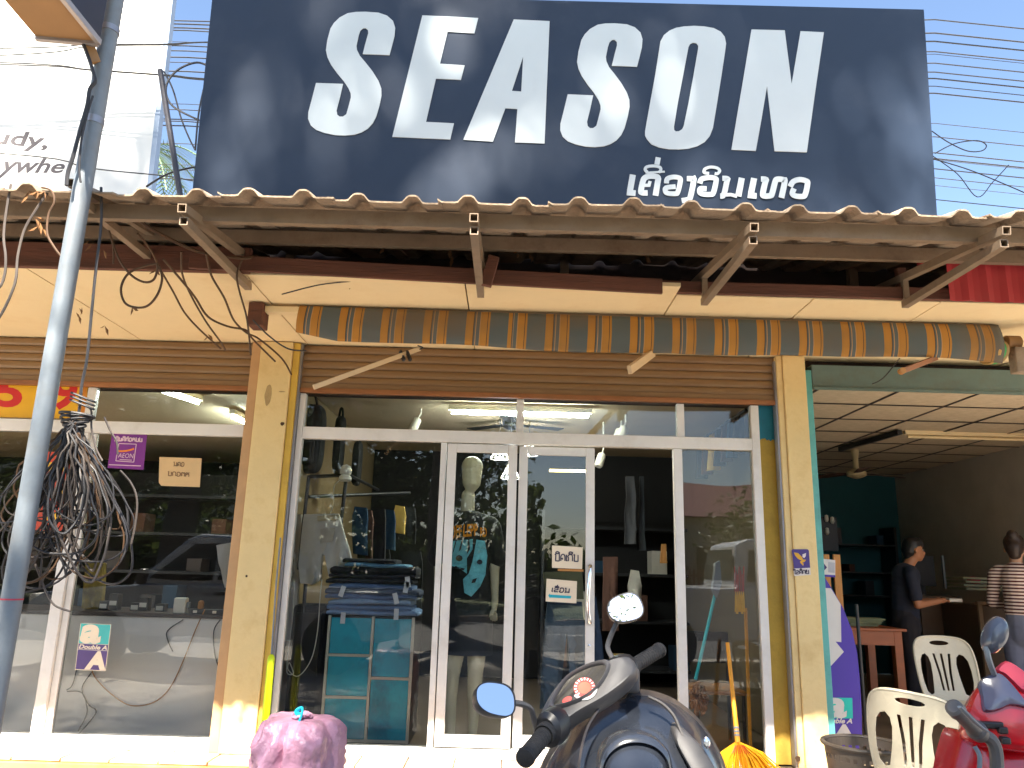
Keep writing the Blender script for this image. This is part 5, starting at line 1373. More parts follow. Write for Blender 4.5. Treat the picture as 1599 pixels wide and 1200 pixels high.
nt2 = thing('paper_notice', 'tan handwritten paper taped inside the left shop window', 'notice', tuple(at(280, 735, 5.43)))
NG = facing(5.4235)
q = MB(); q.slab([on(NG, [(249, 714), (315, 716), (312, 761), (252, 759), (248, 754)])], NG.n, .0012); q.build('sheet', M('tan_paper', srgb(214, 180, 130), .85, var=.06), nt2)
m_faint = M('faint_pencil', srgb(130, 100, 70), .8)
lao_on(NG, 'ndo', [(271, 722), (289, 723), (288, 729), (271, 728)], m_faint, nt2, .006); lao_on(NG, 'bkoth', [(262, 737), (297, 739), (296, 745), (262, 743)], m_faint, nt2, .006)
def double_a(name, label, pl, px0, py0, px1, py1, slope=.0):
    st = thing(name, label, 'sticker', tuple(pl.at((px0 + px1) / 2, (py0 + py1) / 2)))
    W = px1 - px0; Hh = py1 - py0; sk = -9
    def p_(u, v): return (px0 + W * u + sk * v, py0 + Hh * v + slope * W * u)
    q = MB(); q.slab([on(pl, [p_(0, 0), p_(1, 0), p_(1, 1), p_(0, 1)])], pl.n, .001); q.build('field', m_paper, st)
    q = MB(); q.slab([on(pl, [p_(.02, .01), p_(.98, .01), p_(.98, .43), p_(.02, .43)], .0012)], pl.n, .0005); q.build('teal_square', M('sticker_teal', srgb(70, 180, 176), .5), st)
    q = MB(); q.slab([on(pl, [p_(.02, .57), p_(.98, .57), p_(.98, .985), p_(.02, .985)], .0012)], pl.n, .0005); q.slab([on(pl, [p_(.02, .44), p_(.98, .44), p_(.98, .56), p_(.02, .56)], .0012)], pl.n, .0005)
    q.build('violet_square', M('sticker_violet', srgb(84, 66, 120), .5), st)
    text_on(pl, 'a', [p_(.03, .02), p_(.68, .02), p_(.74, .43), p_(.03, .43)], m_paper, st, off=.002, bold=.05, shear=.1)
    text_on(pl, 'Double A', [p_(.04, .455), p_(.96, .455), p_(.96, .55), p_(.04, .55)], m_paper, st, off=.002, bold=.03, shear=.2)
    text_on(pl, 'A', [p_(.45, .58), p_(.99, .58), p_(.99, .98), p_(.30, .98)], m_paper, st, off=.002, bold=.06)
    return st
double_a('sticker', 'teal and violet Double A sticker low on the left shop window', LG, 126, 973, 174, 1046, .05)
# yellow number board behind the left transom
nb = thing('number_board', 'yellow board with red numerals behind the left shop transom', 'sign', tuple(at(60, 625, 5.47)))
NP = facing(5.4215)
q = MB(); q.slab([on(NP, [(-40, 580), (139, 584), (134, 655), (-44, 651)])], NP.n, .008); q.build('panel', M('board_yellow', srgb(226, 170, 10), .45, var=.08), nb)
m_num = M('board_red_numeral', srgb(200, 26, 20), .45)
text_on(NP, '5', [(-3, 588), (38, 590), (35, 638), (-6, 636)], m_num, nb, name='numeral', off=.0085, bold=.03)
text_on(NP, '9', [(86, 588), (124, 590), (119, 642), (79, 640)], m_num, nb, name='numeral', off=.0085, bold=.03)
q = MB(); q.slab([on(NP, [(126, 590), (138, 590), (133, 654), (121, 653)], .0085)], NP.n, .001); q.build('side_band', M('board_amber', srgb(196, 120, 20), .5), nb)
po = thing('poster', 'red and yellow printed poster behind the hanging cable coil', 'poster', tuple(at(85, 780, 5.44)))
PP = facing(5.4205)
q = MB(); q.slab([on(PP, [(62, 705), (110, 707), (100, 832), (55, 828)])], PP.n, .0012); q.build('sheet', M('poster_red', srgb(196, 70, 40), .55, var=.3, scale=9), po)
q = MB()
for (x0, y0, x1, y1) in [(66, 722, 104, 736), (63, 762, 102, 778), (72, 800, 96, 812)]: q.slab([on(PP, [(x0, y0), (x1, y0 + 1), (x1 - 2, y1), (x0 - 2, y1)], .0014)], PP.n, .0005)
q.build('print_band', M('poster_yellow', srgb(236, 180, 40), .55), po)
# lettering under the gold bird
lao_on(TP, 'eilduky', [(1241, 891.5), (1263, 890.5), (1263.5, 896), (1241, 897)], m_ink, st_ if False else bpy.data.objects['sticker'], .006, off=.0014)

# ================================================================== CLOTHES SHOP INTERIOR
def fluor(name, a, c, label, lit=True, dirn=None):
    a = Vector(a); c = Vector(c); t = thing(name, label, 'ceiling light', tuple((a + c) / 2))
    d = (c - a).normalized()
    q = MB(); q.bar(a - Vector((0, 0, -.03)), c - Vector((0, 0, -.03)), .05, .045); q.build('batten', m_white if lit else m_soffit, t, bevel=.004)
    q = MB(); q.tube([a + d * .03 - Vector((0, 0, .012)), c - d * .03 - Vector((0, 0, .012))], .014, 10); q.build('tube', m_screen_tube if lit else m_soffit, t, smooth=True)
    return t
def on_ceiling(px, py, z): return atz(px, py, z)
a = on_ceiling(700, 642, 2.63); c = on_ceiling(922, 652, 2.63); c.y = a.y
fluor('tube_light', a, c, 'lit fluorescent tube under the clothes shop ceiling')
fluor('tube_light', on_ceiling(250, 607, 2.63), on_ceiling(313, 628, 2.63), 'lit fluorescent tube nearest the glass in the left shop')
fluor('tube_light', on_ceiling(361, 648, 2.63), on_ceiling(420, 676, 2.63), 'lit fluorescent tube in the left shop, next to the left pillar')
m_warm = emis('warm_lit_tube', (1.0, .78, .25, 1), 3.0)
a = at(858, 735, 7.6); c = at(915, 736, 7.6); q = MB(); q.tube([a, c], .012, 8)
wt = q.build('tube_light', m_warm, smooth=True, label='short warm yellow tube glowing behind the sliding door', cat='light')
def spot(px, py, Y, label):
    c = at(px, py, Y); t = thing('spotlight', label, 'spotlight', tuple(c), 'track spotlights under the clothes shop ceiling')
    q = MB(); q.lathe([(.035, 0), (.04, .02), (.04, .11), (.03, .13)], c, 14, (-.3, -.3, -.9)); q.build('lamp_head', m_white, t, smooth=True)
    q = MB(); q.tube([c, c + Vector((.02, .05, .06)), Vector((c.x + .02, c.y + .05, 2.70))], .008, 6); q.build('stem', m_white, t, smooth=True)
spot(652, 655, 6.6, 'white track spotlight left of the lit tube'); spot(975, 668, 6.6, 'white track spotlight right of the lit tube'); spot(968, 672, 6.9, 'white track spotlight tucked behind another one'); spot(940, 710, 7.0, 'white spotlight at the top of the open doorway')
m_ledw = emis('lamp_led', (.9, .95, 1, 1), 40)
def pendant(px, py, Y, label):
    c = at(px, py, Y); t = thing('pendant_lamp', label, 'pendant lamp', tuple(c), 'wire cone pendant lamps')
    q = MB()
    for k in range(12):
        a = 2 * math.pi * k / 12; q.tube([c + Vector((.012 * math.cos(a), .012 * math.sin(a), .11)), c + Vector((.085 * math.cos(a), .085 * math.sin(a), -.03))], .002, 4)
    for z, r_ in ((-.03, .085), (.02, .058), (.07, .033)): q.tube([c + Vector((r_ * math.cos(a), r_ * math.sin(a), z)) for a in [2 * math.pi * i / 24 for i in range(24)]], .0025, 4, closed=True)
    q.build('wire_shade', m_white, t)
    q = MB(); q.lathe([(.001, -.03), (.03, -.028), (.03, -.018), (.001, -.012)], c, 14); q.build('bulb', m_ledw, t, smooth=True)
    q = MB(); q.tube([c + Vector((0, 0, .11)), Vector((c.x, c.y, 2.70))], .003, 5); q.build('cord', m_cable, t)
pendant(780, 712, 6.9, 'upper white wire cone lamp beside the mannequin head'); pendant(797, 742, 6.7, 'lower white wire cone lamp beside the mannequin head'); pendant(826, 706, 7.1, 'white wire cone lamp seen at the top of the second door')
cf = thing('ceiling_fan', 'dark ceiling fan beyond the lit tube in the clothes shop', 'ceiling fan', tuple(at(800, 664, 7.0)))
c = at(800, 664, 7.0)
q = MB(); q.lathe([(.05, -.04), (.09, -.02), (.09, .03), (.03, .06), (.015, .07), (.015, 2.70 - c.z)], c, 16); q.build('motor', m_black, cf, smooth=True)
for k in range(3):
    a = .4 + k * 2.094; d = Vector((math.cos(a), math.sin(a), 0)); s_ = Vector((-d.y, d.x, 0))
    q = MB(); q.slab([[c + d * .09 - s_ * .04, c + d * .5 - s_ * .07, c + d * .5 + s_ * .06, c + d * .09 + s_ * .04]], (0, 0, 1), .008); q.build('blade', m_black, cf)

# ---- teal display cabinet with the jeans on it
m_cteal = M('cabinet_teal_panel', srgb(16, 168, 190), .35, var=.25, scale=3, coat=.2, dirt=(srgb(24, 70, 90), .75, 4)); m_cfr = M('cabinet_cream_strip', srgb(208, 198, 176), .5, var=.05)
cy = 5.72
cab = thing('display_cabinet', 'turquoise display cabinet with pale grid strips behind the left pane', 'cabinet', tuple(at(573, 1165, cy)))
CP = facing(cy)
TLc, TRc, BRc, BLc = CP.at(510, 962), CP.at(648, 964), CP.at(636, 1172), CP.at(497, 1168)
q = MB(); q.box(BLc.x, TRc.x, cy + .02, cy + .48, FLOOR, TLc.z); q.build('carcass', m_black, cab)
x0, x1, z0, z1 = BLc.x + .01, TRc.x - .01, FLOOR + .02, TLc.z
xm_ = x0 + (x1 - x0) * .52; rows_l = [z0, z0 + (z1 - z0) * .34, z0 + (z1 - z0) * .68, z1]; rows_r = [z0, z0 + (z1 - z0) * .5, z1]
for (xa, xb, rows) in ((x0, xm_, rows_l), (xm_, x1, rows_r)):
    for za, zb in zip(rows[:-1], rows[1:]):
        q = MB(); q.box(xa + .012, xb - .012, cy, cy + .018, za + .010, zb - .010); q.build('panel', m_cteal, cab, bevel=.002)
        q = MB(); q.box(xa + .008, xb - .008, cy - .006, cy + .019, za - .009, za + .009); q.build('strip', m_cfr, cab)
for x in (x0, xm_, x1):
    q = MB(); q.box(x - .009, x + .009, cy - .009, cy + .0195, z0 - .01, z1 + .005); q.build('strip', m_cfr, cab)
cols = [(120, 148, 185), (96, 128, 170), (140, 166, 196), (88, 110, 150), (66, 74, 92), (96, 120, 158), (52, 52, 58), (60, 58, 64), (40, 38, 42), (110, 158, 186), (34, 32, 38)]
z = z1 + .01
rnd = random.Random(11)
ords = ['lowest', 'second lowest', 'third lowest', 'fourth lowest', 'fifth lowest', 'sixth lowest', 'fifth', 'fourth', 'third', 'second', 'topmost']
cn = ['light blue', 'mid blue', 'pale blue', 'dark blue', 'charcoal', 'blue', 'black', 'charcoal', 'black', 'pale blue', 'black']
m_tag = M('white_price_tag', srgb(230, 228, 225), .6)
ncol = len(cols)
for k, col in enumerate(cols):
    h = rnd.uniform(.028, .046) if k < 9 else .03
    if k == 8: h = .05
    xa = x0 - .03 + rnd.uniform(-.02, .02); xb = x1 + rnd.uniform(-.03, .03)
    if k >= 9: xa += .10; xb -= .12 * (k - 8.5)
    m = M('denim_%s' % cn[k].replace(' ', '_') + str(k), srgb(*col), .9, var=.25, scale=9, bump=.3, bscale=60)
    v = []; f = []; n_ = 26
    loops = []
    for i in range(n_ + 1):
        t = i / n_; x = xa + (xb - xa) * t
        sag = .010 * noise.noise(Vector((x * 5, k * 2.1, 0))); hh = h * (1 + .35 * noise.noise(Vector((x * 4, k * 1.3, 5)))) * (1 if .03 < t < .97 else .72)
        L_ = []
        for (yy, zz) in [(-.03, .5), (-.022, .15), (0, 0), (.3, 0), (.3, 1), (.0, 1), (-.02, .88)]:
            L_.append(Vector((x, cy + .02 + yy + .016 * noise.noise(Vector((x * 7, k * 3.3, 2))), z + sag + hh * zz)))
        loops.append(L_)
    q = MB(); q.loft(loops)
    o = q.build('folded_jeans', m, None, smooth=True, ang=70, label='%s folded %s jeans in the stack on the turquoise cabinet' % (ords[k], cn[k]), cat='jeans', group='folded jeans stacked on the cabinet')
    if k in (0, 1, 4, 5, 6, 7):
        tx = [x0 + .10, x1 - .12, x1 - .13, x0 + .08, x1 - .06, x1 - .05][[0, 1, 4, 5, 6, 7].index(k)]
        tl = rnd.uniform(-.3, .3); cc_ = Vector((tx, cy - .035, z - .02))
        u_ = Vector((math.cos(tl), 0, math.sin(tl))); w_ = Vector((-math.sin(tl), 0, math.cos(tl)))
        q = MB(); q.slab([[cc_ + u_ * a_ * .017 + w_ * b_ * .038 for a_, b_ in ((-1, -1), (1, -1), (1, 1), (-1, 1))]], (0, -1, 0), .0015); q.build('price_tag', m_tag, o)
        q = MB()
        for r_ in range(4): q.slab([[cc_ + u_ * a_ * .011 + w_ * (.026 - .014 * r_ + b_ * .003) - Vector((0, .0016, 0)) for a_, b_ in ((-1, -1), (1, -1), (1, 1), (-1, 1))]], (0, -1, 0), .0006)
    z += h * .98

# ---- clothes rack, white trousers, dark garments
m_rack = M('black_rack_tube', (.02, .02, .022, 1), .4)
rk = thing('clothes_rack', 'black steel clothes rack behind the left pane', 'clothes rack', tuple(at(490, 1150, 6.0)))
def rod(px0, py0, px1, py1, Y0, Y1, r_=.014, par=None, name='rail', mat=None):
    q = MB(); q.tube([at(px0, py0, Y0), at(px1, py1, Y1)], r_, 8); return q.build(name, mat or m_rack, par or rk, smooth=True)
rod(482, 745, 466, 890, 5.95, 5.95, name='post'); rod(541, 742, 527, 865, 5.95, 5.95, name='post')
rod(482, 776, 640, 770, 5.95, 6.9); rod(480, 745, 545, 742, 5.95, 5.95); rod(545, 742, 590, 765, 5.95, 6.8)
for (px, Y) in ((482, 5.95), (541, 5.95)):
    c = at(px, 860, Y); q = MB(); q.tube([c, (c.x, Y, FLOOR)], .014, 8); q.build('post', m_rack, rk, smooth=True)
def garment(name, px_pts, Y, mat, label, cat, depth=.05, par=None, seed=0.0, group=None):
    """hanging cloth: outline in the facade's plane at distance Y, given thickness and vertical folds"""
    P = [at(x, y, Y) for x, y in px_pts]
    bm = bmesh.new()
    q = MB(); q.slab([P], (0, -1, 0), depth)
    me = bpy.data.meshes.new(name); me.from_pydata(q.v, [], q.f); bm.from_mesh(me)
    bmesh.ops.remove_doubles(bm, verts=bm.verts, dist=.0003)
    for _ in range(4):
        es = [e for e in bm.edges if e.calc_length() > .05]
        if es: bmesh.ops.subdivide_edges(bm, edges=es, cuts=1); bmesh.ops.triangulate(bm, faces=bm.faces)
    zt_ = max(p.z for p in P)
    for v_ in bm.verts:
        x, y, zz = v_.co
        k = min(1, (zt_ - zz) / .25)
        v_.co.y += (.05 * noise.noise(Vector((x * 15 + seed, zz * 1.4, seed))) + .03 * noise.noise(Vector((x * 28, zz * 3, seed + 3)))) * k
        v_.co.x += .008 * noise.noise(Vector((x * 5, zz * 6, seed + 9)))
    bmesh.ops.recalc_face_normals(bm, faces=bm.faces)
    bm.to_mesh(me); bm.free(); me.materials.append(mat)
    me.polygons.foreach_set('use_smooth', [True] * len(me.polygons)); me.set_sharp_from_angle(angle=math.radians(60))
    o = bpy.data.objects.new(name, me); COL.objects.link(o)
    if par is not None:
        o.parent = par; o.matrix_parent_inverse = base_of(par).inverted(); return o
    return set_props(o, label, cat, group)
m_offw = M('offwhite_cotton', srgb(206, 200, 190), .95, var=.08, scale=8); m_dk1 = M('dark_navy_cotton', srgb(30, 60, 84), .95, var=.2); m_dk2 = M('black_cotton', (.018, .018, .02, 1), .95, var=.3); m_yel = M('mustard_cotton', srgb(206, 168, 84), .95, var=.1); m_brn = M('brown_cotton', srgb(92, 62, 50), .95, var=.2)
wt_ = garment('hanging_trousers', [(478, 804), (530, 803), (541, 840), (549, 870), (553, 898), (540, 905), (524, 907), (514, 901), (509, 868), (505, 866), (503, 906), (490, 913), (472, 911), (470, 880), (473, 840)], 5.86, m_offw, 'off white trousers hanging from the black rack', 'trousers', seed=1.0)
q = MB(); q.slab([[at(x, y, 5.795) for x, y in [(496, 806), (530, 804), (528, 812), (496, 814)]]], (0, -1, 0), .006); q.build('waistband', M('beige_band', srgb(186, 172, 140), .9), wt_)
q = MB(); q.slab([[at(x, y, 5.795) for x, y in [(500, 826), (524, 824), (520, 846), (503, 848)]]], (0, -1, 0), .004); q.build('pocket', M('faded_pocket', srgb(190, 180, 166), .9, var=.2), wt_)
garment('hanging_trousers', [(450, 804), (474, 804), (470, 905), (462, 1000), (446, 1000), (444, 860)], 6.1, m_offw, 'off white trousers hanging half hidden by the left pillar', 'trousers', seed=2.0)
gg = 'garments on the black rack'
for k, (x0_, x1_, yt, yb, Y, m, lb) in enumerate([(552, 575, 792, 868, 6.15, m_dk1, 'dark teal shirt hanging beside the off white trousers'), (572, 584, 796, 880, 6.2, m_brn, 'brown garment squeezed between dark shirts on the rack'), (580, 604, 794, 885, 6.3, m_dk2, 'black shirt in the middle of the rack'), (598, 618, 796, 860, 6.45, m_dk1, 'navy shirt hanging near the rack end'), (616, 634, 790, 835, 6.6, m_yel, 'mustard shirt showing at the far end of the rack'), (630, 650, 792, 850, 6.8, m_dk2, 'black garment at the far end of the rack'), (560, 610, 850, 940, 6.5, m_dk2, 'black jacket hanging low behind the jeans stack'), (600, 660, 860, 960, 6.9, m_dk2, 'wide black coat behind the jeans stack')]):
    garment('hanging_shirt', [(x0_ + 3, yt), (x1_ - 2, yt + 2), (x1_, yt + 18), (x1_ - 1, yb), (x0_, yb - 3), (x0_ - 1, yt + 14)], Y, m, lb, 'shirt', seed=k * 1.7, group=gg)
# backpacks on the top shelf hook
m_pack = M('black_backpack_cloth', (.016, .016, .018, 1), .8, var=.3, bump=.2)
for (x0_, x1_, y0_, y1_, Y, lb) in [(452, 510, 632, 738, 6.15, 'black backpack hanging high behind the transom at the left'), (518, 540, 650, 740, 6.4, 'narrow black bag hanging behind the black backpack'), (548, 566, 690, 758, 6.5, 'slim black strap bag hanging right of the white globe lamp')]:
    p0_, p1_ = at(x0_, y1_, Y), at(x1_, y0_, Y)
    t = thing('backpack', lb, 'bag', ((p0_.x + p1_.x) / 2, Y, p0_.z))
    w_, h_ = p1_.x - p0_.x, p1_.z - p0_.z; cx_, cz_ = (p0_.x + p1_.x) / 2, (p0_.z + p1_.z) / 2
    loops = []
    for (yy, k) in ((-.07, .70), (-.05, .92), (0, 1.0), (.06, 1.0), (.08, .9)):
        loops.append([Vector((cx_ + w_ / 2 * k * math.copysign(abs(math.cos(a)) ** .45, math.cos(a)), Y + yy, cz_ + h_ / 2 * k * math.copysign(abs(math.sin(a)) ** .5, math.sin(a)))) for a in [2 * math.pi * i / 28 for i in range(28)]])
    q = MB(); q.loft(loops); q.build('bag_body', m_pack, t, smooth=True)
    q = MB(); q.tube(cr_smooth([Vector((cx_ - w_ * .2, Y, cz_ + h_ * .48)), Vector((cx_ - w_ * .1, Y, cz_ + h_ * .62)), Vector((cx_ + w_ * .1, Y, cz_ + h_ * .62)), Vector((cx_ + w_ * .2, Y, cz_ + h_ * .48))], 4), .01, 6); q.build('handle', m_pack, t, smooth=True)
    if w_ > .2:
        q = MB(); q.box(cx_ - w_ * .32, cx_ + w_ * .32, Y - .10, Y - .06, cz_ - h_ * .40, cz_ - h_ * .05); q.build('front_pocket', m_pack, t, bevel=.02)
gl = at(540, 735, 5.85); t = thing('globe_lamp', 'small white globe lamp with cord on top of the black rack', 'lamp', tuple(gl))
q = MB(); q.lathe([(.001, .045), (.03, .035), (.047, .005), (.043, -.025), (.03, -.035), (.045, -.045), (.05, -.07), (.04, -.082), (.001, -.085)], gl, 20); q.build('globe', m_white, t, smooth=True)
q = MB(); q.tube(cr_smooth([gl + Vector((-.03, -.03, -.075)), at(522, 760, 5.8), at(521, 785, 5.8), at(516, 802, 5.79)], 5), .003, 5); q.build('cord', m_white, t)
pxwire('looped_wire', [(460, 905), (457, 960), (450, 1020), (448, 1050), (458, 1052), (452, 1035), (450, 1046), (466, 1056), (486, 1030), (496, 985), (500, 930), (503, 905)], 5.60, .0035, m_white, 'white cord hanging in a loop behind the left pane', cat='cord')
v_ = thing('black_box', 'black fan heater box under the hanging trousers', 'box', tuple(at(475, 1040, 5.95)))
a_, c_ = at(446, 1060, 5.95), at(512, 945, 5.95); q = MB(); q.box(a_.x, c_.x, 5.95, 6.2, FLOOR, c_.z); q.build('case', m_pack, v_, bevel=.04)
q = MB(); q.box(a_.x + .04, c_.x - .04, 5.935, 5.952, c_.z - .5, c_.z - .06); q.build('front_grille', m_black, v_)

# ---- mannequin with printed shirt
m_man = M('mannequin_skin', srgb(206, 198, 168), .45, var=.04, scale=4)
MY = 5.74
def mp(px, py, dy=0.0): return at(px, py, MY + dy)
mq = thing('mannequin', 'pale headed mannequin in a black printed shirt behind the sliding glass', 'mannequin', tuple(at(728, 1168, MY)))
hd = mp(737, 742)
segs = [(hd + Vector((0, 0, .06)), .082, hd + Vector((0, -.01, -.05)), .07, 1.2), (hd + Vector((0, -.02, -.06)), .06, hd + Vector((0, -.02, -.09)), .045), (mp(731, 775), .052, mp(730, 808), .055),
        (mp(730, 815), .07, mp(703, 822), .06), (mp(730, 815), .07, mp(762, 822), .06), (mp(732, 830), .13, mp(733, 900), .11, .75), (mp(733, 900), .11, mp(732, 960), .13, .75), (mp(732, 965), .14, mp(732, 985), .14, .8),
        (mp(766, 826), .048, mp(772, 885), .042), (mp(772, 885), .040, mp(773, 935, -.02), .026), (mp(773, 938, -.02), .027, mp(771, 958, -.03), .018),
        (mp(700, 826), .048, mp(686, 885), .042), (mp(686, 885), .040, mp(683, 925, .02), .027), (mp(683, 928, .02), .026, mp(686, 950, .02), .018),
        (mp(715, 985), .085, mp(706, 1055), .055), (mp(706, 1055), .056, mp(703, 1085), .052), (mp(703, 1085), .05, mp(704, 1150), .030), (mp(704, 1150), .034, mp(704, 1162, -.07), .024),
        (mp(746, 985), .085, mp(742, 1055), .055), (mp(742, 1055), .056, mp(741, 1085), .052), (mp(741, 1085), .05, mp(738, 1150), .030), (mp(738, 1150), .034, mp(740, 1162, -.07), .024)]
for s_, (px, py) in ((1, (771, 958)), (-1, (686, 950))):
    for k in range(4):
        e = mp(px, py, -.03) + Vector((.012 * (k - 1.5) * 1.0, -.012 * k, 0)); segs.append((e, .0095, e + Vector((.004 * (k - 1), -.01, -.055 + .008 * abs(k - 1.5))), .007))
    e = mp(px, py, -.03) + Vector((-.018 * s_, -.02, .015)); segs.append((e, .010, e + Vector((-.012 * s_, -.02, -.04)), .0075))
capsule_body('body', segs, m_man, mq, voxel=.0075, smooth=3)
m_tee = M('black_tshirt_cotton', (.022, .021, .022, 1), .92, var=.2, scale=7, bump=.15)
segs = [(mp(731, 816), .098, mp(702, 824), .088), (mp(731, 816), .098, mp(763, 824), .088), (mp(732, 835), .155, mp(733, 900), .155, .82), (mp(733, 900), .155, mp(732, 945), .17, .82),
        (mp(767, 826), .080, mp(777, 870), .075), (mp(698, 826), .080, mp(683, 870), .075)]
capsule_body('shirt', segs, m_tee, mq, voxel=.010, smooth=8)
q = MB(); lo = []
for (py, r_) in ((940, .165), (985, .175), (1022, .168)):
    c = mp(731, py); lo.append([c + Vector((r_ * 1.0 * math.cos(a) + .006 * math.sin(5 * a), r_ * .78 * math.sin(a), 0)) for a in [2 * math.pi * i / 40 for i in range(40)]])
q.loft(lo); q.build('shorts', M('dark_shorts', (.03, .03, .032, 1), .9, var=.2), mq, smooth=True, ang=60)
# print on the chest, laid on the cloth by its own distance
def chest(px, py, lift=0.0):
    x = (px - 732) / 46.0
    return at(px, py, MY - .82 * .158 * math.sqrt(max(.1, 1 - min(.95, x * x * .8))) - .012 - lift)
def chest_poly(pts, mat, name, lift=0.0):
    P = []
    m = len(pts)
    for i in range(m):
        a_, c_ = pts[i], pts[(i + 1) % m]
        for k in range(3): P.append((a_[0] + (c_[0] - a_[0]) * k / 3, a_[1] + (c_[1] - a_[1]) * k / 3))
    q = MB(); W = [chest(x, y, lift) for x, y in P]
    tris = tessellate_polygon([[Vector((x, -y, 0)) for x, y in P]])
    q.add(W, [tuple(t_) for t_ in tris]); return q
m_pteal = M('shirt_print_teal', srgb(120, 205, 212), .85, var=.25, scale=14, dirt=(srgb(60, 90, 96), .6, 16)); m_por = M('shirt_print_orange', srgb(245, 150, 25), .85, var=.1); m_ppk = M('shirt_print_pink', srgb(226, 60, 140), .85)
def chest_text(body, quad, mat, name):
    c = bpy.data.curves.new('lettering', 'FONT'); c.body = body; c.offset = .03; c.resolution_u = 3
    o = bpy.data.objects.new('lettering', c); me = bpy.data.meshes.new_from_object(o)
    vs = [w.co.copy() for w in me.vertices]; fs = [tuple(p.vertices) for p in me.polygons]
    x0_ = min(p.x for p in vs); x1_ = max(p.x for p in vs); y0_ = min(p.y for p in vs); y1_ = max(p.y for p in vs)
    out = []
    for p in vs:
        a_ = (p.x - x0_) / (x1_ - x0_); b_ = (p.y - y0_) / (y1_ - y0_)
        TL, TR, BR, BL = [Vector((*q_, 0)) for q_ in quad]; r_ = (BL * (1 - a_) + BR * a_) * (1 - b_) + (TL * (1 - a_) + TR * a_) * b_
        out.append(chest(r_.x, r_.y, .003))
    bpy.data.objects.remove(o); bpy.data.curves.remove(c); bpy.data.meshes.remove(me)
    q = MB(); q.add(out, fs); return q.build(name, mat, mq)
chest_text('DEF', [(705, 821), (721, 820), (721, 839), (704, 843)], m_por, 'lettering'); chest_text('LEPP', [(724, 819), (746, 818), (746, 837), (723, 839)], m_por, 'lettering'); chest_text('RD', [(750, 824), (760, 824), (760, 839), (750, 839)], m_por, 'lettering')
for (pts, m) in [([(708, 845), (738, 842), (738, 858), (729, 872), (729, 896), (712, 884), (700, 890), (699, 868), (703, 853)], m_pteal), ([(744, 843), (757, 845), (761, 868), (758, 898), (750, 916), (736, 932), (725, 926), (723, 905), (732, 896), (738, 876)], m_pteal),
                 ([(694, 898), (698, 897), (697, 920), (692, 920)], m_ppk), ([(692, 930), (697, 930), (698, 958), (694, 958)], m_ppk)]:
    q = chest_poly(pts, m, 'shirt_print', .002); q.build('shirt_print', m, mq)
for (cx_, cy_, r_) in ((717, 872, 5.5), (749, 878, 4.5)):
    q = chest_poly([(cx_ + r_ * math.cos(a), cy_ + r_ * .9 * math.sin(a)) for a in [2 * math.pi * i / 8 for i in range(8)]], m_tee, 'x', .0035); q.build('shirt_print', M('shirt_print_dark', (.03, .03, .035, 1), .9), mq)
for pts in ([(712, 842), (714, 841), (709, 860), (706, 866)], [(722, 839), (724, 839), (720, 858), (716, 862)], [(731, 838), (733, 838), (734, 858), (729, 866)], [(738, 905), (745, 903), (742, 910), (736, 911)], [(704, 884), (726, 888), (724, 891), (704, 887)]):
    q = chest_poly(pts, m_tee, 'x', .0037); q.build('shirt_print', _mats['shirt_print_dark'], mq)
q = MB(); q.lathe([(.0, 0), (.20, 0), (.20, .02), (.0, .022)], (mp(722, 1165).x, MY - .02, FLOOR - .01), 30); q.build('base_plate', m_white, mq, smooth=True, ang=40)
# ---- hanging jeans behind the second leaf, things in the doorway
m_jean = M('washed_blue_denim', srgb(62, 82, 100), .92, var=.25, scale=6, bump=.2, bscale=80); m_jean2 = M('dark_blue_denim', srgb(44, 60, 82), .92, var=.25, scale=6, bump=.2, bscale=80)
hj = garment('hanging_jeans', [(854, 938), (908, 940), (914, 1000), (913, 1108), (892, 1110), (887, 1010), (884, 985), (872, 1100), (842, 1105), (846, 1040), (850, 985)], 5.80, m_jean, 'wide washed blue jeans hanging behind the sliding door notices', 'jeans', seed=5.0)
q = MB(); q.slab([[at(x, y, 5.725) for x, y in [(856, 938), (907, 940), (907, 946), (856, 944)]]], (0, -1, 0), .005); q.build('waistband', m_jean2, hj)
garment('hanging_jeans', [(918, 930), (930, 932), (940, 1000), (944, 1090), (926, 1100), (918, 1020)], 5.88, m_jean2, 'dark blue jeans hanging at the edge of the open doorway', 'jeans', seed=6.0)
garment('hanging_cloth', [(848, 894), (908, 893), (911, 936), (852, 934)], 5.9, M('olive_top', srgb(96, 98, 76), .95, var=.15), 'olive cloth folded over a hanger between the two paper notices', 'cloth', seed=7.0)
garment('hanging_shirt', [(984, 890), (996, 892), (1002, 915), (1000, 945), (982, 945), (980, 915)], 8.2, m_offw, 'pale shirt sleeve hanging in the dark doorway', 'shirt', seed=8.0)
for k, (x0_, x1_, y0_, y1_, Y, m, lb) in enumerate([(975, 992, 745, 850, 7.8, M('grey_coat', srgb(66, 66, 70), .95), 'long grey coat hanging deep in the doorway'), (996, 1006, 745, 860, 7.9, M('slate_coat', srgb(54, 58, 64), .95), 'slim slate coat hanging deep in the doorway'), (940, 965, 870, 985, 7.6, m_brn, 'brown patterned cloth hanging in the dark doorway'), (1030, 1040, 850, 880, 7.2, m_woodlight, 'small tan strap dangling in the doorway')]):
    garment('hanging_cloth', [(x0_ + 2, y0_), (x1_ - 2, y0_), (x1_, y1_), (x0_, y1_)], Y, m, lb, 'cloth', seed=9 + k)
dr = MB(); p0_ = at(935, 1100, 8.6); p1_ = at(1052, 800, 8.6)
sh_ = thing('wall_shelf', 'dark shelf with cartons at the back of the clothes shop', 'shelf', tuple(p0_))
for k in range(4):
    z_ = .3 + .5 * k; q = MB(); q.box(p0_.x - .6, p1_.x + .6, 8.7, 9.15, z_, z_ + .03); q.build('board', m_dk2, sh_)
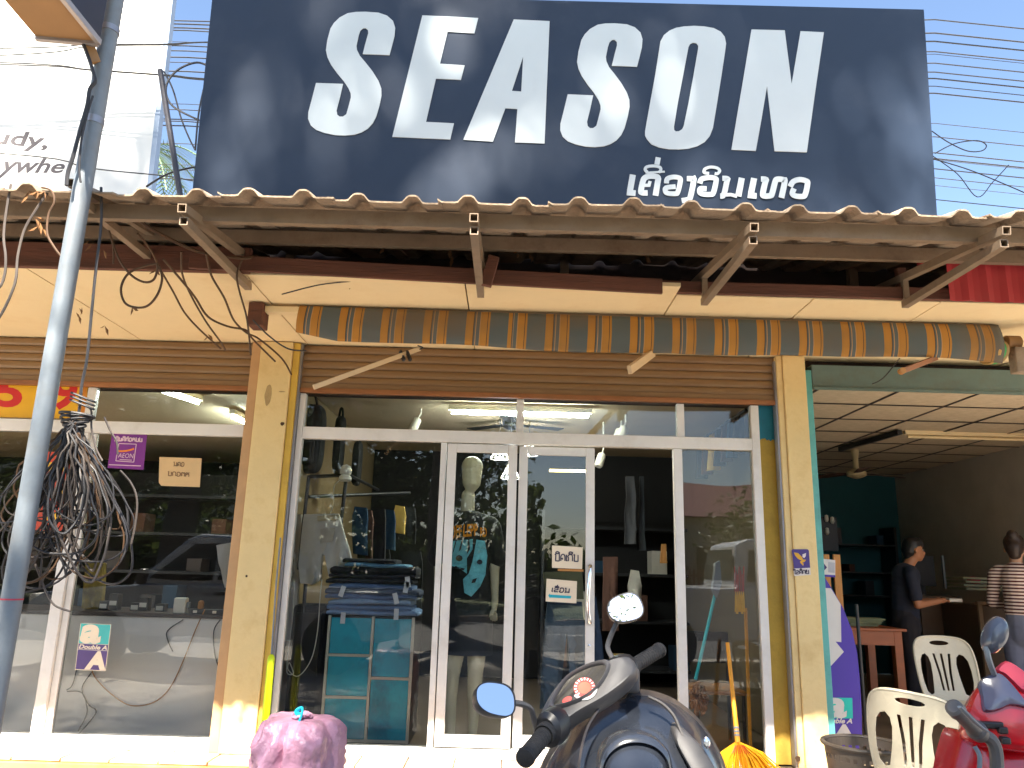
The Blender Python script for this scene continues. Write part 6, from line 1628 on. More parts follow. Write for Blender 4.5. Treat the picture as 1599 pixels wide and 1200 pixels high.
for x in (p0_.x - .62, p1_.x + .6): 
    q = MB(); q.box(x, x + .03, 8.7, 9.15, FLOOR, 2.0); q.build('upright', m_rack, sh_)
rnd = random.Random(2)
for k in range(9):
    z_ = .33 + .5 * (k % 3); x = p0_.x - .5 + .22 * k; q = MB(); q.box(x, x + .17, 8.72, 9.0, z_ + .001, z_ + rnd.uniform(.12, .3)); m = [m_brn, m_offw, m_dk1, m_yel][k % 4]
    q.build('carton', m, None, bevel=.005, label='%s carton on the %s back shelf of the clothes shop, number %s from the left' % (['brown', 'pale', 'navy', 'mustard'][k % 4], ['low', 'middle', 'upper'][k % 3], ['one', 'two', 'three', 'four', 'five', 'six', 'seven', 'eight', 'nine'][k]), cat='carton', group='cartons on the back shelf')
# ---- behind the right pane
rr = thing('ceiling_rack', 'black rack of hangers with clothes near the ceiling at the right', 'clothes rack', tuple(at(1130, 665, 6.6)))
q = MB(); q.tube([at(1085, 695, 6.9), at(1165, 640, 6.1)], .014, 8); q.build('rail', m_rack, rr, smooth=True)
for k in range(7):
    t_ = .12 + .12 * k; px, py, Y = 1085 + 80 * t_, 695 - 55 * t_, 6.9 - .8 * t_
    garment('hanging_shirt', [(px - 7, py + 6), (px, py + 2), (px + 7, py + 6), (px + 9, py + 60), (px - 9, py + 60)], Y, [m_dk2, m_brn, m_yel, m_dk2, m_brn, m_dk1, m_dk2][k], '%s garment on the ceiling rack at the right, number %s from the back' % (['black', 'brown', 'mustard', 'black', 'brown', 'navy', 'black'][k], ['one', 'two', 'three', 'four', 'five', 'six', 'seven'][k]), 'shirt', seed=20 + k, group='garments on the ceiling rack')
m_jw2 = M('grey_cloth', srgb(120, 120, 122), .95)
m_mopt = M('turquoise_mop_stick', srgb(40, 170, 175), .4); m_mop = M('brown_mop_fibre', srgb(150, 98, 52), .95, var=.4, scale=20)
mo_ = thing('mop', 'mop with a turquoise stick and brown fluffy head behind the right pane', 'mop', tuple(at(1090, 1110, 5.75)))
q = MB(); q.tube([at(1122, 905, 5.85), at(1086, 1062, 5.72)], .0115, 10); q.build('stick', m_mopt, mo_, smooth=True)
q = MB(); rnd = random.Random(4); c = at(1091, 1088, 5.70)
for k in range(140):
    d = Vector((rnd.gauss(0, 1), rnd.gauss(0, .8), rnd.gauss(0, 1))).normalized(); p_ = c + Vector((d.x * .055, d.y * .05, d.z * .10)); q.tube([c + Vector((d.x * .02, d.y * .02, d.z * .05)), p_, p_ + Vector((d.x * .015, d.y * .015, d.z * .01 - .02))], [.008, .008, .003], 4)
q.build('mop_head', m_mop, mo_)
m_cw = M('wooden_seat', srgb(150, 98, 46), .5, var=.2, scale=4)
cs = thing('wooden_chair', 'dark backed chair with a wooden seat behind the right pane', 'chair', tuple(at(1130, 1150, 5.95)))
a_, c_ = at(1085, 1078, 5.78), at(1166, 1078, 5.78)
q = MB(); q.box(a_.x, c_.x, 5.78, 6.2, a_.z - .03, a_.z); q.build('seat', m_cw, cs, bevel=.008)
a2, c2_ = at(1088, 1035, 6.2), at(1160, 1005, 6.2)
q = MB(); q.box(a_.x + .02, c_.x, 6.2, 6.23, a2.z, c2_.z + .08); q.build('backrest', m_pack, cs, bevel=.01)
for x in (a_.x + .02, c_.x - .02):
    for y in (5.80, 6.18):
        q = MB(); q.tube([(x, y, FLOOR), (x, y, a_.z - .03 if y < 6 else c2_.z)], .013, 8); q.build('leg', m_rack, cs, smooth=True)
kc = thing('key_tassels', 'bunch of yellow tassels and charms hanging inside the right pane', 'charms', tuple(at(1155, 940, 5.5)))
q = MB()
for k in range(7):
    x = 1147 + 2.4 * k; q.tube([at(x, 885 + (k % 3) * 6, 5.5), at(x + random.uniform(-1, 1), 925, 5.5)], .003, 4); 
q.build('cords', m_dial, kc)
q = MB()
for k in range(5):
    x = 1149 + 3 * k; q.tube([at(x, 924, 5.5), at(x, 932, 5.5), at(x + random.uniform(-1, 1), 956 + 3 * (k % 2), 5.5)], [.003, .007, .009], 6)
q.build('tassels', m_by, kc)
garment('hanging_cloth', [(1114, 880), (1121, 876), (1124, 912), (1118, 934), (1111, 920)], 5.6, m_jw2, 'thin white cloth hanging beside the turquoise mop stick', 'cloth', seed=31)
ys = MB(); ys.tube([at(1164, 950, 5.62), at(1172, 1170, 5.56)], .012, 8); ys.build('yellow_stick', m_byw, smooth=True, label='long yellow stick leaning inside the right pane', cat='stick')

# ================================================================== LEFT SHOP INTERIOR
m_cwh = M('counter_white_laminate', srgb(244, 238, 233), .4, var=.05, scale=2); m_ctop = M('counter_dark_top', srgb(72, 62, 60), .35, var=.15)
ct_ = thing('counter', 'white fronted counter with a dark top behind the left window', 'counter', tuple(at(230, 1140, 5.8)))
CT = 5.80; zt_ = at(230, 964, CT).z; xl_, xr_ = at(80, 1000, CT).x - 1.4, at(385, 1000, CT).x
q = MB(); q.box(xl_, xr_, CT, CT + .55, FLOOR, zt_); q.build('front_panel', m_cwh, ct_, bevel=.003)
q = MB(); q.box(xl_ - .02, xr_, CT - .02, CT + .58, zt_ + .001, zt_ + .03); q.build('counter_top', m_ctop, ct_, bevel=.004)
tz = zt_ + .03
def on_top(px, Y=5.86): return at(px, 955, Y).x
ad = thing('power_adapter', 'white square power adapter standing on the left counter', 'adapter', (on_top(284), 5.83, tz)); x = on_top(284)
q = MB(); q.box(x - .045, x + .045, 5.80, 5.86, tz, tz + .11); q.build('case', m_white, ad, bevel=.01); q = MB(); q.box(x + .046, x + .06, 5.82, 5.85, tz + .04, tz + .08); q.build('plug', m_gal, ad)
sp_ = thing('plug_strip', 'plug strip with tan plugs along the counter edge', 'socket strip', (on_top(330), 5.80, tz))
q = MB(); q.box(on_top(300), on_top(362), 5.795, 5.84, tz, tz + .035); q.build('strip_case', m_black, sp_, bevel=.005)
for px in (316, 356): q = MB(); q.lathe([(.016, 0), (.022, .01), (.02, .05), (.01, .06)], (on_top(px), 5.82, tz + .035), 12); q.build('plug', m_woodlight, sp_, smooth=True)
for px in (310, 340): q = MB(); q.box(on_top(px) - .014, on_top(px) + .014, 5.792, 5.796, tz + .008, tz + .026); q.build('socket', m_white, sp_)
rnd = random.Random(8)
for k, px in enumerate((150, 165, 200, 213, 240)):
    x = on_top(px); h_ = rnd.uniform(.05, .12); q = MB(); q.box(x - .035, x + .035, 5.95, 6.02, tz, tz + h_); o = q.build('phone_stand', m_black, None, bevel=.006, label='small black phone stand on the left counter, %s from the left' % ['first', 'second', 'third', 'fourth', 'fifth'][k], cat='phone stand', group='phone stands on the left counter')
    q = MB(); q.slab([[Vector((x + a_ * .026, 5.9495, tz + h_ * .45 + b_ * .016)) for a_, b_ in ((-1, -1), (1, -1), (1, 1), (-1, 1))]], (0, -1, 0), .001); q.build('tag', m_white, o)
for (pts, m, lb) in [([(286, 968), (262, 985), (262, 1000), (270, 1018)], m_cable, 'black charging cable on the white counter front, ending in mid air'), ([(320, 952), (305, 985), (285, 1035), (265, 1075), (240, 1097), (205, 1102), (175, 1085), (150, 1060), (143, 1045)], m_woodlight, 'tan cable sagging in a wide curve across the counter front'),
                     ([(344, 968), (334, 985), (335, 1020), (345, 1060), (338, 1085), (346, 1092)], m_cable, 'black cable hanging at the right end of the counter'), ([(358, 968), (350, 1000), (346, 1050), (340, 1075)], m_cable, 'second black cable beside the right counter end'), ([(143, 1050), (128, 1075), (138, 1100), (150, 1110), (142, 1125), (124, 1145)], m_cable, 'black cable hanging below the Double A sticker'), ([(105, 1080), (128, 1082), (136, 1105), (134, 1120), (122, 1142)], m_cable, 'black cable forking at the foot of the counter'), ([(120, 1045), (113, 1070), (104, 1078)], m_cable, 'short black cable left of the Double A sticker')]:
    pxwire('counter_cable', pts, 5.785, .004, m, lb, cat='cable')
garment('hanging_cloth', [(341, 852), (376, 846), (382, 900), (356, 918), (345, 880)], 5.62, m_offw, 'white cloth pinned inside the left window by the pillar', 'cloth', seed=41)
garment('hanging_cloth', [(139, 875), (166, 880), (164, 952), (132, 950)], 6.1, M('yellow_black_print_cloth', srgb(150, 128, 60), .9, var=.6, scale=10), 'yellow and black patterned cloth beside the counter', 'cloth', seed=42)
bs2 = thing('display_shelf', 'dark shelf of goods on the back wall of the left shop', 'shelf', (-3.2, 8.4, FLOOR))
for k in range(5):
    q = MB(); q.box(-5.6, -1.9, 8.4, 8.8, .4 + .4 * k, .43 + .4 * k); q.build('board', m_rack, bs2)
q = MB(); q.box(-5.6, -1.9, 8.8, 8.84, FLOOR, 2.3); q.build('back_panel', m_indark, bs2)
for k in range(16):
    x = -5.4 + .22 * k; r_ = k % 4; q = MB(); q.box(x, x + .15, 8.45, 8.7, .831 + .4 * (r_ % 3), .83 + .4 * (r_ % 3) + rnd.uniform(.12, .28)); q.build('carton', [m_dk1, m_ctop, m_brn, m_black][k % 4], bs2)

# ================================================================== COPY SHOP
m_table = M('orange_brown_wood', srgb(150, 78, 34), .45, var=.2, scale=3, stretch=(.6, 4, 4))
TY = 6.9
tb = thing('wooden_table', 'orange brown wooden table behind the purple banner', 'table', tuple(at(1370, 1090, TY)))
ztb = at(1400, 982, TY).z; xr2 = at(1408, 985, TY).x; xl2 = xr2 - 1.0
q = MB(); q.box(xl2, xr2 + .03, TY - .03, TY + .62, ztb - .022, ztb); q.build('tabletop', m_table, tb, bevel=.004)
q = MB(); q.box(xl2 + .06, xr2 - .071, TY, TY + .022, ztb - .14, ztb - .023); q.build('apron', m_table, tb)
for x in (xl2, xr2 - .07):
    for y in (TY, TY + .52):
        q = MB(); q.box(x, x + .07, y, y + .07, FLOOR - .012, ztb - .023); q.build('leg', m_table, tb, bevel=.004)
pl_ = thing('paper_pile', 'greenish heap of papers on the wooden table', 'papers', (xr2 - .25, TY + .3, ztb))
for k in range(5):
    a = random.uniform(-.3, .3); c = Vector((xr2 - .28 + .02 * k, TY + .28, ztb + .002 + .014 * k)); q = MB()
    q.slab([[c + Vector((math.cos(a) * x - math.sin(a) * y, math.sin(a) * x + math.cos(a) * y, 0)) for x, y in ((-.16, -.11), (.16, -.11), (.16, .11), (-.16, .11))]], (0, 0, 1), .012); q.build('sheets', M('green_grey_paper', srgb(132, 134, 96), .85, var=.1), pl_)
m_count = M('dark_brown_counter', srgb(84, 64, 46), .5, var=.2, scale=3)
cb = thing('counter', 'dark brown counter desk with a metal edge inside the copy shop', 'counter', tuple(at(1480, 1010, 7.9)))
a_, c_ = at(1436, 930, 8.0), at(1530, 940, 7.7)
q = MB(); q.box(a_.x, c_.x, 8.0, 8.6, FLOOR, a_.z); q.build('body', m_count, cb, bevel=.01)
q = MB(); q.box(c_.x - .22, c_.x + .7, 7.35, 7.99, FLOOR, c_.z - .02); q.build('front_case', m_count, cb, bevel=.01)
q = MB(); q.box(c_.x - .235, c_.x - .2, 7.335, 7.36, FLOOR, c_.z + .0); q.build('metal_corner', m_purlin, cb)
q = MB(); q.box(c_.x - .24, c_.x + .72, 7.33, 7.38, c_.z - .018, c_.z + .012); q.build('metal_edge', m_purlin, cb)
tr_ = thing('paper_tray', 'stack of pale papers and trays on the copy shop counter', 'tray', tuple(at(1535, 915, 8.1)))
for k in range(4):
    c = at(1530, 925, 8.15) + Vector((.0, 0, .02 + .035 * k)); q = MB(); q.box(c.x - .22 - .02 * (k % 2), c.x + .28, c.y - .15, c.y + .2, c.z, c.z + .022); q.build('sheet_stack', M('pale_green_paper', srgb(170, 168, 136), .8, var=.1), tr_, bevel=.003)
c = at(1520, 905, 8.1); q = MB(); q.lathe([(.001, .03), (.05, .02), (.07, -.02), (.06, -.04), (.001, -.045)], c, 16); q.build('ink_pad', m_redp, tr_, smooth=True)
sf = thing('back_shelf', 'dark shelf with office clutter against the teal back wall', 'shelf', tuple(at(1340, 900, 10.2)))
for py in (850, 893, 930):
    z_ = at(1340, py, 10.1).z; q = MB(); q.box(2.6, 5.0, 10.1, 10.5, z_ - .02, z_); q.build('board', m_rack, sf)
for x in (2.6, 3.8, 5.0): q = MB(); q.box(x, x + .03, 10.1, 10.5, FLOOR, 2.0); q.build('upright', m_rack, sf)
for k in range(12):
    x = 2.7 + .19 * k; z_ = at(1340, (893, 930, 850)[k % 3], 10.1).z; q = MB(); q.box(x, x + random.uniform(.06, .15), 10.15, 10.4, z_ + .001, z_ + random.uniform(.08, .26)); q.build('file_box', [m_ctop, m_brn, m_black, m_dk1][k % 4], sf)
pc = thing('cardboard_dispenser', 'dark upright rack with white and pink items on the teal wall', 'rack', tuple(at(1300, 840, 9.0)))
a_, c_ = at(1275, 860, 9.0), at(1306, 808, 9.0); q = MB(); q.box(a_.x, c_.x, 9.0, 9.12, a_.z, c_.z); q.build('panel', m_black, pc)
for (px, py) in ((1291, 815), (1300, 818), (1292, 835)):
    c = at(px, py, 8.98); q = MB(); q.lathe([(.012, 0), (.025, .02), (.02, .07), (.001, .08)], c, 10); q.build('cup', m_white, pc, smooth=True)
mn = thing('monitor', 'dark computer monitor on the counter behind the boy', 'monitor', tuple(at(1440, 905, 8.3)))
a_, c_ = at(1425, 915, 8.3), at(1458, 868, 8.3); q = MB(); q.box(a_.x, c_.x, 8.3, 8.34, a_.z, c_.z); q.build('screen', m_black, mn, bevel=.006); q = MB(); q.box((a_.x + c_.x) / 2 - .03, (a_.x + c_.x) / 2 + .03, 8.34, 8.37, a_.z - .1, a_.z + .05); q.build('stand', m_black, mn)
q = MB(); q.box(c_.x + .03, c_.x + .05, 8.2, 8.22, a_.z - .02, c_.z); q.build('cable_post', m_gal, mn)
# ceiling fan, unlit batten, conduit
fy = 8.4; c = at(1338, 748, fy)
fn = thing('ceiling_fan', 'ceiling fan with dark blades in the copy shop', 'ceiling fan', tuple(c))
m_fan = M('fan_cream', srgb(190, 170, 130), .45); m_blade = M('fan_blade_brown', srgb(70, 46, 36), .5)
q = MB(); q.lathe([(.012, .0), (.05, .01), (.10, .03), (.105, .07), (.06, .10), (.03, .11), (.028, .20), (.045, .32), (.055, 2.722 - c.z)], c, 20); q.build('motor', m_fan, fn, smooth=True)
for k in range(3):
    a = .25 + k * 2.094; d = Vector((math.cos(a), math.sin(a), 0)); s_ = Vector((-d.y, d.x, 0))
    q = MB(); q.slab([[c + d * .1 - s_ * .04 + Vector((0, 0, .05)), c + d * .58 - s_ * .075 + Vector((0, 0, .03)), c + d * .58 + s_ * .06 + Vector((0, 0, .05)), c + d * .1 + s_ * .04 + Vector((0, 0, .06))]], (0, 0, 1), .008); q.build('blade', m_blade, fn)
fluor('tube_light', atz(1412, 680, 2.68), atz(1412, 680, 2.68) + Vector((1.6, 0, 0)), 'unlit pale fluorescent batten on the copy shop ceiling', lit=False)
a_, c_ = atz(1312, 702, 2.69), atz(1405, 675, 2.69)
q = MB(); q.bar(a_, c_, .05, .045); q.build('lamp_batten', m_black, label='black unlit lamp batten on the copy shop ceiling above the fan', cat='ceiling light', bevel=.005)

# ================================================================== PEOPLE
m_skin = M('warm_skin', srgb(176, 118, 82), .55, var=.06, scale=6); m_skin2 = M('light_skin', srgb(206, 160, 130), .55, var=.06, scale=6)
m_hairb = M('black_hair', (.012, .01, .009, 1), .5, var=.3, scale=30); m_hairbr = M('dark_brown_hair', (.035, .02, .014, 1), .5, var=.3, scale=30)
def person(label, base, height, heading, pose, top, bottom, hair, skin, female=False):
    """standing figure; heading 0 looks along +x"""
    S = height / 1.7
    hx = Vector((math.cos(heading), math.sin(heading), 0)); sx_ = Vector((-hx.y, hx.x, 0)); up_ = Vector((0, 0, 1)); base = Vector(base)
    def q_(f, s, z): return base + (hx * f + sx_ * s + up_ * z) * S
    t = thing('person', label, 'person', tuple(base))
    lean_ = pose.get('lean', 0.0); hd = pose.get('head', .03)
    def b_(f, s, z): return q_(f + lean_ * max(0, z - .95), s, z)
    hc = b_(.02 + hd, 0, 1.60)
    nod = pose.get('nod', 0.0)
    segs = [(hc + up_ * .025 * S, .085 * S, hc - up_ * .045 * S + hx * .015 * S, .068 * S), (hc - up_ * .07 * S + hx * .04 * S, .045 * S, hc - up_ * .085 * S + hx * .05 * S, .032 * S),
            (hc - up_ * .02 * S + hx * .088 * S, .012 * S, hc - up_ * .035 * S + hx * .1 * S, .014 * S), (hc - up_ * .062 * S + hx * .082 * S, .012 * S, hc - up_ * .064 * S + hx * .084 * S + sx_ * .0, .016 * S),
            (hc + sx_ * .084 * S - up_ * .005 * S, .014 * S, hc + sx_ * .088 * S - up_ * .04 * S, .010 * S, .8), (hc - sx_ * .084 * S - up_ * .005 * S, .014 * S, hc - sx_ * .088 * S - up_ * .04 * S, .010 * S, .8),
            (hc - up_ * .06 * S, .055 * S, b_(0, 0, 1.40), .055 * S),
            (b_(0, .14, 1.37), .058 * S, b_(0, -.14, 1.37), .058 * S), (b_(0, 0, 1.32), .125 * S, b_(0, 0, 1.05), .11 * S, .85), (b_(0, 0, 1.05), .11 * S, b_(0, 0, .90), .13 * S, .9)]
    for s in (-1, 1):
        hipd = .075
        segs += [(b_(0, s * hipd, .88), .092 * S, q_(.01, s * .09, .48), .060 * S), (q_(.01, s * .09, .48), .060 * S, q_(-.01, s * .09, .10), .038 * S), (q_(-.02, s * .09, .06), .036 * S, q_(.13, s * .1, .03), .028 * S)]
        sh = b_(0, s * .18, 1.35); el = q_(*pose['elbow'][0 if s < 0 else 1]); wr = q_(*pose['wrist'][0 if s < 0 else 1])
        segs += [(sh, .050 * S, el, .040 * S), (el, .040 * S, wr, .028 * S)]
        d = (wr - el).normalized(); pal = wr + d * .055 * S
        segs.append((wr + d * .01, .026 * S, pal, .028 * S, .7))
        side = d.cross(up_); side = side.normalized() if side.length > .1 else sx_
        for k in range(4):
            st = pal + side * (.013 * (k - 1.5)) * S + d * .018 * S; L_ = (.045, .055, .052, .040)[k] * S
            segs.append((st, .0085 * S, st + d * L_ * .55 - up_ * .008 * S, .008 * S)); segs.append((st + d * L_ * .55 - up_ * .008 * S, .008 * S, st + d * L_ * .9 - up_ * .028 * S, .007 * S))
        segs.append((wr + d * .02 * S + side * .022 * S * s, .010 * S, pal + side * .045 * S * s - up_ * .012 * S, .008 * S))
    capsule_body('body', segs, skin, t, voxel=.008, smooth=4)
    ts = [(b_(0, .145, 1.375), .066 * S, b_(0, -.145, 1.375), .066 * S), (b_(0, 0, 1.33), .142 * S, b_(0, 0, 1.08), .132 * S, .9), (b_(0, 0, 1.08), .132 * S, b_(0, 0, pose.get('hem', .92)), .138 * S, .95)]
    for s in (-1, 1):
        sh = b_(0, s * .18, 1.35); el = q_(*pose['elbow'][0 if s < 0 else 1]); wr = q_(*pose['wrist'][0 if s < 0 else 1]); k = pose.get('sleeve', .8)
        if k <= 1: ts.append((sh, .064 * S, sh.lerp(el, k), .062 * S))
        else: ts += [(sh, .062 * S, el, .052 * S), (el, .052 * S, el.lerp(wr, k - 1), .042 * S)]
    capsule_body('top', ts, top, t, voxel=.009, smooth=7)
    bs = [(b_(0, 0, .96), .135 * S, b_(0, 0, .84), .145 * S, .95)]
    for s in (-1, 1): bs += [(b_(0, s * .08, .86), .108 * S, q_(.01, s * .09, .48), .078 * S), (q_(.01, s * .09, .48), .078 * S, q_(-.01, s * .09, .10), .062 * S)]
    capsule_body('trousers', bs, bottom, t, voxel=.009, smooth=6)
    for s in (-1, 1):
        q = MB(); c0 = q_(-.05, s * .095, .0); 
        lo = []
        for (f, w, h) in ((-.03, .03, .05), (0, .042, .085), (.07, .045, .075), (.15, .048, .05), (.2, .03, .03)):
            c_ = q_(f - .02, s * .095, 0); lo.append([c_ - sx_ * w * S, c_ + sx_ * w * S, c_ + sx_ * w * .8 * S + up_ * h * S, c_ - sx_ * w * .8 * S + up_ * h * S])
        q.loft(lo); q.build('shoe', m_black, t, bevel=.008)
    hs = [(hc + up_ * .045 * S - hx * .012 * S, .092 * S, hc - hx * .035 * S, .082 * S), (hc + up_ * .06 * S + hx * .03 * S, .070 * S, hc + up_ * .05 * S + hx * .06 * S, .035 * S), (hc - hx * .05 * S, .065 * S, hc - hx * .05 * S - up_ * .07 * S, .045 * S)]
    if female: hs += [(hc + up_ * .10 * S - hx * .045 * S, .055 * S, hc + up_ * .115 * S - hx * .06 * S, .05 * S), (hc - hx * .055 * S, .075 * S, hc - hx * .055 * S - up_ * .06 * S, .055 * S)]
    capsule_body('hair', hs, hair, t, voxel=.008, smooth=4)
    # eyes, brows and mouth
    for s in (-1, 1):
        e = hc + hx * .0815 * S + sx_ * s * .032 * S - up_ * .002 * S
        q = MB(); q.lathe([(.001, -.009), (.0075, -.005), (.009, 0), (.0075, .005), (.001, .009)], e, 10, sx_, sx=1.0, sy=.6); q.build('eye', m_white, t, smooth=True)
        q = MB(); q.tube([e + up_ * .018 * S - sx_ * .014 * S, e + up_ * .022 * S + hx * .004, e + up_ * .018 * S + sx_ * .014 * S], .003, 5); q.build('eyebrow', hair, t)
    mth = hc + hx * .088 * S - up_ * .062 * S
    q = MB(); q.tube([mth - sx_ * .02 * S - hx * .006, mth + hx * .006 * S, mth + sx_ * .02 * S - hx * .006], .004, 6); q.build('lips', M('lip', srgb(150, 80, 70), .5), t, smooth=True)
    return t
m_navy = M('navy_tshirt', srgb(38, 42, 56), .9, var=.15); m_dpant = M('dark_trousers', srgb(36, 32, 36), .9, var=.15); m_jw = M('grey_blue_jeans', srgb(112, 118, 138), .9, var=.15, scale=5)
bp_ = at(1408, 900, 7.5)
boy = person('boy in a navy T-shirt looking down at something in his hands by the table', (bp_.x, 7.5, FLOOR - .012), at(1412, 843, 7.5).z - FLOOR + .012 - .0, math.radians(-12), dict(lean=.10, head=.05, elbow=[(.07, -.21, 1.06), (.07, .21, 1.06)], wrist=[(.30, -.10, 1.10), (.30, .08, 1.10)], sleeve=.72, hem=.88), m_navy, m_dpant, m_hairb, m_skin)
hp_ = Vector(boy.location) + Vector((.40, -.08, 1.02))
hp = thing('handset', 'small white box held in the hands of the boy in navy', 'box', tuple(hp_)); q = MB(); q.box(hp_.x - .05, hp_.x + .07, hp_.y - .07, hp_.y + .07, hp_.z, hp_.z + .03); q.build('case', m_white, hp, bevel=.005)
# striped knit
m_stripe = bpy.data.materials.new('striped_knit'); m_stripe.use_nodes = True
nt = m_stripe.node_tree; N = nt.nodes; L = nt.links; bs = N['Principled BSDF']; bs.inputs['Roughness'].default_value = .95
tc = N.new('ShaderNodeTexCoord'); sp = N.new('ShaderNodeSeparateXYZ'); L.new(tc.outputs['Object'], sp.inputs[0])
mm = N.new('ShaderNodeMath'); mm.operation = 'MULTIPLY'; mm.inputs[1].default_value = 1 / .029; L.new(sp.outputs[2], mm.inputs[0])
fr = N.new('ShaderNodeMath'); fr.operation = 'FRACT'; L.new(mm.outputs[0], fr.inputs[0]); gt = N.new('ShaderNodeMath'); gt.operation = 'GREATER_THAN'; gt.inputs[1].default_value = .52; L.new(fr.outputs[0], gt.inputs[0])
mx = N.new('ShaderNodeMix'); mx.data_type = 'RGBA'; L.new(gt.outputs[0], mx.inputs[0]); mx.inputs[6].default_value = srgb(226, 206, 192); mx.inputs[7].default_value = srgb(84, 44, 44); L.new(mx.outputs[2], bs.inputs['Base Color'])
wp_ = at(1588, 900, 6.9)
person('woman in a maroon and white striped top and grey blue jeans, seen from behind', (wp_.x, 6.9, FLOOR - .012), at(1572, 838, 6.9).z - FLOOR + .012, math.radians(50), dict(lean=.05, head=.03, elbow=[(.02, -.24, 1.10), (.06, .23, 1.10)], wrist=[(.22, -.20, 1.02), (.25, .15, 1.05)], sleeve=1.6, hem=1.03), m_stripe, m_jw, m_hairbr, m_skin2, female=True)
# ================================================================== ACROSS THE STREET (seen mirrored in the glass, and shading the scene)
m_road = M('road_asphalt', (0.075, 0.072, 0.07, 1), .85, var=.25, scale=1.5, bump=.2, bscale=150)
m_grass = M('dry_grass', (0.10, 0.12, 0.045, 1), .95, var=.4, scale=2, bump=.4, bscale=60)
m_line = M('road_paint', (.7, .7, .66, 1), .7, var=.2, scale=9)
b = MB(); b.add([(-120, -9.5, .004), (120, -9.5, .004), (120, -2.6, .004), (-120, -2.6, .004)], [(0, 1, 2, 3)]); b.build('road', m_road, kind='structure')
b = MB()
for k in range(-14, 15): b.add([(k * 6, -6.1, .008), (k * 6 + 3, -6.1, .008), (k * 6 + 3, -5.98, .008), (k * 6, -5.98, .008)], [(0, 1, 2, 3)])
b.build('road_marking', m_line, kind='structure')
b = MB(); b.add([(-120, -60, .004), (120, -60, .004), (120, -9.6, .004), (-120, -9.6, .004)], [(0, 1, 2, 3)]); b.build('grass_verge', m_grass, kind='structure')
b = MB(); b.box(-120, 120, -9.6, -9.45, 0, .13); b.build('kerb', m_cement, kind='structure')
m_bark = M('tree_bark', (.075, .058, .045, 1), .95, var=.35, scale=6, stretch=(3, 3, .7), bump=.5)
m_leaf = bpy.data.materials.new('tree_leaf'); m_leaf.use_nodes = True
nt = m_leaf.node_tree; N = nt.nodes; L = nt.links; bs = N['Principled BSDF']; bs.inputs['Roughness'].default_value = .55
oi = N.new('ShaderNodeTexCoord'); nz = N.new('ShaderNodeTexNoise'); nz.inputs['Scale'].default_value = .9; nz.inputs['Detail'].default_value = 4; L.new(oi.outputs['Object'], nz.inputs['Vector'])
rp = N.new('ShaderNodeValToRGB'); rp.color_ramp.elements[0].color = (.028, .055, .014, 1); rp.color_ramp.elements[1].color = (.11, .14, .035, 1); rp.color_ramp.elements[0].position = .3; rp.color_ramp.elements[1].position = .7
L.new(nz.outputs['Fac'], rp.inputs[0]); L.new(rp.outputs[0], bs.inputs['Base Color'])
tl = N.new('ShaderNodeBsdfTranslucent'); L.new(rp.outputs[0], tl.inputs[0]); ms = N.new('ShaderNodeMixShader'); ms.inputs[0].default_value = .3
L.new(bs.outputs[0], ms.inputs[1]); L.new(tl.outputs[0], ms.inputs[2]); L.new(ms.outputs[0], N['Material Output'].inputs[0])
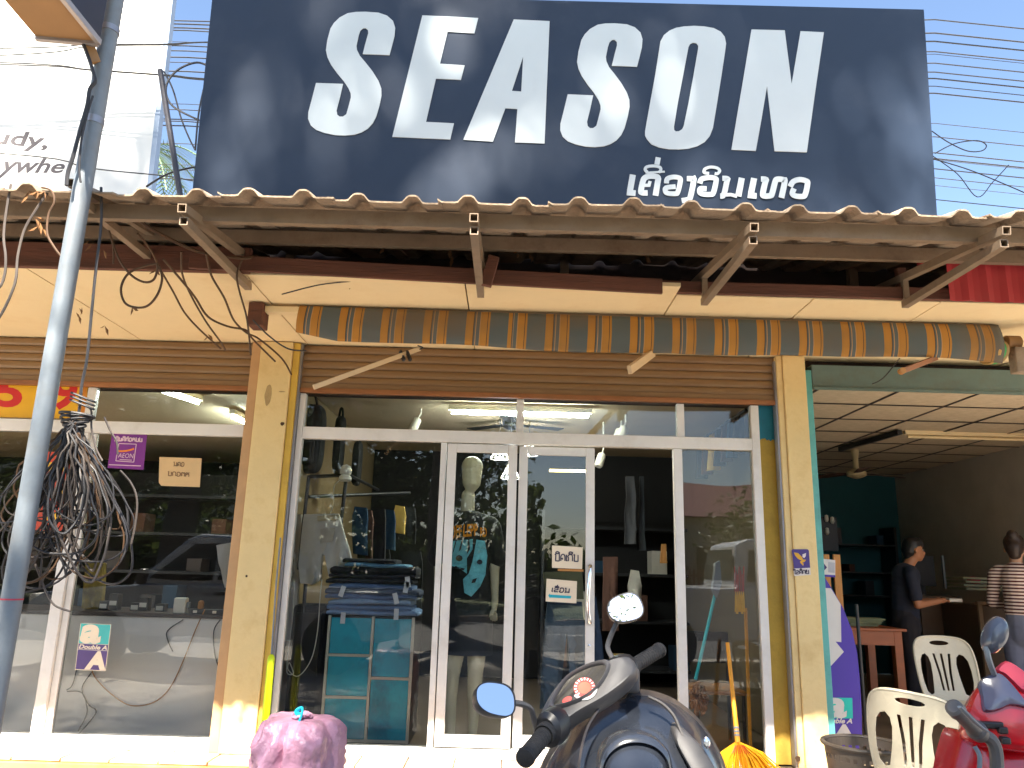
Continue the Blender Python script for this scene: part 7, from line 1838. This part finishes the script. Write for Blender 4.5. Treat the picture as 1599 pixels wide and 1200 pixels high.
def big_tree(label, base, fork_z, crown_c, crown_r, nl, nclump, per, leaf, seed, trunk_r=.32, group=None, fill=1.0):
    rnd = random.Random(seed); t = thing('rain_tree', label, 'tree', base, group)
    base = Vector(base); cc_ = Vector(crown_c); rr_ = Vector(crown_r)
    fork = Vector((base.x + (cc_.x - base.x) * .25, base.y + (cc_.y - base.y) * .25, fork_z))
    q = MB(); pts = cr_smooth([base, base.lerp(fork, .5) + Vector((rnd.uniform(-.2, .2), rnd.uniform(-.2, .2), 0)), fork], 6)
    q.tube(pts, [trunk_r * (1.35 - .55 * min(1, i / 3)) if i < 4 else trunk_r * (.8 - .15 * i / len(pts)) for i in range(len(pts))], 14); q.build('trunk', m_bark, t, smooth=True)
    q = MB(); tips = []
    for k in range(nl):
        a = 2 * math.pi * k / nl + rnd.uniform(-.3, .3); e = rnd.uniform(.45, .95)
        tip = cc_ + Vector((rr_.x * e * math.cos(a), rr_.y * e * math.sin(a), rr_.z * rnd.uniform(-.5, .5)))
        mid = fork.lerp(tip, .5) + Vector((0, 0, rnd.uniform(.2, 1.0)))
        P = cr_smooth([fork - Vector((0, 0, .1)), mid, tip], 6)
        q.tube(P, [trunk_r * .55 * (1 - i / len(P)) + .02 for i in range(len(P))], 8)
        for j in range(5):
            s_ = P[rnd.randint(4, len(P) - 2)]; tip2 = s_ + Vector((rnd.uniform(-1, 1) * rr_.x * .4, rnd.uniform(-1, 1) * rr_.y * .4, rnd.uniform(-.2, .9) * rr_.z * .6))
            P2 = cr_smooth([s_, s_.lerp(tip2, .5) + Vector((0, 0, .2)), tip2], 4); q.tube(P2, [.06 * (1 - i / len(P2)) + .01 for i in range(len(P2))], 5); tips.append(tip2)
        tips.append(tip)
    q.build('limbs', m_bark, t, smooth=True)
    v = []; f = []
    for c_ in range(nclump):
        if tips and rnd.random() < .45: ctr = rnd.choice(tips) + Vector((rnd.gauss(0, .4), rnd.gauss(0, .4), rnd.gauss(0, .3)))
        else:
            while True:
                d = Vector((rnd.uniform(-1, 1), rnd.uniform(-1, 1), rnd.uniform(-1, 1)))
                if .25 < d.length < 1: break
            ctr = cc_ + Vector((d.x * rr_.x, d.y * rr_.y, d.z * rr_.z))
        cs_ = rnd.uniform(.35, .8) * fill
        for k in range(per):
            p_ = ctr + Vector((rnd.gauss(0, cs_), rnd.gauss(0, cs_), rnd.gauss(0, cs_ * .55)))
            u_ = Vector((rnd.gauss(0, 1), rnd.gauss(0, 1), rnd.gauss(0, .6))).normalized(); w_ = u_.orthogonal().normalized(); w_ = (w_ * math.cos(k) + u_.cross(w_) * math.sin(k))
            l = leaf * rnd.uniform(.6, 1.3); i0 = len(v)
            v += [tuple(p_ - u_ * l), tuple(p_ + w_ * l * .45), tuple(p_ + u_ * l), tuple(p_ - w_ * l * .45)]; f.append((i0, i0 + 1, i0 + 2, i0 + 3))
    me = bpy.data.meshes.new('crown'); me.from_pydata(v, [], f); me.materials.append(m_leaf)
    o = bpy.data.objects.new('crown', me); COL.objects.link(o); o.parent = t; o.matrix_parent_inverse = base_of(t).inverted()
    return t
big_tree('wide shade tree across the street whose limbs are mirrored in the door glass', (-1.6, -8.6, 0), 4.4, (-1.5, -5.0, 9.5), (4.2, 2.8, 1.5), 10, 190, 200, .055, 1, .36)
big_tree('very tall tree beyond the street that dapples the signboard with shade', (-9.5, -11.5, 0), 20.0, (-3.6, -9.0, 24.2), (9.5, 2.5, 3.3), 12, 270, 80, .14, 12, .42)
big_tree('leafy tree far across the street mirrored in the left shop window', (-15, -19, 0), 2.5, (-14.5, -19, 6.4), (6.5, 4, 4.6), 7, 260, 55, .18, 3, .3, fill=1.3)
big_tree('small tree in front of the maroon roofed house across the street', (10.5, -19, 0), 1.6, (10.5, -19, 3.2), (2.2, 2, 1.5), 5, 50, 50, .14, 4, .14)
big_tree('dense leafy tree left of the wide shade tree across the street', (-5.0, -19, 0), 2.4, (-4.6, -19, 6.2), (5.2, 3.2, 4.6), 7, 320, 55, .17, 5, .36, fill=1.3)
# hedge line
rnd = random.Random(9); v = []; f = []
for k in range(14000):
    x = rnd.uniform(-45, 8.0); y = rnd.gauss(-24, 1.0); z = min(4.6, abs(rnd.gauss(0, 1)) * (2.3 if x < 1.5 else .8) * (1 + .3 * math.sin(x * .5))) ; u_ = Vector((rnd.gauss(0, 1), rnd.gauss(0, 1), rnd.gauss(0, 1))).normalized(); w_ = u_.orthogonal(); l = .28; i0 = len(v); p_ = Vector((x, y, z + .1))
    v += [tuple(p_ - u_ * l), tuple(p_ + w_ * l * .5), tuple(p_ + u_ * l), tuple(p_ - w_ * l * .5)]; f.append((i0, i0 + 1, i0 + 2, i0 + 3))
me = bpy.data.meshes.new('undergrowth'); me.from_pydata(v, [], f); me.materials.append(m_leaf); o = bpy.data.objects.new('undergrowth', me); COL.objects.link(o); set_props(o, 'dense green undergrowth beyond the far side of the street', kind='stuff')
# houses
m_hw = M('house_wall_pale', srgb(206, 196, 180), .85, var=.1); m_hroof = M('maroon_roof', srgb(128, 66, 70), .6, var=.15, scale=3); m_hwin = M('dark_window', (.03, .035, .04, 1), .1)
hs = thing('house', 'pale house with a maroon roof across the street, mirrored in the right pane', 'house', (14, -27, 0))
q = MB(); q.box(7.5, 24, -31, -26, 0, 3.9); q.build('wall', m_hw, hs)
q = MB(); q.loft([[Vector((6.9, -25.2, 3.85)), Vector((6.9, -28.5, 5.9)), Vector((6.9, -31.6, 3.85))], [Vector((24.6, -25.2, 3.85)), Vector((24.6, -28.5, 5.9)), Vector((24.6, -31.6, 3.85))]]); q.build('roof', m_hroof, hs)
for x in (9, 12, 15, 18): q = MB(); q.box(x, x + 1.3, -25.99, -25.95, 1.0, 2.6); q.build('window', m_hwin, hs)
ap = thing('apartment_building', 'grey apartment block with rows of dark windows, mirrored in the left window', 'building', (-28, -40, 0))
q = MB(); q.box(-38, -19, -46, -40, 0, 13); q.build('wall', M('apartment_wall', srgb(176, 172, 164), .85, var=.1), ap)
for i in range(7):
    for j in range(4): q = MB(); q.box(-37 + 2.6 * i, -35.6 + 2.6 * i, -40, -39.95, 1.4 + 3 * j, 2.7 + 3 * j); q.build('window', m_hwin, ap)
fe = thing('picket_fence', 'maroon picket fence before the house across the street', 'fence', (12, -21, 0))
first = None
for k in range(60):
    if first is None: q = MB(); q.box(0, .09, -21.02, -21, .1, 1.5); first = q.build('picket', m_hroof, fe); o = first
    else: o = first.copy(); COL.objects.link(o)
    o.location = (6 + .2 * k, 0, 0)
for z in (.35, 1.2): q = MB(); q.box(6, 18, -20.99, -20.95, z, z + .08); q.build('rail', m_hroof, fe)
# pickups at the kerb behind the camera
def pickup(label, x0, y, paint, facing_left, s=1.0):
    t = thing('pickup_truck', label, 'pickup truck', (x0, y, 0)); W = .88
    sg = -1 if facing_left else 1
    def P(x, yy, z): return Vector((x0 + sg * x * s, y + yy * s, z * s))
    def prism(pts, w0, w1, name, mat, par=t, smooth=False, bev=.03):
        q = MB(); n_ = len(pts)
        k = [(w0 + (w1 - w0) * max(0, min(1, (z - .9) / .9))) for _, z in pts]
        q.loft([[P(px_, -k[i], z) for i, (px_, z) in enumerate(pts)], [P(px_, k[i], z) for i, (px_, z) in enumerate(pts)]])
        return q.build(name, mat, par, bevel=bev)
    prism([(-2.6, .48), (-2.6, 1.08), (-.75, 1.10), (-.7, 1.12), (1.05, 1.12), (1.25, 1.10), (2.35, .98), (2.55, .82), (2.55, .45), (2.1, .40), (-2.2, .42)], W, W - .04, 'body', paint)
    cab_ = prism([(-.75, 1.105), (-.66, 1.74), (-.5, 1.80), (.35, 1.80), (.55, 1.74), (1.22, 1.105)], W - .03, W - .20, 'cab', paint, bev=.04)
    for sd in (-1, 1):
        for wpts in ([(-.55, 1.18), (-.50, 1.66), (.0, 1.69), (.0, 1.18)], [(.07, 1.18), (.07, 1.69), (.42, 1.68), (.98, 1.18)]):
            q = MB(); kk = lambda z: (W - .03 + (-.17) * max(0, min(1, (z - .9) / .9)) + .004) * sd
            q.slab([[P(a_, kk(z), z) for a_, z in wpts]], (0, sd, .18), .004); q.build('side_window', m_hwin, cab_)
        q = MB(); c_ = P(1.0, sd * (W + .08), 1.14); q.box(c_.x - .05, c_.x + .05, c_.y - .07, c_.y + .07, c_.z - .02, c_.z + .16); q.build('wing_mirror', m_black, cab_, bevel=.03)
        q = MB(); q.slab([[P(a_, sd * (W + .001), z) for a_, z in ((-.18, .98), (-.02, .98), (-.02, 1.02), (-.18, 1.02))]], (0, sd, 0), .02); q.build('door_handle', m_chrome, t)
        q = MB(); c_ = P(2.52, sd * .68, .88); q.box(c_.x - .05, c_.x + .05, c_.y - .14, c_.y + .14, c_.z - .07, c_.z + .07); q.build('headlight', m_white, t, bevel=.03)
    q = MB(); q.slab([[P(.58, -.62, 1.71), P(.58, .62, 1.71), P(1.19, .78, 1.14), P(1.19, -.78, 1.14)]], Vector((sg * .7, 0, .7)), .004); q.build('windscreen', m_hwin, cab_)
    q = MB(); q.slab([[P(-.705, -.62, 1.66), P(-.705, .62, 1.66), P(-.765, .72, 1.2), P(-.765, -.72, 1.2)]], Vector((-sg, 0, .1)), .004); q.build('rear_window', m_hwin, cab_)
    for wx in (-1.65, 1.6):
        for sd in (-1, 1):
            c_ = P(wx, sd * (W - .08), .38); q = MB(); q.lathe([(.2, -.11), (.34, -.12), (.38, -.08), (.38, .08), (.34, .12), (.2, .11)], c_, 26, (0, 1, 0)); o = q.build('wheel', m_rubber, t, smooth=True)
            q = MB(); q.lathe([(.05, -.1 ), (.21, -.1), (.21, .1), (.05, .1)], c_, 18, (0, 1, 0)); q.build('rim', m_gal, o, smooth=True)
    q = MB(); q.box(P(2.56, 0, .5).x - .04, P(2.56, 0, .5).x + .04, y - W * s, y + W * s, .42, .58); q.build('bumper', m_black, t, bevel=.03)
m_pgrey = M('grey_car_paint', srgb(176, 184, 192), .25, metal=.1, var=.04, coat=.6); m_pwhite = M('white_car_paint', srgb(226, 228, 230), .25, var=.04, coat=.6)
pickup('grey pickup truck at the kerb, mirrored in the left shop window', -3.75, -.25, m_pgrey, True, .93)
pickup('white pickup truck at the kerb, mirrored in the right pane', 4.1, -1.6, m_pwhite, False, 1.04)
